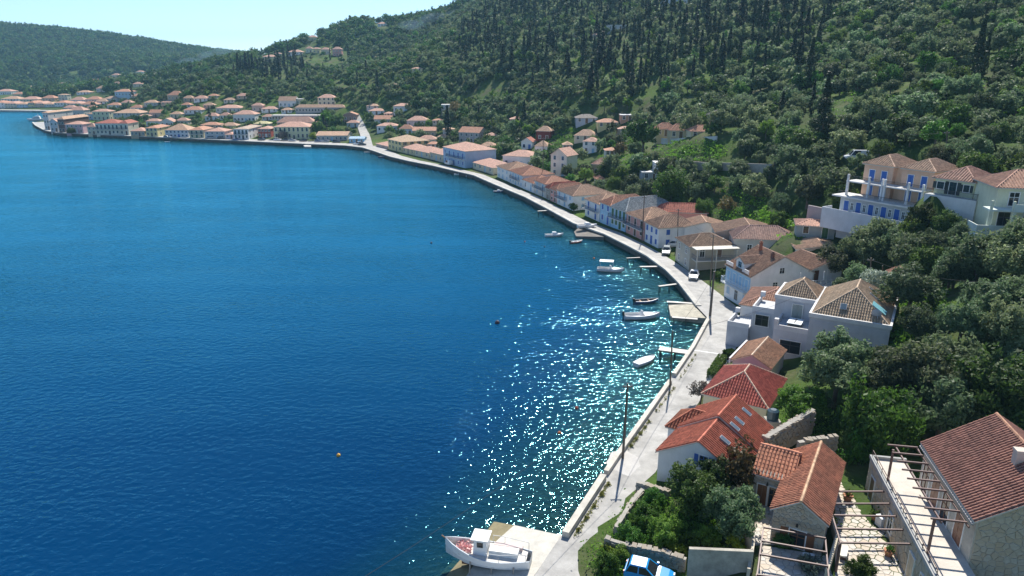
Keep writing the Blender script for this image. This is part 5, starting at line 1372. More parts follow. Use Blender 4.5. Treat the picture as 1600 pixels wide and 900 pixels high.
# paved courts: one object per slab
def court(name, label, px, z, sx, seed):
    pts = [pz(u, v, z)[:2] for u, v in px]
    mb = MB(); mb.prism([tuple(p) for p in (pts if sum((pts[(i + 1) % len(pts)][0] - pts[i][0]) * (pts[(i + 1) % len(pts)][1] + pts[i][1]) for i in range(len(pts))) < 0 else pts[::-1])], z - 1.5, z)
    o = tag(mb.build(name, MORT), None, None, kind='structure')
    stones(o, [tuple(p) for p in pts], Matrix.Translation((0, 0, z)), sx, sx * .85, PAVE, thick=.03, gap=.035, seed=seed, name='paving_stone')
    return o
court('paved_court', None, [(1304, 712), (1392, 704), (1456, 905), (1305, 905)], 3.08, 0.62, 21)
court('cottage_terrace', None, [(1178, 792), (1222, 780), (1216, 850), (1163, 850)], 3.02, 0.6, 22)
court('front_court', None, [(1190, 852), (1290, 868), (1303, 905), (1180, 905)], 2.96, 0.6, 23)
WASH = concrete('stained_render', (0.50, 0.46, 0.38), 0.7, 0.9)
fence_wall('boundary_wall', 'stained grey concrete wall beside the parked blue car', [pz(1073, 900, 1.9), pz(1172, 905, 2.2)], 2.6, 0.3, WASH)
fence_wall('terrace_wall', 'cream low wall edging the cottage terrace', [pz(1184, 790, 3.0), pz(1160, 842, 3.0), pz(1176, 860, 3.0), pz(1168, 905, 3.0)], 0.95, 0.22, plaster((0.60, 0.53, 0.42)))
fence_wall('court_wall', 'cream low wall between paved court and cottage', [pz(1292, 800, 3.0), pz(1306, 850, 3.0), pz(1290, 905, 3.0)], 0.9, 0.25, plaster((0.62, 0.55, 0.42)))
# dry stone walls: stones stacked one by one
def drystone(label, pts, h, seed, th=0.55, sw=0.42, sh=0.26):
    rg = random.Random(seed)
    org = Vector(pts[0])
    o = thing('dry_stone_wall', label, 'stone wall', org)
    shapes = []
    for k in range(8):
        m = MB(); q = []
        for z in (0, 1):
            for x, y in ((-1, -1), (1, -1), (1, 1), (-1, 1)): q.append((x * .5 * rg.uniform(.78, 1), y * .5 * rg.uniform(.85, 1), (z - .5) * rg.uniform(.8, 1)))
        m.hexa(q); shapes.append(m.mesh('stone', DRY))
    core = MB()
    for i in range(len(pts) - 1):
        a = Vector(pts[i]); b_ = Vector(pts[i + 1]); ln = (b_ - a).to_2d().length; ang = math.atan2(b_.y - a.y, b_.x - a.x)
        n = max(1, int(ln / sw)); m = max(1, int(h / sh)); nrm = Vector((math.sin(ang), -math.cos(ang), 0))
        d = nrm * th * .32; u = Vector((0, 0, 1))
        aa, bb_ = a - org, b_ - org
        core.hexa([aa + d - u * .8, bb_ + d - u * .8, bb_ - d - u * .8, aa - d - u * .8, aa + d + u * h * .9, bb_ + d + u * h * .9, bb_ - d + u * h * .9, aa - d + u * h * .9])
        for r in range(m):
            hh = h * (1 - .18 * rg.random()) if r == m - 1 else h
            for k in range(n):
                if r == m - 1 and rg.random() < .25: continue
                f = (k + .5 + (.5 if r % 2 else 0) * .8 + rg.uniform(-.15, .15)) / (n + .4)
                p = a.lerp(b_, min(f, 1)) - org + Vector((0, 0, (r + .5) * sh)) + nrm * rg.uniform(-.04, .05)
                s = obj('stone', rg.choice(shapes), o)
                s.location = p; s.rotation_euler = (rg.uniform(-.12, .12), rg.uniform(-.12, .12), ang + rg.uniform(-.12, .12))
                s.scale = (sw * rg.uniform(.85, 1.15), th * rg.uniform(.9, 1.15), sh * rg.uniform(.85, 1.2))
    core.build('core', MORT, o)
    return o
def g_(u, v): 
    p = hit(u, v); return (p[0], p[1], p[2])
drystone('long grey dry stone wall behind the blue car', [g_(944, 862), g_(985, 872), g_(1030, 884), g_(1070, 897)], 1.3, 31)
drystone('broken dry stone wall bordering the road above the garden', [g_(1012, 768), g_(985, 800), g_(962, 838)], .9, 32)
drystone('ruined dry stone wall at the top of the garden', [g_(995, 768), g_(1045, 782)], 1.1, 33)
# ruin behind the cottage
drystone('ruined stone house wall with rubble top behind cottage', [(24.6, 61.6, 3.4), (30.8, 65.6, 4.4)], 2.2, 34, th=.8, sw=.42, sh=.28)
drystone('ruined stone gable wall behind the cottage roof', [(27.6, 60.9, 3.2), (31.6, 61.6, 3.4)], 2.3, 35, th=.7, sw=.42, sh=.28)

# ------------------------------------------------------------------ trees
def leafmat(name, c0, c1, trans=0.35, rough=0.55):
    key = ('leaf', name)
    if key in MATS: return MATS[key]
    m = bpy.data.materials.new(name); m.use_nodes = True
    nt = m.node_tree; nt.nodes.clear()
    out = N(nt, 'ShaderNodeOutputMaterial')
    oi = N(nt, 'ShaderNodeObjectInfo'); geo = N(nt, 'ShaderNodeNewGeometry')
    c = mixc(nt, geo.outputs['Random Per Island'], c0, c1)
    hs = N(nt, 'ShaderNodeHueSaturation'); L(nt, c, hs.inputs['Color'])
    mr = N(nt, 'ShaderNodeMapRange'); mr.inputs[3].default_value = 0.55; mr.inputs[4].default_value = 1.6; L(nt, oi.outputs['Random'], mr.inputs[0])
    L(nt, mr.outputs[0], hs.inputs['Value'])
    mh = N(nt, 'ShaderNodeMath', operation='MULTIPLY'); L(nt, oi.outputs['Random'], mh.inputs[0]); mh.inputs[1].default_value = 7.31
    fr = N(nt, 'ShaderNodeMath', operation='FRACT'); L(nt, mh.outputs[0], fr.inputs[0])
    mr2 = N(nt, 'ShaderNodeMapRange'); mr2.inputs[3].default_value = 0.475; mr2.inputs[4].default_value = 0.53; L(nt, fr.outputs[0], mr2.inputs[0]); L(nt, mr2.outputs[0], hs.inputs['Hue'])
    d = N(nt, 'ShaderNodeBsdfPrincipled'); d.inputs['Roughness'].default_value = rough; d.inputs['Specular IOR Level'].default_value = 0.25; L(nt, hs.outputs[0], d.inputs['Base Color'])
    tr = N(nt, 'ShaderNodeBsdfTranslucent'); L(nt, hs.outputs[0], tr.inputs['Color'])
    mx = N(nt, 'ShaderNodeMixShader'); mx.inputs[0].default_value = trans
    L(nt, d.outputs[0], mx.inputs[1]); L(nt, tr.outputs[0], mx.inputs[2]); L(nt, mx.outputs[0], out.inputs[0])
    MATS[key] = m; return m
BARK = wood('bark', (0.11, 0.085, 0.06))
LEAF = {
    'olive': leafmat('olive_leaves', (0.072, 0.116, 0.042), (0.190, 0.240, 0.126), 0.48),
    'dark': leafmat('dark_leaves', (0.036, 0.082, 0.016), (0.100, 0.170, 0.038), 0.45),
    'green': leafmat('green_leaves', (0.06, 0.13, 0.018), (0.13, 0.24, 0.035), 0.45),
    'lime': leafmat('lime_leaves', (0.12, 0.20, 0.02), (0.26, 0.34, 0.04), 0.5),
    'cypress': leafmat('cypress_leaves', (0.012, 0.026, 0.012), (0.034, 0.055, 0.022), 0.15),
    'rust': leafmat('rusty_leaves', (0.10, 0.085, 0.025), (0.20, 0.15, 0.06), 0.35),
    'silver': leafmat('silver_leaves', (0.16, 0.20, 0.15), (0.27, 0.31, 0.24), 0.3),
    'bare': leafmat('dry_twigs', (0.16, 0.12, 0.10), (0.26, 0.20, 0.17), 0.1),
}
def quads_mesh(name, P, mat):
    P = np.asarray(P, np.float32); n = len(P)
    me = bpy.data.meshes.new(name)
    me.vertices.add(n * 4); me.vertices.foreach_set('co', P.reshape(-1))
    me.loops.add(n * 4); me.loops.foreach_set('vertex_index', np.arange(n * 4, dtype=np.int32))
    me.polygons.add(n); me.polygons.foreach_set('loop_start', np.arange(0, n * 4, 4, dtype=np.int32)); me.polygons.foreach_set('loop_total', np.full(n, 4, np.int32))
    me.materials.append(mat); me.update(); me.validate(); return me
def leaf_quads(C, rg, size, nrm=None, aspect=0.55, droop=0.0):
    """leaf-sized faces around centres C"""
    n = len(C)
    a = rg.normal(size=(n, 3)); 
    if nrm is not None: a = a * 0.75 + nrm * 0.9
    a /= np.linalg.norm(a, axis=1, keepdims=True)
    b = rg.normal(size=(n, 3)); b[:, 2] -= droop
    b -= a * (a * b).sum(1, keepdims=True); b /= np.linalg.norm(b, axis=1, keepdims=True) + 1e-9
    c = np.cross(a, b)
    s = size * rg.uniform(0.6, 1.35, (n, 1))
    u = b * s; v = c * s * aspect
    return np.stack([C - u, C - v * 0.9 + u * .1, C + u, C + v * 0.9 + u * .1], 1)
def crown_mesh(name, seed, ncl, nleaf, size, mat, shape='round', ry=0.8, clr=0.3, droop=0.0):
    rg = np.random.default_rng(seed)
    cs = []
    k = 0
    while len(cs) < ncl:
        d = rg.normal(size=3); d /= np.linalg.norm(d)
        r = rg.uniform(0.25, 1.0) ** 0.55
        if shape == 'cypress':
            h = rg.uniform(0, 1); rad = (0.11 * (min(1, h / 0.16) ** 0.7) * (1 - max(0, (h - .25) / .75) ** 1.35) + 0.006) * rg.uniform(.35, 1.08)
            a = rg.uniform(0, 2 * math.pi); p = np.array([rad * math.cos(a), rad * math.sin(a), h])
        elif shape == 'umbrella':
            p = np.array([d[0] * r, d[1] * r, abs(d[2]) * 0.5 * r + .15])
        else:
            p = np.array([d[0] * r, d[1] * r, d[2] * r * ry])
            if d[2] < -0.45: p[2] *= 0.7
            lump = 1 + 0.22 * math.sin(3 * math.atan2(d[1], d[0]) + seed) + 0.13 * math.sin(5 * math.atan2(d[1], d[0]) - 2 * seed + 4 * d[2])
            p *= lump
        cs.append(p)
    cs = np.array(cs)
    pts = np.repeat(cs, nleaf, 0)
    off = rg.normal(size=(len(pts), 3)); off /= np.linalg.norm(off, axis=1, keepdims=True); off *= clr * rg.uniform(0.2, 1.0, (len(pts), 1)) ** 0.5 * np.repeat(rg.uniform(.6, 1.25, (len(cs), 1)), nleaf, 0)
    if shape == 'cypress': off[:, 2] *= 2.2
    if droop: off[:, 2] -= np.abs(rg.normal(size=len(pts))) * droop * 0.35
    nr = off / (np.linalg.norm(off, axis=1, keepdims=True) + 1e-9)
    ctr = pts.copy(); ctr[:, 2] -= 0 if shape != 'cypress' else 0.4
    nr = nr * .6 + ctr / (np.linalg.norm(ctr, axis=1, keepdims=True) + 1e-9) * .6; nr[:, 2] += .15
    P = leaf_quads(pts + off, rg, size, nr, droop=droop * 3, aspect=.5)
    return quads_mesh(name, P, mat)
def trunk_mesh(seed, th=1.0, cr=1.0, limbs=4, rad=0.09):
    rg = random.Random(seed); mb = MB()
    lean = (rg.uniform(-.12, .12), rg.uniform(-.12, .12))
    top = (lean[0] * th, lean[1] * th, th * .55)
    mb.tube([(0, 0, -.4), (lean[0] * .4 * th, lean[1] * .4 * th, th * .25), top], [rad * 1.5, rad * 1.1, rad], 7)
    for i in range(limbs):
        a = 6.28 * i / limbs + rg.uniform(-.4, .4); r = cr * rg.uniform(.45, .7)
        e = (top[0] + math.cos(a) * r, top[1] + math.sin(a) * r, th + rg.uniform(0, .35) * cr)
        m = (top[0] + math.cos(a) * r * .45, top[1] + math.sin(a) * r * .45, th * .75)
        mb.tube([top, m, e], [rad * .8, rad * .5, rad * .15], 5)
    return mb.mesh('trunk', BARK, True)
# unit crowns: radius 1 (cypress: height 1)
CR = {}
for kd, sh, ry, dr in (('olive', 'round', .78, 0), ('dark', 'round', .85, 0), ('green', 'round', .9, 0)):
    CR[kd, 2] = [crown_mesh('crown', 11 + i, 110, 78, .068, LEAF[kd], sh, ry, .25) for i in range(4)]
    CR[kd, 1] = [crown_mesh('crown', 31 + i, 70, 34, .105, LEAF[kd], sh, ry, .26) for i in range(4)]
    CR[kd, 0] = [crown_mesh('crown', 51 + i, 44, 14, .17, LEAF[kd], sh, ry, .27) for i in range(3)]
CR['cypress', 1] = [crown_mesh('crown', 71 + i, 150, 16, .022, LEAF['cypress'], 'cypress', 1, .028) for i in range(3)]
CR['cypress', 0] = [crown_mesh('crown', 81 + i, 70, 8, .04, LEAF['cypress'], 'cypress', 1, .028) for i in range(3)]
CR['weep', 2] = [crown_mesh('crown', 91, 110, 60, .085, LEAF['green'], 'round', 1.0, .26, droop=.9)]
CR['lime', 1] = [crown_mesh('crown', 95 + i, 45, 26, .14, LEAF['lime'], 'round', .8, .32) for i in range(2)]
CR['rust', 1] = [crown_mesh('crown', 101 + i, 60, 26, .12, LEAF['rust'], 'round', .85, .32) for i in range(2)]
CR['silver', 1] = [crown_mesh('crown', 105 + i, 70, 30, .11, LEAF['silver'], 'round', .85, .3) for i in range(1)]
CR['bare', 1] = [crown_mesh('crown', 109, 50, 30, .10, LEAF['bare'], 'round', .7, .3)]
CR['pine', 1] = [crown_mesh('crown', 113 + i, 60, 26, .13, LEAF['dark'], 'umbrella', .6, .25) for i in range(2)]
TRK = [trunk_mesh(i, 1.0, 1.0) for i in range(4)]
CTRK = MB(); CTRK.tube([(0, 0, -.03), (0, 0, .5), (0, 0, .95)], [.018, .010, .002], 6); CTRK = CTRK.mesh('trunk', BARK, True)
TREE_N = [0]
def tree(name, label, cat, p, Rr, th, kd, lod, group, rz=None, sink=0.1):
    """tree with trunk and crown: crown radius Rr, crown centre at height th"""
    TREE_N[0] += 1; i = TREE_N[0]
    t = thing(name, label, cat, (p[0], p[1], p[2] - sink), rnd.uniform(0, 6.28) if rz is None else rz, group)
    meshes = CR[kd, lod]
    if kd == 'cypress':
        c = obj('crown', meshes[i % len(meshes)], t); c.scale = (Rr, Rr, th)
        k = obj('trunk', CTRK, t); k.scale = (th, th, th)
    else:
        c = obj('crown', meshes[i % len(meshes)], t); c.location = (0, 0, th); c.scale = (Rr * rnd.uniform(.92, 1.08), Rr * rnd.uniform(.92, 1.08), Rr * rnd.uniform(.9, 1.1))
        k = obj('trunk', TRK[i % 4], t); k.scale = (Rr * .8, Rr * .8, th)
    return t
def proj(x, y, z):
    dz = z - CAM_H; D = y * _fw[1] + dz * _fw[2]; h = y * _up[1] + dz * _up[2]
    return 800 + FPX * x / D, 450 - FPX * h / D, D
TAKEN = []     # hand placed trees (x, y, r)
def tp(name, label, u, v, rpx, kd, cat='tree', lod=None, group=None, low=1.0, z=None):
    """crown centred on sight line (u,v) with radius rpx"""
    g = hit(u, v + rpx * 1.25 * low) if z is None else pz(u, v + rpx * 1.25 * low, z)
    D = depth_of(g); Rr = rpx * D / FPX
    th = max(Rr * .7, zat(g, v) - g[2])
    if lod is None: lod = 2 if (kd, 2) in CR else 1
    if (kd, lod) not in CR: lod = [l for k_, l in CR if k_ == kd][0]
    TAKEN.append((g[0], g[1], Rr))
    return tree(name, label, cat, g, Rr, th, kd, lod, group)
tp('olive_tree', 'large olive tree growing against the grey villa side wall', 1302, 578, 46, 'olive')
tp('olive_tree', 'wide olive tree between villa wall and weeping tree', 1388, 585, 46, 'olive')
tp('olive_tree', 'olive tree in the dense grove above the weeping tree', 1478, 562, 46, 'olive')
tp('weeping_tree', 'bright green weeping pepper tree above the stone court', 1368, 648, 52, 'weep')
tp('weeping_tree', 'lower weeping crown shading the top of the paved court', 1345, 692, 28, 'weep', low=.7)
tp('broad_tree', 'broad green tree behind the stone house roof', 1532, 612, 66, 'dark')
tp('broad_tree', 'green tree at picture edge beyond the stone house', 1600, 640, 50, 'dark')
tp('dark_bush_tree', 'rounded dark green tree beside the red hip roof', 1246, 634, 32, 'green', low=.9)
tp('dark_bush_tree', 'dense dark evergreen tree in front of the white gable wall', 1082, 762, 42, 'dark', low=.8)
tp('dark_bush_tree', 'second dark evergreen crown pressed beside white house', 1118, 745, 30, 'dark', low=.8)
tp('rusty_tree', 'brownish green tree between white gable and cottage', 1146, 722, 34, 'rust', low=1.0)
tp('grey_shrub', 'grey green olive bush left of the cottage terrace wall', 1140, 800, 40, 'olive', cat='bush', low=.7)
tp('garden_shrub', 'light green shrub at bottom of the walled garden', 1105, 835, 20, 'green', cat='bush', low=.7)
tp('garden_shrub', 'yellow flowering bush beside the concrete wall', 1150, 845, 14, 'lime', cat='bush', low=.7)
tp('garden_shrub', 'leafy shrub inside the ruined road wall', 1010, 805, 22, 'green', cat='bush', low=.7)
tp('garden_shrub', 'leafy shrub in the centre of the walled garden', 1040, 830, 26, 'green', cat='bush', low=.7)
tp('garden_shrub', 'low shrub behind the long dry stone wall', 985, 838, 20, 'green', cat='bush', low=.7)
tp('garden_shrub', 'shrub under the ruined wall top', 1022, 778, 16, 'green', cat='bush', low=.7)
tp('garden_shrub', 'shrub patch between garden stones and dark tree', 1075, 838, 22, 'green', cat='bush', low=.7)
tp('garden_shrub', 'yellowish weed clump near the wall foot', 1060, 862, 14, 'lime', cat='bush', low=.6)
tp('roadside_bush', 'green bush between road and parked blue car', 945, 880, 20, 'green', cat='bush', low=.6)
tp('roadside_bush', 'green bush at the wall end beside the road', 968, 868, 16, 'green', cat='bush', low=.6)
tp('roadside_bush', 'pale bush growing left of the wall end', 952, 862, 12, 'lime', cat='bush', low=.6)
tp('bare_tree', 'leafless twiggy tree on the road by red hip house', 1094, 608, 17, 'bare', low=1.0, z=QZ + .1)
tp('courtyard_plant', 'leafy bush in the corner of the paved court', 1345, 892, 20, 'green', cat='bush', low=.4)
tp('courtyard_plant', 'lavender bush under cottage pergola', 1265, 885, 18, 'silver', cat='bush', low=.4)
tp('courtyard_plant', 'spiky palm plant beneath the cottage window', 1222, 848, 16, 'dark', cat='plant', low=.4)
tp('climbing_plant', 'green creeper on the terrace end of the stone house', 1480, 882, 20, 'dark', cat='climber', low=.3)
tp('climbing_plant', 'creeper against the stone gable wall', 1560, 885, 18, 'dark', cat='climber', low=.3)
tp('bright_tree', 'bright green round tree behind the quay houses', 1044, 292, 26, 'green', low=1.1)
tp('silver_tree', 'silvery olive beside the small orange roofed hut', 1366, 445, 27, 'silver')
tp('dark_olive', 'dark olive with visible trunk on grass right of hut', 1436, 408, 30, 'dark')
for (u_, v_, r_, kd_, lb_) in ((1440, 336, 22, 'dark', 'dark bushy tree under the pale green bungalow terrace'), (1474, 350, 20, 'dark', 'bushy tree between bungalow terrace and balcony villa'), (1424, 362, 24, 'green', 'fresh green tree below the right end of the apartments'), (1503, 366, 22, 'olive', 'olive below the corner of the balcony villa'), (1396, 378, 28, 'olive', 'olive under the middle of the apartment terrace'),
        (1350, 384, 32, 'olive', 'round olive below the left end of the apartment terrace'), (1302, 404, 26, 'olive', 'olive right of the open terrace house'), (1460, 384, 26, 'olive', 'olive behind the dark olive on grass'), (1530, 392, 28, 'olive', 'olive in front of the balcony villa wall'), (1585, 398, 28, 'olive', 'olive at picture edge below the balcony villa'), (1572, 505, 38, 'olive', 'big olive below the grove pole at picture edge'), (1540, 466, 34, 'olive', 'big olive left of the grove pole'), (1594, 452, 30, 'olive', 'olive at picture edge above the grove pole'), (1497, 500, 34, 'olive', 'big olive in the middle of the right grove'), (1590, 560, 34, 'olive', 'olive at picture edge above the broad green tree'), (1462, 508, 22, 'olive', 'olive well right of the terraced villa roof'),
        (1392, 728, 15, 'dark', 'dark bush at the end of the stone house terrace'), (1268, 622, 22, 'olive', 'small olive between red hip roof and ruined wall'), (1330, 690, 18, 'dark', 'dark bush against the ruined wall'), (960, 288, 12, 'green', 'green garden tree behind weathered brown quay roof'), (984, 292, 12, 'olive', 'small olive left of bright green tree'), (1002, 262, 13, 'dark', 'dark tree left of white flat garage'), (945, 268, 12, 'dark', 'dark tree right of tan two storey house'), (975, 272, 11, 'green', 'light green tree in the garden below white garage'), (905, 268, 9, 'olive', 'small olive left of tan two storey house'),
        (1085, 300, 14, 'olive', 'olive right of the bright green tree'), (1100, 322, 13, 'green', 'green shrub tree below the stone retaining wall'), (1062, 320, 12, 'dark', 'dark shrub tree behind red backyard roof'), (1215, 345, 14, 'green', 'fresh green tree left of open terrace house'), (1220, 318, 16, 'olive', 'olive above the open terrace house')):
    tp('garden_tree', lb_, u_, v_, r_, kd_, group='trees in the gardens between the houses')
tp('dark_tree', 'very dark tall tree above the pink walled villa', 656, 160, 14, 'dark', lod=1)
tp('dark_pine', 'dark pine in front of the yellow hotel', 497, 200, 12, 'dark', lod=1)
tp('green_tree', 'green tree right of the dark hotel pine', 525, 190, 11, 'green', lod=1)
tp('green_tree', 'second green tree beside the hotel pine', 512, 184, 11, 'green', lod=1)
tp('umbrella_pine', 'tall dark tree between yellow villas and white houses', 1003, 205, 24, 'dark', lod=1, low=1.4)
tp('rust_bush', 'yellow brown bush beside ruined white tower', 712, 170, 11, 'rust')
tp('rust_bush', 'russet bush left of terrace house', 1134, 318, 12, 'rust')
tp('rust_bush', 'rust coloured shrub in the olive garden', 968, 232, 10, 'rust')
tp('small_quay_tree', 'small dark tree on quay beside white shuttered house', 896, 322, 7, 'dark', lod=1, z=QZ + .1)
tp('pink_tree', 'pale pink blossoming tree in front of yellow hotel', 441, 211, 9, 'bare', z=QZ + .1, low=.6)
tp('quay_palm', 'small yellowish tree before the hotel pine', 489, 212, 6, 'lime', z=QZ + .1, low=1.0)
tp('quay_bush', 'dark bush before the pink promenade house', 112, 204, 6, 'dark', z=QZ + .1, lod=1, low=.7)
tp('roadside_tree', 'bush beside beige house on the road', 1128, 428, 10, 'green', cat='bush', z=QZ + .1, lod=1, low=.7)
# clipped hedges by the road
for (ua, va, ub, vb, lb) in ((1128, 560, 1112, 585, 'long clipped dark hedge beside the road'), (1146, 552, 1133, 555, 'short clipped hedge at grey villa corner')):
    a = Vector(pz(ua, va, QZ + .5)); b_ = Vector(pz(ub, vb, QZ + .5)); rg = np.random.default_rng(int(ua))
    n = 1500; f = rg.uniform(-.05, 1.05, (n, 1)); w = rg.uniform(-.5, .5, (n, 1)) ; zz = rg.uniform(-.5, .5, (n, 1)); 
    q = rg.integers(0, 3, n); w[q == 0] = np.sign(w[q == 0]) * .5; zz[q == 1] = .5
    d = np.array(b_ - a); nx = np.array([-d[1], d[0], 0]); nx /= np.linalg.norm(nx)
    C = f * d + w * nx * 1.1 + zz * np.array([0, 0, 1.0]) 
    o = obj('hedge', quads_mesh('hedge', leaf_quads(C, rg, .16), LEAF['dark'])); o.location = a; tag(o, lb, 'hedge')

# --------------------------------------------------- the wooded hillside: sample the ground, then split into individuals and mass
rs = np.random.default_rng(5)
def jgrid(x0, x1, y0, y1, st):
    X, Y = np.meshgrid(np.arange(x0, x1, st), np.arange(y0, y1, st))
    X = (X + rs.uniform(-.46, .46, X.shape) * st).ravel(); Y = (Y + rs.uniform(-.46, .46, Y.shape) * st).ravel()
    cx, cy = (x0 + x1) / 2, (y0 + y1) / 2; c, s = math.cos(.6), math.sin(.6)
    return cx + ((X - cx) * c - (Y - cy) * s) , cy + ((X - cx) * s + (Y - cy) * c)
def in_poly_np(U, V, poly):
    return inside(U, V, np.array(poly, float))
def free(X, Y, m=1.6):
    ok = np.ones(len(X), bool)
    for P0, c, s, w, d in FOOT:
        dx, dy = X - P0.x, Y - P0.y
        a = dx * c.x + dy * c.y; b = dx * s.x + dy * s.y
        # keep a little more room on the side facing the water so that fronts stay visible
        ok &= ~((a > -m) & (a < w + m) & (b > -m * 2.6) & (b < d + m * .6))
    for x, y, r in TAKEN: ok &= np.hypot(X - x, Y - y) > r * 0.9
    for cl, w in ROADS:
        ok &= seg_dist(X, Y, cl) > w
    return ok
def shoreroad(X, Y): return seg_dist(X, Y, SHORE)
def visible(X, Y, Z, extra=0):
    U, V, D = proj(X, Y, Z + 3)
    return (U > -60) & (U < 1660) & (V < 960) & (V > -60) & (D > 20), U, V, D
BELT = [[(690, 75), (760, 15), (830, -40), (1200, -40), (1300, -10), (1290, 60), (1230, 110), (1130, 100), (1020, 140), (900, 150), (830, 120), (760, 95), (700, 95)],
        [(1490, -40), (1570, -40), (1560, 60), (1540, 130), (1515, 130), (1510, 40)], [(365, 80), (480, 80), (470, 120), (365, 118)]]
CLEAR = [[(820, 212), (880, 196), (905, 200), (880, 228), (840, 232)], [(935, 225), (1000, 212), (1020, 250), (985, 262), (940, 255)], [(1012, 196), (1145, 198), (1140, 248), (1030, 252)], [(1180, 150), (1230, 150), (1220, 170), (1180, 170)],
         [(520, 120), (600, 125), (590, 138), (520, 135)], [(740, 125), (800, 120), (800, 140), (740, 145)], [(1120, 290), (1200, 300), (1195, 335), (1130, 335)], [(1290, 140), (1420, 130), (1440, 150), (1300, 165)], [(405, 100), (455, 104), (450, 124), (405, 122)], [(404, 84), (475, 72), (545, 70), (545, 102), (404, 110)], [(478, 52), (500, 52), (500, 72), (478, 72)], [(584, 32), (610, 32), (610, 48), (584, 48)]]
def tp_filter(X, Y, smin):
    Z = gzf(X, Y); ok, U, V, D = visible(X, Y, Z)
    ok &= inside(X, Y, LAND) & (shoreroad(X, Y) > smin) & (Z > 1.6)
    return Z, ok, U, V, D
# 1 olives etc
X, Y = jgrid(-520, 430, -140, 820, 5.3)
Z, ok, U, V, D = tp_filter(X, Y, 19)
ok &= free(X, Y) & (D < 700)
belt = np.zeros(len(X), bool)
for p in BELT: belt |= in_poly_np(U, V, p)
clear = np.zeros(len(X), bool)
for p in CLEAR: clear |= in_poly_np(U, V, p)
thin = rs.random(len(X))
ok &= ~(belt & (thin < .35)) & ~(clear & (thin < .93)) & (thin > .06)
# gardens near the houses stay thinner; town plain thin
s_ = shoreroad(X, Y)
ok &= ~((s_ < 45) & (D > 180) & (thin < .2))
ok &= ~(in_poly_np(U, V, [(40, 152), (300, 150), (330, 146), (560, 160), (566, 226), (40, 215)]) & (thin < .36))
# keep the surroundings of the near buildings clear
for poly in ([(820, 640), (1200, 640), (1330, 690), (1600, 700), (1600, 960), (820, 960)], [(1080, 540), (1230, 540), (1250, 640), (1080, 640)], [(1200, 470), (1412, 470), (1412, 560), (1200, 560)], [(1030, 330), (1180, 345), (1310, 405), (1310, 470), (1030, 470)]):
    ok &= ~in_poly_np(U, V + 18, poly)
i_ = np.where(ok)[0]
kind = rs.random(len(X))
rad = rs.uniform(1.5, 3.3, len(X)) * np.where(D < 130, 1.12, 1.0)
rad = np.where((U < 566) & (V > 150), rad * .75, rad)
th = rad * rs.uniform(.95, 1.35, len(X))
order = i_[np.argsort(D[i_])]
LMK = [(1400, 290, 'peach apartments'), (1505, 290, 'pale green bungalow'), (1580, 320, 'balcony villa'), (1400, 445, 'orange roofed hut'), (1310, 510, 'grey terraced villa'), (1270, 365, 'open terrace house'), (1366, 645, 'weeping pepper tree'), (1337, 245, 'white van'),
       (1070, 205, 'three yellow villas'), (1128, 185, 'old stone house'), (1003, 205, 'tall dark tree'), (935, 265, 'tan two storey house'), (920, 215, 'broad tan roof house'), (950, 192, 'yellow terrace house'), (870, 250, 'tall white gabled house'), (848, 210, 'dark red house'), (815, 190, 'two lone cypresses'), (730, 212, 'pinkish gable house'), (696, 172, 'ruined white tower'),
       (656, 160, 'very dark tall tree'), (1044, 290, 'bright green round tree'), (1262, 100, 'tall leaning cypress'), (1200, 40, 'cypress wood end'), (965, 43, 'white forest house'), (1055, 4, 'white and blue hilltop house'), (1540, 70, 'right hand cypress clump'), (1450, 150, 'upper olive terraces'), (1590, 478, 'grove pole'), (1436, 408, 'dark olive on grass'), (1110, 440, 'road bend'), (560, 200, 'side road'), (510, 160, 'cream arched villa'), (420, 110, 'cemetery'), (270, 150, 'wooded knoll'), (650, 112, 'valley white house'), (380, 185, 'large white villa'), (780, 130, 'green clearing'), (1330, 200, 'shaded upper road'), (1200, 260, 'stone retaining wall'), (1500, 220, 'bungalow back pole')]
ORD = ['nearest', 'second nearest', 'third nearest', 'fourth nearest', 'fifth nearest', 'sixth nearest', 'seventh nearest', 'eighth nearest', 'ninth nearest', 'tenth nearest', 'eleventh nearest', 'twelfth nearest', 'thirteenth nearest', 'fourteenth nearest', 'fifteenth nearest', 'sixteenth nearest', 'seventeenth nearest', 'eighteenth nearest', 'nineteenth nearest', 'twentieth nearest']
PENDING = []
def queue_label(o, what, many, u, v):
    d, k = min((math.hypot(u - a, (v - b) * 1.4), i) for i, (a, b, _) in enumerate(LMK))
    a, b, nm = LMK[k]
    dr = ('above' if v < b else 'below') if abs(v - b) * 1.6 > abs(u - a) else ('left of' if u < a else 'right of')
    PENDING.append((what, dr, nm, d, o, many))
def flush_labels():
    G = {}
    for what, dr, nm, d, o, many in PENDING: G.setdefault((what, dr, nm), []).append((d, o, many))
    for (what, dr, nm), l in G.items():
        l.sort(key=lambda q: q[0])
        for i, (d, o, many) in enumerate(l):
            o['group'] = many
            o['label'] = '%s, %s %s the %s' % (what, ORD[i], dr, nm) if i < 20 else '%s in dense trees well %s the %s' % (what, dr, nm)
mass = {'olive': [], 'dark': [], 'green': []}
cnt = {'olive': 0, 'dark': 0, 'green': 0}
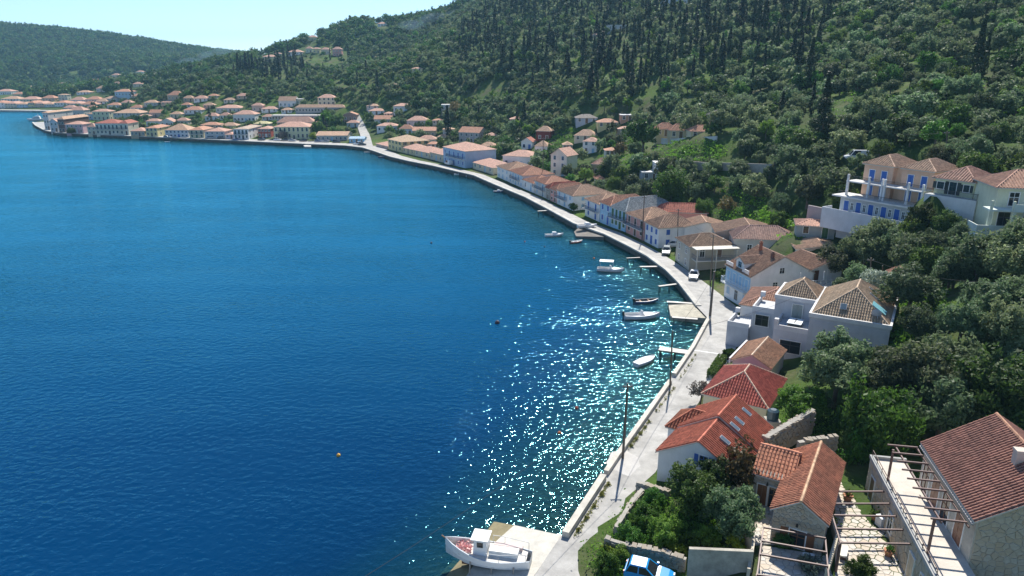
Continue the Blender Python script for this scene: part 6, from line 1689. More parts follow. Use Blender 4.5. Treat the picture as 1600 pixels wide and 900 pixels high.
for i in order:
    kd = 'olive' if kind[i] < (.80 if U[i] > 700 else .55) else ('dark' if kind[i] < .93 else 'green')
    lim = {'olive': 290, 'dark': 140, 'green': 110}[kd]
    if cnt[kd] < lim and D[i] < 420:
        cnt[kd] += 1
        nm, ct = {'olive': ('olive_tree', 'grey green olive tree '), 'dark': ('evergreen_tree', 'dark green evergreen tree '), 'green': ('leafy_tree', 'fresh green leafy tree ')}[kd]
        o_ = tree(nm, ct, 'tree', (X[i], Y[i], Z[i]), rad[i] * (.8 if kd == 'green' else 1), th[i], kd, 2 if D[i] < 135 else (1 if D[i] < 260 else 0), None)
        queue_label(o_, ct.strip(), ct.strip() + 's of the hillside', U[i], V[i])
    else:
        mass[kd].append((X[i], Y[i], Z[i], rad[i], th[i]))
# 2 cypresses
cy = []
X, Y = jgrid(-430, 430, -60, 740, 4.0)
Z, ok, U, V, D = tp_filter(X, Y, 30)
ok &= free(X, Y, 2.0)
belt = np.zeros(len(X), bool)
for p in BELT: belt |= in_poly_np(U, V, p)
ok &= (belt & (rs.random(len(X)) < .22)) | (~belt & (rs.random(len(X)) < .006) & (D > 150))
i_ = np.where(ok)[0]; i_ = i_[np.argsort(D[i_])]
cmass = []
for n, i in enumerate(i_):
    h = rs.uniform(6, 12) * (1.35 if rs.random() < .2 else 1); w = h * rs.uniform(.75, 1.15)
    if n < 280:
        o_ = tree('cypress_tree', 'cypress', 'cypress', (X[i], Y[i], Z[i]), w, h, 'cypress', 1, None)
        queue_label(o_, ('tall' if h > 11.5 else 'short') + ' slender dark cypress', 'cypresses of the hillside', U[i], V[i])
    else: cmass.append((X[i], Y[i], Z[i], w, h))
for (u, v, hp, lb) in ((795 + 24, 200, 40, 'tall slim cypress right of the pair above the quay'), (808, 200, 30, 'shorter cypress left of the pair above the quay'), (1262, 140, 75, 'tall cypress leaning at the end of the wood'), (1243, 130, 60, 'thin cypress left of the tall leaning one'), (374, 120, 36, 'tall cypress left of the cemetery'), (386, 118, 34, 'second tall cypress left of the cemetery'), (438, 110, 24, 'cypress right of the cemetery'), (475, 118, 28, 'broad cypress right end of the cemetery'), (396, 116, 30, 'third cypress next to cemetery pair')):
    g = hit(u, v); Dd = depth_of(g); h = hp * Dd / FPX
    tree('cypress_tree', lb, 'cypress', g, h * 1.0, h, 'cypress', 1, None)
flush_labels()
# 3 far woods
X, Y = jgrid(-2000, 900, 200, 2100, 10.0)
Z, ok, U, V, D = tp_filter(X, Y, 60)
ok &= free(X, Y, 3) & (D >= 700) & (Z > 6)
ok &= ~((Z < 30) & (U < 300) & (V > 108) & (rs.random(len(X)) < .45))
for p in CLEAR: ok &= ~in_poly_np(U, V, p)
far = [(X[i], Y[i], Z[i], r, r * .75) for i, r in zip(np.where(ok)[0], rs.uniform(3.6, 6.4, ok.sum()))]
def scatter(name, label, items, kd, lod, dense=1):
    if not items: return
    A = np.array(items, np.float32)
    me = bpy.data.meshes.new(name)
    me.vertices.add(len(A)); P = A[:, :3].copy()
    if kd != 'cypress': P[:, 2] += A[:, 4]
    me.vertices.foreach_set('co', P.ravel())
    sc = np.stack([A[:, 3], A[:, 3], A[:, 3] if kd != 'cypress' else A[:, 4]], 1).astype(np.float32)
    a = me.attributes.new('scl', 'FLOAT_VECTOR', 'POINT'); a.data.foreach_set('vector', sc.ravel())
    a = me.attributes.new('rot', 'FLOAT_VECTOR', 'POINT'); rr_ = np.zeros((len(A), 3), np.float32); rr_[:, 2] = rs.uniform(0, 6.28, len(A)); a.data.foreach_set('vector', rr_.ravel())
    a = me.attributes.new('pick', 'INT', 'POINT'); a.data.foreach_set('value', rs.integers(0, len(CR[kd, lod]), len(A)).astype(np.int32))
    o = obj(name, me)
    ng = bpy.data.node_groups.new(name, 'GeometryNodeTree')
    ng.interface.new_socket('Geometry', in_out='INPUT', socket_type='NodeSocketGeometry'); ng.interface.new_socket('Geometry', in_out='OUTPUT', socket_type='NodeSocketGeometry')
    gi = ng.nodes.new('NodeGroupInput'); go = ng.nodes.new('NodeGroupOutput')
    jn = ng.nodes.new('GeometryNodeGeometryToInstance')
    for m in reversed(CR[kd, lod]):
        so = bpy.data.objects.new('crown_source', m)
        oi = ng.nodes.new('GeometryNodeObjectInfo'); oi.inputs['Object'].default_value = so
        ng.links.new(oi.outputs['Geometry'], jn.inputs[0])
    ip = ng.nodes.new('GeometryNodeInstanceOnPoints')
    def attr(nm, ty):
        n = ng.nodes.new('GeometryNodeInputNamedAttribute'); n.data_type = ty; n.inputs['Name'].default_value = nm; return n.outputs['Attribute']
    mp = ng.nodes.new('GeometryNodeMeshToPoints')
    ng.links.new(gi.outputs[0], mp.inputs[0]); ng.links.new(mp.outputs[0], ip.inputs['Points'])
    ng.links.new(jn.outputs[0], ip.inputs['Instance']); ip.inputs['Pick Instance'].default_value = True
    ng.links.new(attr('pick', 'INT'), ip.inputs['Instance Index']); ng.links.new(attr('scl', 'FLOAT_VECTOR'), ip.inputs['Scale'])
    e2r = ng.nodes.new('FunctionNodeEulerToRotation'); ng.links.new(attr('rot', 'FLOAT_VECTOR'), e2r.inputs[0]); ng.links.new(e2r.outputs[0], ip.inputs['Rotation'])
    ng.links.new(ip.outputs[0], go.inputs[0])
    md = o.modifiers.new('scatter', 'NODES'); md.node_group = ng
    return tag(o, label, 'woodland', kind='stuff')
scatter('olive_grove', 'distant olive groves covering the hillside', mass['olive'], 'olive', 0)
scatter('evergreen_wood', 'distant dark evergreen trees on the hillside', mass['dark'], 'dark', 0)
scatter('leafy_wood', 'distant fresh green trees on the hillside', mass['green'], 'green', 0)
scatter('cypress_wood', 'distant cypress wood on the upper slope', cmass, 'cypress', 0)
scatter('far_woodland', 'far wooded hills behind the town', far, 'dark', 0)
print('TREES', TREE_N[0], {k: len(v) for k, v in mass.items()}, len(cmass), len(far))

# ------------------------------------------------------------------ slipway, jetties
def slab(name, label, top, th, mat, cat=None, kind=None, group=None):
    mb = MB(); n = len(top); b = [(p[0], p[1], p[2] - th) for p in top]
    mb.face(top); mb.face(list(reversed(b)))
    for i in range(n):
        j = (i + 1) % n; mb.face([b[i], b[j], top[j], top[i]])
    return tag(mb.build(name, mat), label, cat, group, kind)
slab('slipway', None, [(4.3, 52.1, 1.2), (2.0, 47.4, 1.28), (-2.2, 39.5, 1.28), (-6.5, 41.0, 0.55), (-2.6, 50.6, 0.42), (0.2, 54.7, 0.35)][::-1], 1.6, concrete('slip_concrete', (0.58, 0.55, 0.48), .35, .8), kind='structure')
slab('wet_slipway', None, [(0.19, 54.69, 0.33), (-2.61, 50.59, 0.40), (-6.51, 40.9, 0.5), (-8.6, 42.0, 0.02), (-5.6, 49.4, -0.05), (-3.4, 53.0, -.08), (-2.0, 55.9, -.06)][::-1], 1.2, concrete('wet_algae_concrete', (0.26, 0.22, 0.12), .6, .9), kind='structure')
PLK = wood('bleached_plank', (0.50, 0.47, 0.42)); PLD = wood('dark_pile', (0.10, 0.08, 0.06))
def jetty(label, ua, va, ub, vb, z, w, planks=True):
    a = Vector(pz(ua, va, z)); b = Vector(pz(ub, vb, z)); d = (b - a); L_ = d.length; d.normalize(); n = Vector((-d.y, d.x, 0))
    t = thing('jetty', label, 'jetty', (a.x, a.y, 0), math.atan2(d.y, d.x), 'small jetties along the quay')
    if planks:
        k = max(2, int(w / 0.28))
        for i in range(k):
            m = MB(); m.box(0, L_, -w / 2 + w * i / k + .015, -w / 2 + w * (i + 1) / k - .015, z - .07, z + rnd.uniform(-.01, .01)); m.build('plank', PLK, t)
    m = MB(); m.box(0, L_, -w / 2 + .1, -w / 2 + .22, z - .2, z - .075); m.build('joist', PLD, t)
    m = MB(); m.box(0, L_, w / 2 - .22, w / 2 - .1, z - .2, z - .075); m.build('joist', PLD, t)
    for x in (0.25, L_ * .55):
        for s in (-1, 1):
            m = MB(); m.tube([(x, s * (w / 2 - .12), -2), (x, s * (w / 2 - .12), z - .08)], .07, 7); m.build('pile', PLD, t)
    return t
jetty('plank jetty nearest the second lamp pole', 1030, 544, 1076, 550, 0.9, 1.5)
jetty('narrow plank jetty opposite the white parked sedan', 1000, 416.5, 1030, 416, 0.9, 0.7)
jetty('narrow plank jetty between sedan and stone landing', 1029, 447, 1060, 443, 0.9, 0.6)
jetty('upper plank walkway along the stone landing', 1042, 471, 1086, 474, 1.0, 0.7)
jetty('lower plank walkway along the stone landing', 1050, 495, 1090, 498, 0.95, 0.7)
jetty('thin little jetty left of the sedan jetty', 979, 403, 1000, 402, 0.7, .4)
jetty('tiny jetty below the white shuttered houses', 840, 329.5, 857, 328.5, .9, .7)
slab('stone_landing', 'cracked pale stone landing between two plank walkways', [pz(1044, 474, .62), pz(1048, 494, .62), pz(1104, 497, 1.0), pz(1086, 476, 1.0)][::-1], 1.6, concrete('landing_stone', (0.50, 0.46, 0.36), .6, 1.2), cat='landing')
slab('boat_landing', 'dark stone landing where a boat lies hauled out', [pz(897, 362, .35), pz(900, 369, .35), pz(944, 370, .8), pz(938, 362, .9), pz(908, 352, .9)][::-1], 1.6, concrete('dark_landing', (0.20, 0.18, 0.155), .6, .8), cat='landing')
slab('step_landing', 'small pale step projecting from the hotel quay', [pz(474, 227, .8), pz(476, 229, .8), pz(486, 229, .8), pz(486, 225.5, .8)][::-1], 1.2, QUAYM, cat='landing')
# pale patch on the road and expansion lines
m = MB(); c = Vector(pz(974, 722, QZ)); m.v = []
ring = [(c.x + 1.6 * math.cos(a * .4) * (1 + .15 * math.sin(a * 1.7)), c.y + 2.4 * math.sin(a * .4) * (1 + .12 * math.cos(a * 2.1)), QZ + .006) for a in range(16)]
m.face([p for p in ring]); o = tag(m.build('road_patch', concrete('patch_concrete', (0.50, 0.48, 0.45), .2, .8)), None, kind='structure')
m = MB(); a = Vector(pz(1084, 547, QZ + .006)); b = Vector(pz(1146, 556, QZ + .006)); m.bar(a, b, .22, .006); tag(m.build('road_marking', plain('white_line', (0.75, 0.75, 0.72))), None, kind='structure')
# weeds at the foot of the parapet
rg = np.random.default_rng(77); CC = []
for (ua, va, ub, vb, n) in ((884, 836, 942, 750, 700), (972, 700, 1006, 655, 500), (1012, 645, 1046, 603, 160), (1052, 592, 1080, 552, 120), (985, 775, 1015, 755, 200), (1022, 745, 1032, 730, 200)):
    a = np.array(pz(ua, va, QZ)); b = np.array(pz(ub, vb, QZ)); f = rg.uniform(0, 1, (n, 1)) ; f = f + .05 * np.sin(f * 30)
    d = (b - a); nx = np.array([d[1], -d[0], 0]); nx /= np.linalg.norm(nx)
    CC.append(a + f * d + nx * (.62 + np.abs(rg.normal(0, .16, (n, 1)))) + np.array([0, 0, 1]) * rg.uniform(0, .28, (n, 1)))
CC = np.concatenate(CC)
o = obj('roadside_weeds', quads_mesh('weeds', leaf_quads(CC, rg, .13, aspect=.4), leafmat('weed_leaves', (0.10, 0.13, 0.03), (0.22, 0.22, 0.06)))); tag(o, 'straggling weeds along the road edge', 'weeds', kind='stuff')
# undergrowth in the gardens and clearings
CC = []
for poly, dens in (([(1000, 790), (1180, 745), (1180, 850), (1075, 850), (1060, 880), (956, 852)], 5200), ([(946, 858), (978, 880), (978, 905), (940, 905)], 1200), ([(1130, 290), (1210, 300), (1200, 345), (1130, 345)], 2500), ([(1020, 222), (1140, 220), (1130, 250), (1030, 255)], 3000),
                   ([(935, 225), (1000, 212), (1020, 250), (985, 262), (940, 255)], 2500), ([(820, 212), (905, 196), (890, 232), (840, 236)], 2000), ([(1190, 330), (1250, 340), (1250, 380), (1200, 370)], 1800), ([(1290, 120), (1590, 120), (1590, 190), (1290, 190)], 3000), ([(1380, 455), (1480, 450), (1470, 560), (1400, 540)], 3000), ([(1200, 640), (1300, 640), (1310, 690), (1220, 690)], 1500)):
    us = [p[0] for p in poly]; vs = [p[1] for p in poly]
    k = 0
    while k < dens // 25:
        u = rg.uniform(min(us), max(us)); v = rg.uniform(min(vs), max(vs))
        if not in_poly((u, v), poly): continue
        k += 1
        g = hit(u, v)
        if g is None: continue
        if any((lambda a_, b_: -0.6 < a_ < w + .6 and -.6 < b_ < d + .6)((g[0] - P0.x) * c.x + (g[1] - P0.y) * c.y, (g[0] - P0.x) * s.x + (g[1] - P0.y) * s.y) for P0, c, s, w, d in FOOT): continue
        q = rg.normal(0, 1, (25, 3)) * np.array([.9, .9, .25]); q[:, 2] = np.abs(q[:, 2])
        CC.append(np.array(g) + q)
CC = np.concatenate(CC)
o = obj('undergrowth', quads_mesh('undergrowth', leaf_quads(CC, rg, np.where(CC[:, 1:2] < 80, .13, .28), aspect=.55), leafmat('undergrowth_leaves', (0.07, 0.14, 0.014), (0.20, 0.33, 0.035), .45))); tag(o, 'rank green undergrowth in the gardens', 'undergrowth', kind='stuff')

# ------------------------------------------------------------------ boats
def hull(L_, B, Hd, mats, stern=.75, sheer=.35, n=10, inner=True):
    """open hull: bow at +x; outside, gunwale and inside floor"""
    mb = MB(); rows = []
    for i in range(n + 1):
        f = i / n; x = -L_ / 2 + L_ * f
        w = B / 2 * (stern + (1 - stern) * math.sin(min(f / .45, 1) * math.pi / 2)) if f < .45 else B / 2 * max(.02, math.cos((f - .45) / .55 * math.pi / 2) ** .75)
        zt = Hd * (1 + sheer * max(0, (f - .35) / .65) ** 2 + .08 * max(0, (.3 - f) / .3)); zb = Hd * .05 * f + (.28 * Hd * max(0, (f - .75) / .25) ** 2)
        xb = x - (.10 * L_ * max(0, (f - .7) / .3))
        rows.append([(x, -w, zt), (x * .99 + xb * .01, -w * .94, zt * .55 + zb * .45), (xb, -w * .55, zb + .04 * Hd), (xb, 0, zb - .05 * Hd), (xb, w * .55, zb + .04 * Hd), (x * .99 + xb * .01, w * .94, zt * .55 + zb * .45), (x, w, zt)])
    b0 = len(mb.v); m = 7
    for r in rows: mb.v += r
    for i in range(n):
        for k in range(m - 1):
            a = b0 + i * m + k; mb.f.append((a, a + m, a + m + 1, a + 1)); mb.m.append(0)
    mb.f.append(tuple(b0 + k for k in range(m))); mb.m.append(0)
    # gunwale and inside
    b1 = len(mb.v)
    for r in rows:
        (x, y, z) = r[0]; w = abs(y); wi = max(w - .09, .005); mb.v += [(x, -w, z), (x - .02, -wi, z + .01), (x - .02, -wi, Hd * .45), (x - .02, wi, Hd * .45), (x - .02, wi, z + .01), (x, w, z)]
    for i in range(n):
        for k in range(5):
            a = b1 + i * 6 + k; mb.f.append((a, a + 1, a + 7, a + 6)); mb.m.append(1 if k in (0, 4) else 2)
    mb.f.append((b1 + 1, b1 + 4, b1 + 3, b1 + 2)); mb.m.append(2)
    return mb
WPAINT = plain('boat_white', (0.80, 0.80, 0.78), 0.35, var=.08, bmp=0); BLUEP = plain('boat_blue', (0.04, 0.10, 0.25), .35, bmp=0); REDP = plain('boat_red', (0.45, 0.06, 0.05), .4, bmp=0)
GREYP = plain('boat_grey', (0.45, 0.46, 0.47), .5, bmp=0); BLK = plain('engine_black', (0.02, 0.02, 0.022), .35, bmp=0); DKIN = plain('boat_inside_dark', (0.10, 0.09, 0.08), .7); WIN = plain('boat_inside_white', (0.66, 0.66, 0.64), .6)
BWOOD = wood('boat_wood', (0.30, 0.17, 0.09)); ANTIF = plain('antifoul', (0.20, 0.07, 0.05), .7)
def boat(label, u, v, L_, head, z=0.0, hm=WPAINT, gm=WPAINT, im=WIN, extras=(), B=None, Hd=None, group='small boats moored along the quay', name='boat'):
    B = B or L_ * .36; Hd = Hd or L_ * .14
    p = pz(u, v, 0.0)
    t = thing(name, label, 'boat', (p[0], p[1], z - .18 * Hd), R(head), group)
    hull(L_, B, Hd, None).build('hull', [hm, gm, im], t, smooth=False)
    for e in extras:
        b = MB()
        if e == 'bench':
            for f in (-.25, .1): q = MB(); q.box(L_ * f - .12, L_ * f + .12, -B * .43, B * .43, Hd * .78, Hd * .84); q.build('bench', BWOOD if im is DKIN else WPAINT, t)
        elif e == 'engine':
            b.box(-L_ / 2 - .35, -L_ / 2 - .02, -.16, .16, Hd * .9, Hd * 1.7); b.box(-L_ / 2 - .25, -L_ / 2 - .1, -.06, .06, -.2, Hd * .9); b.build('outboard_engine', BLK, t)
        elif e == 'cabin':
            b.hexa([(-L_ * .12, -B * .32, Hd), (L_ * .22, -B * .25, Hd), (L_ * .22, B * .25, Hd), (-L_ * .12, B * .32, Hd), (-L_ * .1, -B * .27, Hd * 1.9), (L_ * .10, -B * .22, Hd * 1.8), (L_ * .10, B * .22, Hd * 1.8), (-L_ * .1, B * .27, Hd * 1.9)]); c = b.build('cabin', WPAINT, t)
            g = MB(); g.hexa([(L_ * .221, -B * .2, Hd * 1.25), (L_ * .225, -B * .2, Hd * 1.25), (L_ * .225, B * .2, Hd * 1.25), (L_ * .221, B * .2, Hd * 1.25), (L_ * .13, -B * .2, Hd * 1.75), (L_ * .14, -B * .2, Hd * 1.75), (L_ * .14, B * .2, Hd * 1.75), (L_ * .13, B * .2, Hd * 1.75)]); g.build('windscreen', glassm(), c)
        elif e == 'console':
            b.hexa([(-.3, -.35, Hd * .45), (.3, -.35, Hd * .45), (.3, .35, Hd * .45), (-.3, .35, Hd * .45), (-.2, -.3, Hd * 1.9), (.1, -.3, Hd * 1.7), (.1, .3, Hd * 1.7), (-.2, .3, Hd * 1.9)]); b.build('console', WPAINT, t)
        elif e == 'deck':
            b.prism([(L_ * .05, -B * .44), (L_ * .22, -B * .42), (L_ * .40, -B * .24), (L_ * .47, 0), (L_ * .40, B * .24), (L_ * .22, B * .42), (L_ * .05, B * .44)], Hd * 1.0, Hd * 1.08); b.build('foredeck', WPAINT, t)
        elif e == 'canopy':
            b.box(-L_ * .42, L_ * .1, -B * .45, B * .45, Hd * 3.0, Hd * 3.08); c = b.build('canopy', WPAINT, t)
            for x in (-.4, .08):
                for s in (-1, 1): q = MB(); q.bar((L_ * x, s * B * .42, Hd), (L_ * x, s * B * .42, Hd * 3), .04, .04); q.build('canopy_post', GREYP, t)
        elif e == 'cover':
            b.prism([(-L_ * .49, -B * .37), (-L_ * .1, -B * .49), (L_ * .15, -B * .47), (L_ * .38, -B * .25), (L_ * .49, 0), (L_ * .38, B * .25), (L_ * .15, B * .47), (-L_ * .1, B * .49), (-L_ * .49, B * .37)], Hd * 1.02, Hd * 1.12); b.build('cover', WPAINT, t)
    return t
boat('white motorboat with small cabin farthest from the quay', 866, 369, 4.6, 10, extras=('cabin', 'deck'))
boat('little red and white open boat beside stone landing', 901, 379, 3.4, 30, hm=REDP, extras=('bench', 'engine'))
boat('white boat with flat sun canopy', 954, 424, 5.4, -12, extras=('canopy', 'deck', 'console'))
boat('dark blue open rowing boat with white rim', 1010, 473, 4.4, 12, hm=BLUEP, im=DKIN, extras=('bench', 'engine'))
boat('long white speedboat with black outboard engine', 1003, 497, 6.0, 6, extras=('console', 'engine', 'deck'))
boat('white boat under a flat white cover', 1008, 567, 4.2, 42, extras=('cover',))
boat('white boat hauled out on the dark stone landing', 917, 363, 5.0, 10, z=1.35, extras=('deck', 'cabin'))
boat('small dark blue boat with white cabin by the bend of the quay', 779, 300, 3.4, 10, hm=BLUEP, extras=('cabin',))
boat('white boat moored under the big blue house', 717, 273.5, 3.6, -15, extras=('console',))
boat('grey boat with brown cover beside the white one', 737, 276.5, 4.2, -5, hm=GREYP, extras=('cover',))
boat('dark boat moored before the cream bungalow', 656, 259, 3.2, -10, hm=BLUEP, im=DKIN, extras=('bench',))
boat('dark covered boat moored before the yellow villa', 597, 246, 3.6, -10, hm=BLUEP, im=DKIN, extras=('bench',))
boat('tiny white dinghy at the side road corner', 574, 238.5, 3.0, 0, extras=('bench',))
boat('tiny white boat off the far promenade', 262, 222, 3.0, 0, extras=('bench',))
# motor yacht at the tip
p = pz(56, 189, 0); t = thing('motor_yacht', 'white motor yacht moored at the tip of the promenade', 'yacht', (p[0] - 2, p[1] + 3, -.2), R(195))
hull(11, 3.6, 1.5, None).build('hull', [WPAINT, WPAINT, WIN], t)
for nm, q in (('saloon', (-3.5, 2.0, -1.4, 1.4, 1.5, 2.9)), ('flybridge', (-3.0, .5, -1.2, 1.2, 2.9, 3.6)), ('foredeck', (1.5, 4.6, -.9, .9, 1.5, 1.8))):
    m = MB(); m.hexa([(q[0], q[2], q[4]), (q[1], q[2], q[4]), (q[1], q[3], q[4]), (q[0], q[3], q[4]), (q[0] + .2, q[2] * .9, q[5]), (q[1] - .9, q[2] * .85, q[5]), (q[1] - .9, q[3] * .85, q[5]), (q[0] + .2, q[3] * .9, q[5])]); m.build(nm, WPAINT, t)
m = MB(); m.bar((-2, 0, 3.6), (-2.2, 0, 5.4), .1, .1); m.bar((-2.6, 0, 4.6), (-1.7, 0, 4.6), .5, .05); m.build('radar_arch', WPAINT, t)
for s in (-1, 1): m = MB(); m.box(-3.0, .9, s * 1.37 - .03, s * 1.37 + .03, 2.0, 2.5); m.build('window', glassm(), t)
# fishing boat on the slip
pb = Vector(pz(762, 872, 1.2)); t = thing('fishing_boat', 'white wooden fishing boat propped up on the slipway', 'boat', (pb.x, pb.y, 0.72), R(168))
hb = hull(7.2, 2.6, 1.15, None, stern=.55, sheer=.75); hb.build('hull', [WPAINT, plain('gunwale_blue_grey', (0.45, 0.5, 0.55)), WIN], t)
m = MB(); m.prism([(-3.3, -.75), (-1, -1.2), (.6, -1.16), (2.2, -.78), (3.3, -.15), (3.3, .15), (2.2, .78), (.6, 1.16), (-1, 1.2), (-3.3, .75)], 1.08, 1.13); m.build('deck', plain('deck_cream', (0.60, 0.57, 0.52), .7), t)
wh = MB(); wh.hexa([(-.1, -.6, 1.13), (1.1, -.6, 1.13), (1.1, .6, 1.13), (-.1, .6, 1.13), (0, -.55, 2.55), (1.0, -.55, 2.55), (1.0, .55, 2.55), (0, .55, 2.55)]); w_ = wh.build('wheelhouse', WPAINT, t)
m = MB(); m.box(-.2, 1.25, -.75, .75, 2.55, 2.63); m.build('roof', WPAINT, w_)
m = MB(); m.box(1.05, 1.09, -.35, .35, 1.85, 2.3); m.build('window', glassm(), w_)
m = MB(); m.box(.25, .75, .575, .60, 1.85, 2.3); m.build('window', glassm(), w_)
m = MB(); m.box(-2.6, -.2, -.3, .45, 1.13, 1.6); m.build('engine_box', plain('box_white', (0.7, 0.7, 0.68)), t)
m = MB(); m.box(-2.8, -.4, -.95, -.55, 1.13, 1.45); m.build('side_bench', plain('bench_pink_grey', (0.50, 0.40, 0.38)), t)
m = MB(); m.tube([(3.2, 0, 1.6), (3.9, 0, 2.1)], .06, 6); m.build('bowsprit', BWOOD, t)
rl = MB()
for s in (-1, 1):
    pts = [(-3.3, s * .8, 1.9), (-1.2, s * 1.2, 1.85), (-.2, s * 1.2, 1.85)]
    for a, b in zip(pts, pts[1:]): rl.bar(a, b, .035, .035)
    for q in pts: rl.bar((q[0], q[1], 1.15), q, .035, .035)
rl.build('rail', GREYP, t)
nt_ = np.random.default_rng(3); C = np.stack([nt_.uniform(1.3, 2.7, 260), nt_.normal(0, .33, 260), nt_.uniform(1.14, 1.5, 260)], 1)
m = obj('fishing_net', quads_mesh('net', leaf_quads(C, nt_, .13), leafmat('net_pink', (0.55, 0.22, 0.24), (0.75, 0.55, 0.50), .1))); m.parent = t; m['kind'] = 'stuff'
for x in (-2.4, -.6, 1.2):
    for s in (-1, 1):
        m = MB(); m.bar((x, s * 1.5, -.55), (x, s * 1.05, .75), .1, .1); m.build('prop', wood('prop_timber', (0.35, 0.30, 0.24)), t)
m = MB(); m.box(-2.6, 2.2, -.1, .1, -.35, .05); m.build('keel', ANTIF, t)
# buoys
def buoy(label, u, v, r, col):
    r *= .75; p = pz(u, v, 0); b = MB(); n = 10
    b.tube([(0, 0, -r * .8), (0, 0, -r * .45), (0, 0, 0), (0, 0, r * .45), (0, 0, r * .8), (0, 0, r * 1.0)], [r * .5, r * .88, r, r * .88, r * .55, r * .15], n)
    b.tube([(0, 0, r * .95), (0, 0, r * 1.3)], r * .12, 6)
    o = b.build('buoy', plain('buoy_%d' % int(col[0] * 100), col, .5, bmp=0), smooth=True); o.location = (p[0], p[1], r * .2); tag(o, label, 'buoy', 'mooring buoys in the bay')
buoy('large dark red mooring buoy alone in mid bay', 777, 505, .55, (0.06, 0.03, 0.04)); buoy('yellow orange buoy nearest the bottom left', 529, 712, .3, (0.8, 0.4, 0.05)); buoy('orange buoy right of the yellow one off the parapet', 874, 677, .28, (0.75, 0.2, 0.05)); buoy('red orange buoy nearest the parapet', 901, 638, .28, (0.7, 0.12, 0.05))
buoy('small dark buoy far out in the bay', 674, 380, .35, (0.06, 0.06, 0.06)); buoy('small white buoy beside the canopy boat', 928, 404, .3, (0.75, 0.75, 0.75)); buoy('small dark buoy near the motorboat', 851, 386, .25, (0.07, 0.07, 0.07)); buoy('white buoy left of the canopy boat', 820, 378, .25, (0.7, 0.7, 0.7))

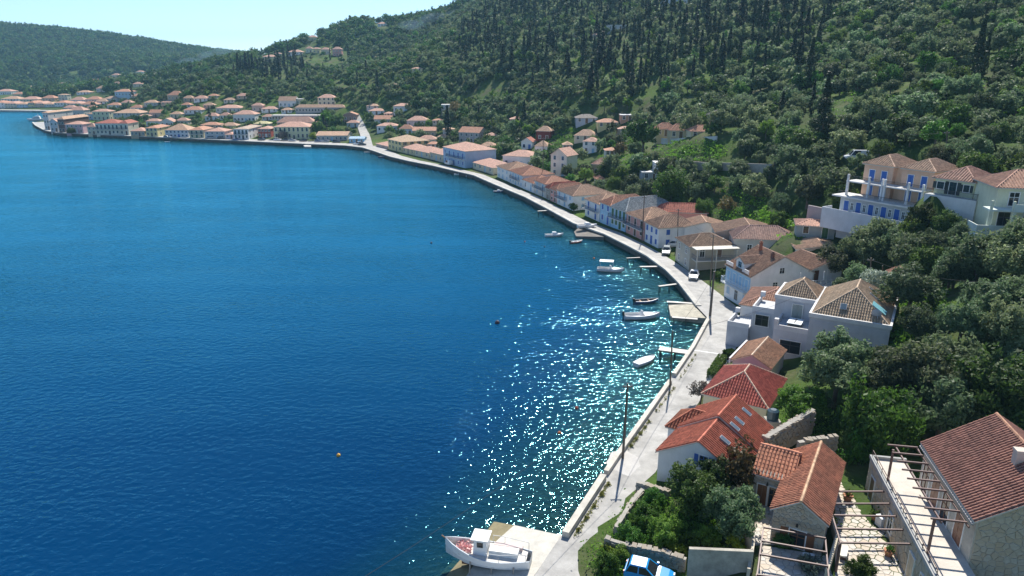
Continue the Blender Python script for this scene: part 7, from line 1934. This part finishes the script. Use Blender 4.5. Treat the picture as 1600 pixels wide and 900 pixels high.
# ------------------------------------------------------------------ cars
def car(label, u, v, z, head, col, L_=4.1, W=1.72, Hc=1.5, kind='hatch', group='parked cars', simple=False, name='car'):
    p = pz(u, v, z)
    t = thing(name, label, 'van' if kind == 'van' else 'car', (p[0], p[1], z), R(head), group)
    pm = MATS.get(('car', col))
    if pm is None:
        m, nt, b = newmat('car_paint'); b.inputs['Base Color'].default_value = (*col, 1); b.inputs['Roughness'].default_value = .28; b.inputs['Coat Weight'].default_value = .6; b.inputs['Coat Roughness'].default_value = .08
        pm = MATS[('car', col)] = m
    h = L_ / 2; w = W / 2
    # body sections along x: (x, half width, z low, z belt)
    sec = [(-h, w * .80, .38, .78), (-h + .08, w * .94, .26, .92), (-h + .7, w, .2, .95), (-.3, w, .2, .93), (h - 1.1, w, .2, .90), (h - .45, w * .97, .22, .80), (h - .08, w * .88, .28, .66), (h, w * .75, .36, .56)]
    b = MB(); base = 0
    for x, ww, zl, zb in sec: b.v += [(x, -ww * .92, zl), (x, -ww, (zl + zb) / 2), (x, -ww * .96, zb), (x, ww * .96, zb), (x, ww, (zl + zb) / 2), (x, ww * .92, zl)]
    for i in range(len(sec) - 1):
        for k in range(6):
            a = i * 6 + k; c = i * 6 + (k + 1) % 6; b.f.append((a, c, c + 6, a + 6)); b.m.append(0)
    b.f.append((5, 4, 3, 2, 1, 0)); b.m.append(0); e = (len(sec) - 1) * 6; b.f.append(tuple(e + k for k in range(6))); b.m.append(0)
    b.build('body', pm, t)
    if kind == 'hatch': cab = [(-h + .12, -h + .42), (h - 1.35, h - 2.05)]
    elif kind == 'sedan': cab = [(-h + .65, -h + 1.25), (h - 1.3, h - 2.0)]
    else: cab = [(-h + .03, -h + .12), (h - .95, h - 1.65)]
    (r0, r1), (f0, f1) = cab; zb, zt = .91, Hc
    g = MB(); g.hexa([(r0, -w * .93, zb), (f0, -w * .93, zb), (f0, w * .93, zb), (r0, w * .93, zb), (r1, -w * .74, zt - .05), (f1, -w * .74, zt - .05), (f1, w * .74, zt - .05), (r1, w * .74, zt - .05)]); g.build('windows', glassm() if kind != 'van' else glassm(), t)
    rf = MB(); rf.hexa([(r1 - .03, -w * .77, zt - .06), (f1 + .03, -w * .77, zt - .06), (f1 + .03, w * .77, zt - .06), (r1 - .03, w * .77, zt - .06), (r1 + .1, -w * .68, zt + .02), (f1 - .1, -w * .68, zt + .02), (f1 - .1, w * .68, zt + .02), (r1 + .1, w * .68, zt + .02)]); rf.build('roof', pm, t)
    pl = MB(); mid = (r1 + f1) / 2 + .1
    for s in (-1, 1):
        for (xa, xb) in ((r0 + .02, r1 + .02), (f0 - .02, f1 - .02), (mid - .05, mid - .05)): pl.bar((xa, s * w * .945, zb), (xb, s * w * .755, zt - .05), .09, .05)
    if kind == 'van': pl.hexa([(r0, -w * .95, zb), (mid, -w * .95, zb), (mid, w * .95, zb), (r0, w * .95, zb), (r1, -w * .78, zt), (mid, -w * .78, zt), (mid, w * .78, zt), (r1, w * .78, zt)])
    pl.build('pillars', pm, t)
    if simple: return t
    for x in (-h + .75, h - .78):
        for s in (-1, 1):
            wl = MB(); wl.tube([(x, s * (w - .2), .3), (x, s * (w + .01), .3)], .3, 14); o = wl.build('wheel', plain('tyre', (0.02, 0.02, 0.02), .8), t)
            rm = MB(); rm.tube([(x, s * (w + .005), .3), (x, s * (w + .03), .3)], .19, 10); rm.build('rim', plain('rim', (0.5, 0.5, 0.5), .3, .8), o)
    for s in (-1, 1):
        q = MB(); q.box(h - .16, h - .02, s * w * .62 - .16, s * w * .62 + .16, .56, .68); q.build('headlight', plain('headlight', (0.7, 0.7, 0.7), .1), t)
        q = MB(); q.box(-h - .01, -h + .06, s * w * .72 - .1, s * w * .72 + .1, .62, .85); q.build('tail_light', plain('tail_light', (0.45, 0.02, 0.02), .2), t)
        q = MB(); q.box(f0 - .12, f0 + .04, s * (w + .08) - .08, s * (w + .08) + .08, .95, 1.08); q.build('wing_mirror', pm, t)
    q = MB(); q.box(h - .02, h + .02, -.5, .5, .36, .5); q.build('grille', BLK, t)
    return t
car('bright blue hatchback parked beside the dry stone wall', 1014, 906, 1.9, -20, (0.01, 0.26, 0.60), 3.8, 1.66, 1.5, group=None)
car('white sedan parked on the road beside beige house', 1084, 434, QZ + .02, -108, (0.78, 0.78, 0.78), 4.3, 1.72, 1.42, 'sedan')
car('silver grey car parked by white blue shuttered house', 1041, 396, QZ + .02, -105, (0.33, 0.36, 0.36), 4.2, 1.72, 1.45, 'hatch')
car('white car behind the silver grey one', 1049, 385, QZ + .02, 170, (0.75, 0.75, 0.75), 4.2, 1.72, 1.45, 'hatch')
gv = hit(1337, 249); car('white van parked on the upper road above apartments', 1337, 249, gv[2] + .15, 170, (0.72, 0.74, 0.76), 4.6, 1.8, 1.9, 'van', group=None)
cc = [(0.03, 0.04, 0.06), (0.7, 0.7, 0.7), (0.04, 0.04, 0.05), (0.35, 0.37, 0.4), (0.02, 0.02, 0.03), (0.1, 0.14, 0.25), (0.3, 0.3, 0.32)]
names = ['dark', 'white', 'black', 'grey', 'black', 'dark blue', 'mid grey']
for i, (u, v, where) in enumerate(((409, 219.3, 'before the red house'), (434, 219.8, 'left of the blossoming tree'), (445, 220.2, 'behind blossoming tree'), (457, 220.7, 'before the hotel arcade'), (474, 221, 'at right end of the hotel'), (498, 222, 'before long low stone house, leftmost'), (509, 222.2, 'before long low stone house, second'), (526, 222.7, 'before long low stone house, rightmost'), (558, 226, 'before the blue shed'), (566, 227, 'at the side road corner'), (327, 216.8, 'before the grey promenade house'), (346, 217.2, 'right of the grey promenade house'), (370, 219.4, 'before the white balcony house'), (262, 215.8, 'before the long whitish house'))):
    car('%s car parked %s' % (names[i % 7], where), u, v, QZ + .02, (0 if i % 2 else 180) + rnd.uniform(-6, 6), cc[i % 7], kind='hatch' if i % 3 else 'sedan', simple=True, group='cars parked on the far promenade')
car('white van parked before the big blue house', 701, 257.5, QZ + .02, 120, (0.75, 0.75, 0.75), 4.6, 1.8, 1.9, 'van', group=None, simple=True)

# ------------------------------------------------------------------ poles and wires
POLE = wood('weathered_pole', (0.13, 0.10, 0.075)); WIREM = plain('cable', (0.03, 0.03, 0.03), .6, bmp=0)
POLES = {}
def pole(key, label, ub, vb, ut, vt, z=None, r=.14, arm=True):
    p = pz(ub, vb, z) if z is not None else hit(ub, vb)
    h = zat(p, vt) - p[2]
    tx = (ut - 800) / FPX * depth_of((p[0], p[1], p[2] + h)) - p[0]
    t = thing('utility_pole', label, 'pole', p, 0, 'wooden utility poles')
    m = MB(); m.tube([(0, 0, -.5), (tx * .5, 0, h * .5), (tx, 0, h)], [r, r * .85, r * .65], 9); m.build('shaft', POLE, t)
    if arm:
        m = MB(); m.bar((tx - .5, 0, h - .35), (tx + .5, 0, h - .35), .1, .1); m.build('crossarm', POLE, t)
        for s in (-.42, 0.42): m = MB(); m.tube([(tx + s, 0, h - .3), (tx + s, 0, h - .12)], [.05, .03], 6); m.build('insulator', plain('insulator', (0.5, 0.5, 0.48)), t)
    POLES[key] = Vector((p[0] + tx, p[1], p[2] + h - .25)); return t
pole('a', 'wooden pole beside parapet with long shadow across the road', 973, 716, 981, 599, QZ, arm=True)
pole('b', 'thin pole at the second parapet gap', 1047, 605, 1051, 517, QZ, r=.12, arm=False)
pole('c', 'thick dark pole beside the stone landing', 1109, 498, 1116, 424, QZ, r=.22, arm=False)
pole('d', 'tall pole behind the thick dark pole', 1110, 441, 1115, 367, QZ, r=.13)
pole('e', 'tall pole in front of the white blue shuttered house', 1058, 385, 1060, 326, QZ)
pole('f', 'tall pole in front of the pink house', 1003, 376, 1007, 306, QZ)
pole('g', 'pole in olive garden behind the grey villa roof', 1358, 455, 1361, 403)
pole('h', 'grey pole in the grove at picture edge', 1582, 480, 1584, 438)
pole('i', 'pole rising behind the pale green bungalow', 1477, 258, 1480, 205)
pole('j', 'pole beside the tall white gabled house', 848, 290, 849, 215, QZ)
pole('k', 'pole in front of the pinkish gable house', 753, 250, 753, 205, QZ + .5)
pole('l', 'pole right of the hut pole', 1377, 452, 1379, 415, arm=False, r=.1)
pole('m', 'pole on the quay before narrow houses', 847, 312, 848, 290, QZ, arm=False, r=.1)
def wire(label, a, b, sag, r=.018):
    pts = [a.lerp(b, k / 14) - Vector((0, 0, sag * (1 - (2 * k / 14 - 1) ** 2))) for k in range(15)]
    o = MB(); o.tube([p - a for p in pts], r, 4); w = o.build('overhead_wire', WIREM); w.location = a
    tag(w, label, 'wire', 'overhead wires')
wire('overhead wire from parapet pole towards the viewer', POLES['a'], Vector((-14.0, 28.0, 12.0)), 1.2)
wire('overhead wire from parapet pole to the thin pole', POLES['a'], POLES['b'], .7)
wire('overhead wire from thin pole to thick dark pole', POLES['b'], POLES['c'], .7)
wire('overhead wire from thick dark pole to tall pole behind', POLES['c'], POLES['d'], .8)
wire('overhead wire from tall pole to blue shuttered house pole', POLES['d'], POLES['e'], .8)
wire('overhead wire between the two poles before pink house', POLES['e'], POLES['f'], .7)
wire('overhead wire from garden pole to grove pole at edge', POLES['g'], POLES['h'], 1.0)
wire('overhead wire crossing above the villa from thin pole to garden pole', POLES['b'], POLES['g'], 1.5)
wire('overhead wire behind the apartments to the bungalow pole', POLES['i'], Vector(hit(1310, 240)) + Vector((0, 0, 6)), 1.0)
# ------------------------------------------------------------------ small things around the stone houses and gardens
def placed(name, label, cat, u, v, z, rz=0): return thing(name, label, cat, pz(u, v, z), R(rz))
t = placed('air_conditioner', 'white air conditioner unit under cottage pergola', 'air conditioner', 1262, 876, 2.98, -15)
m = MB(); m.box(-.42, .42, -.16, .16, .05, .62); m.build('casing', plain('ac_white', (0.7, 0.7, 0.68)), t)
m = MB(); m.tube([(-.1, -.165, .34), (-.1, -.185, .34)], .22, 14); m.build('fan_grille', plain('ac_grey', (0.25, 0.25, 0.25)), t)
POT = plain('terracotta', (0.42, 0.18, 0.09), .8)
for (u, v, r, lb) in ((1324, 782, .42, 'stack of terracotta pots in the shaded court'), (1302, 822, .3, 'terracotta pot beside the court wall'), (1388, 868, .38, 'square planter against the stone house wall'), (1366, 812, .34, 'pot at foot of the stone house wall'), (1168, 832, .25, 'small pot on the cottage terrace wall')):
    t = placed('plant_pot', lb, 'plant pot', u, v, 3.08 if u > 1200 else 3.95)
    m = MB(); m.tube([(0, 0, 0), (0, 0, r * 1.2), (0, 0, r * 1.35), (0, 0, r * 1.36)], [r * .65, r * .95, r * 1.05, r * .85], 12); m.build('pot', POT, t)
    C = rg.normal(0, 1, (110, 3)) * np.array([r * .5, r * .5, r * .45]) + np.array([0, 0, r * 1.75]); o = obj('foliage', quads_mesh('pot_plant', leaf_quads(C, rg, .12), LEAF['green']), t)
t = placed('outdoor_bench', 'white cushioned bench on the court wall side', 'bench', 1318, 868, 3.08, 60)
m = MB(); m.box(-.7, .7, -.25, .25, .3, .42); m.build('seat', plain('bench_white', (0.66, 0.62, 0.54)), t)
for x in (-.6, .6): m = MB(); m.box(x - .05, x + .05, -.22, .22, 0, .3); m.build('leg', IRON, t)
t = placed('white_cabinet', 'white box cabinet against the stone house wall', 'cabinet', 1374, 822, 3.08, -78)
m = MB(); m.box(-.35, .35, -.2, .2, 0, .9); m.build('body', plain('cabinet_white', (0.66, 0.68, 0.7)), t)
m = MB(); m.box(-.37, .37, -.22, .22, .9, .94); m.build('lid', plain('cabinet_white', (0.66, 0.68, 0.7)), t)
for i, (u, v, lb) in enumerate(((1116, 379, 'black water tank left of a pair on the roof'), (1126, 380, 'black water tank right of a pair on the roof'))):
    p = pz(u, v, 5.9); t = thing('water_tank', lb, 'water tank', p, R(20)); m = MB(); m.tube([(-.75, 0, .55), (-.65, 0, .55), (.65, 0, .55), (.75, 0, .55)], [.3, .5, .5, .3], 12); m.build('drum', plain('tank_black', (0.02, 0.02, 0.025), .4), t)
    for x in (-.45, .45): m = MB(); m.box(x - .06, x + .06, -.35, .35, 0, .25); m.build('cradle', GREYP, t)
    m = MB(); m.box(-.5, .5, -.3, .3, -1.2, 0); m.build('stand', plaster((0.5, 0.45, 0.4)), t)
t = placed('water_drum', 'dark blue water drum behind the red roofed house', 'water tank', 1207, 655, 4.6); m = MB(); m.tube([(0, 0, 0), (0, 0, .1), (0, 0, 1.0), (0, 0, 1.15)], [.55, .6, .6, .3], 14); m.build('drum', plain('drum_blue', (0.02, 0.05, 0.07), .3), t)
m = MB(); m.box(-.7, .7, -.7, .7, -1.6, 0); m.build('plinth', MORT, t)

# mooring ropes from the moored boats to the quay
def rope(label, ua, va, za, ub, vb, zb, sag):
    a = Vector(pz(ua, va, za)); b = Vector(pz(ub, vb, zb)); m = MB()
    m.tube([a.lerp(b, k / 10) - a - Vector((0, 0, sag * (1 - (2 * k / 10 - 1) ** 2))) for k in range(11)], .016, 5)
    o = m.build('mooring_rope', plain('rope', (0.45, 0.40, 0.30), .9, bmp=0)); o.location = a; tag(o, label, 'rope', 'mooring ropes')
rope('rope from the covered white boat to the parapet', 1022, 556, .5, 1068, 562, QZ, .15)
rope('rope from the white speedboat to the lower walkway', 1030, 491, .6, 1050, 495, .95, .2)
rope('rope from the dark rowing boat to the upper walkway', 1028, 469, .5, 1043, 471, 1.0, .2)
rope('rope from the canopy boat to the sedan jetty', 972, 422, .5, 1001, 416, .9, .2)

# ------------------------------------------------------------------ haze
hz = MB(); hz.box(-4300, 4300, -120, 6300, -11, 275)
hm = bpy.data.materials.new('haze'); hm.use_nodes = True; hm.node_tree.nodes.clear()
ho = N(hm.node_tree, 'ShaderNodeOutputMaterial'); pv = N(hm.node_tree, 'ShaderNodeVolumePrincipled')
pv.inputs['Color'].default_value = (0.36, 0.72, 1.0, 1); pv.inputs['Density'].default_value = 0.00012; pv.inputs['Anisotropy'].default_value = 0.2
L(hm.node_tree, pv.outputs[0], ho.inputs['Volume'])
o = tag(hz.build('haze', hm), 'thin blue haze over the bay and hills', 'haze', kind='stuff')

# faint smoke rising behind the knoll and on the ridge
def smoke(label, u, v, D, lumps, dens):
    m = bpy.data.materials.new('smoke'); m.use_nodes = True; m.node_tree.nodes.clear()
    so = N(m.node_tree, 'ShaderNodeOutputMaterial'); v_ = N(m.node_tree, 'ShaderNodeVolumePrincipled'); v_.inputs['Color'].default_value = (0.55, 0.78, 1.0, 1); v_.inputs['Density'].default_value = dens
    L(m.node_tree, v_.outputs[0], so.inputs['Volume'])
    c = Vector(pd(u, v, D)); b = bmesh.new()
    for (x, y, z, rx, ry, rz) in lumps:
        r = bmesh.ops.create_icosphere(b, subdivisions=3, radius=1.0)
        for q in r['verts']: q.co = Vector((x + q.co.x * rx, y + q.co.y * ry, z + q.co.z * rz))
    me = bpy.data.meshes.new('smoke'); b.to_mesh(me); b.free(); me.materials.append(m)
    o = obj('smoke', me); o.location = c; tag(o, label, 'smoke', kind='stuff')
smoke('faint blue smoke drifting behind the wooded knoll', 302, 100, 1000, [(0, 0, 0, 24, 20, 9), (22, 10, 8, 20, 18, 10), (-16, 0, -5, 14, 12, 6), (40, 10, 16, 16, 14, 8)], .005)
smoke('faint blue smoke drifting over the ridge top', 655, 40, 700, [(0, 0, 0, 22, 18, 6), (20, 0, 5, 22, 18, 7), (40, 0, 9, 16, 14, 6)], .006)
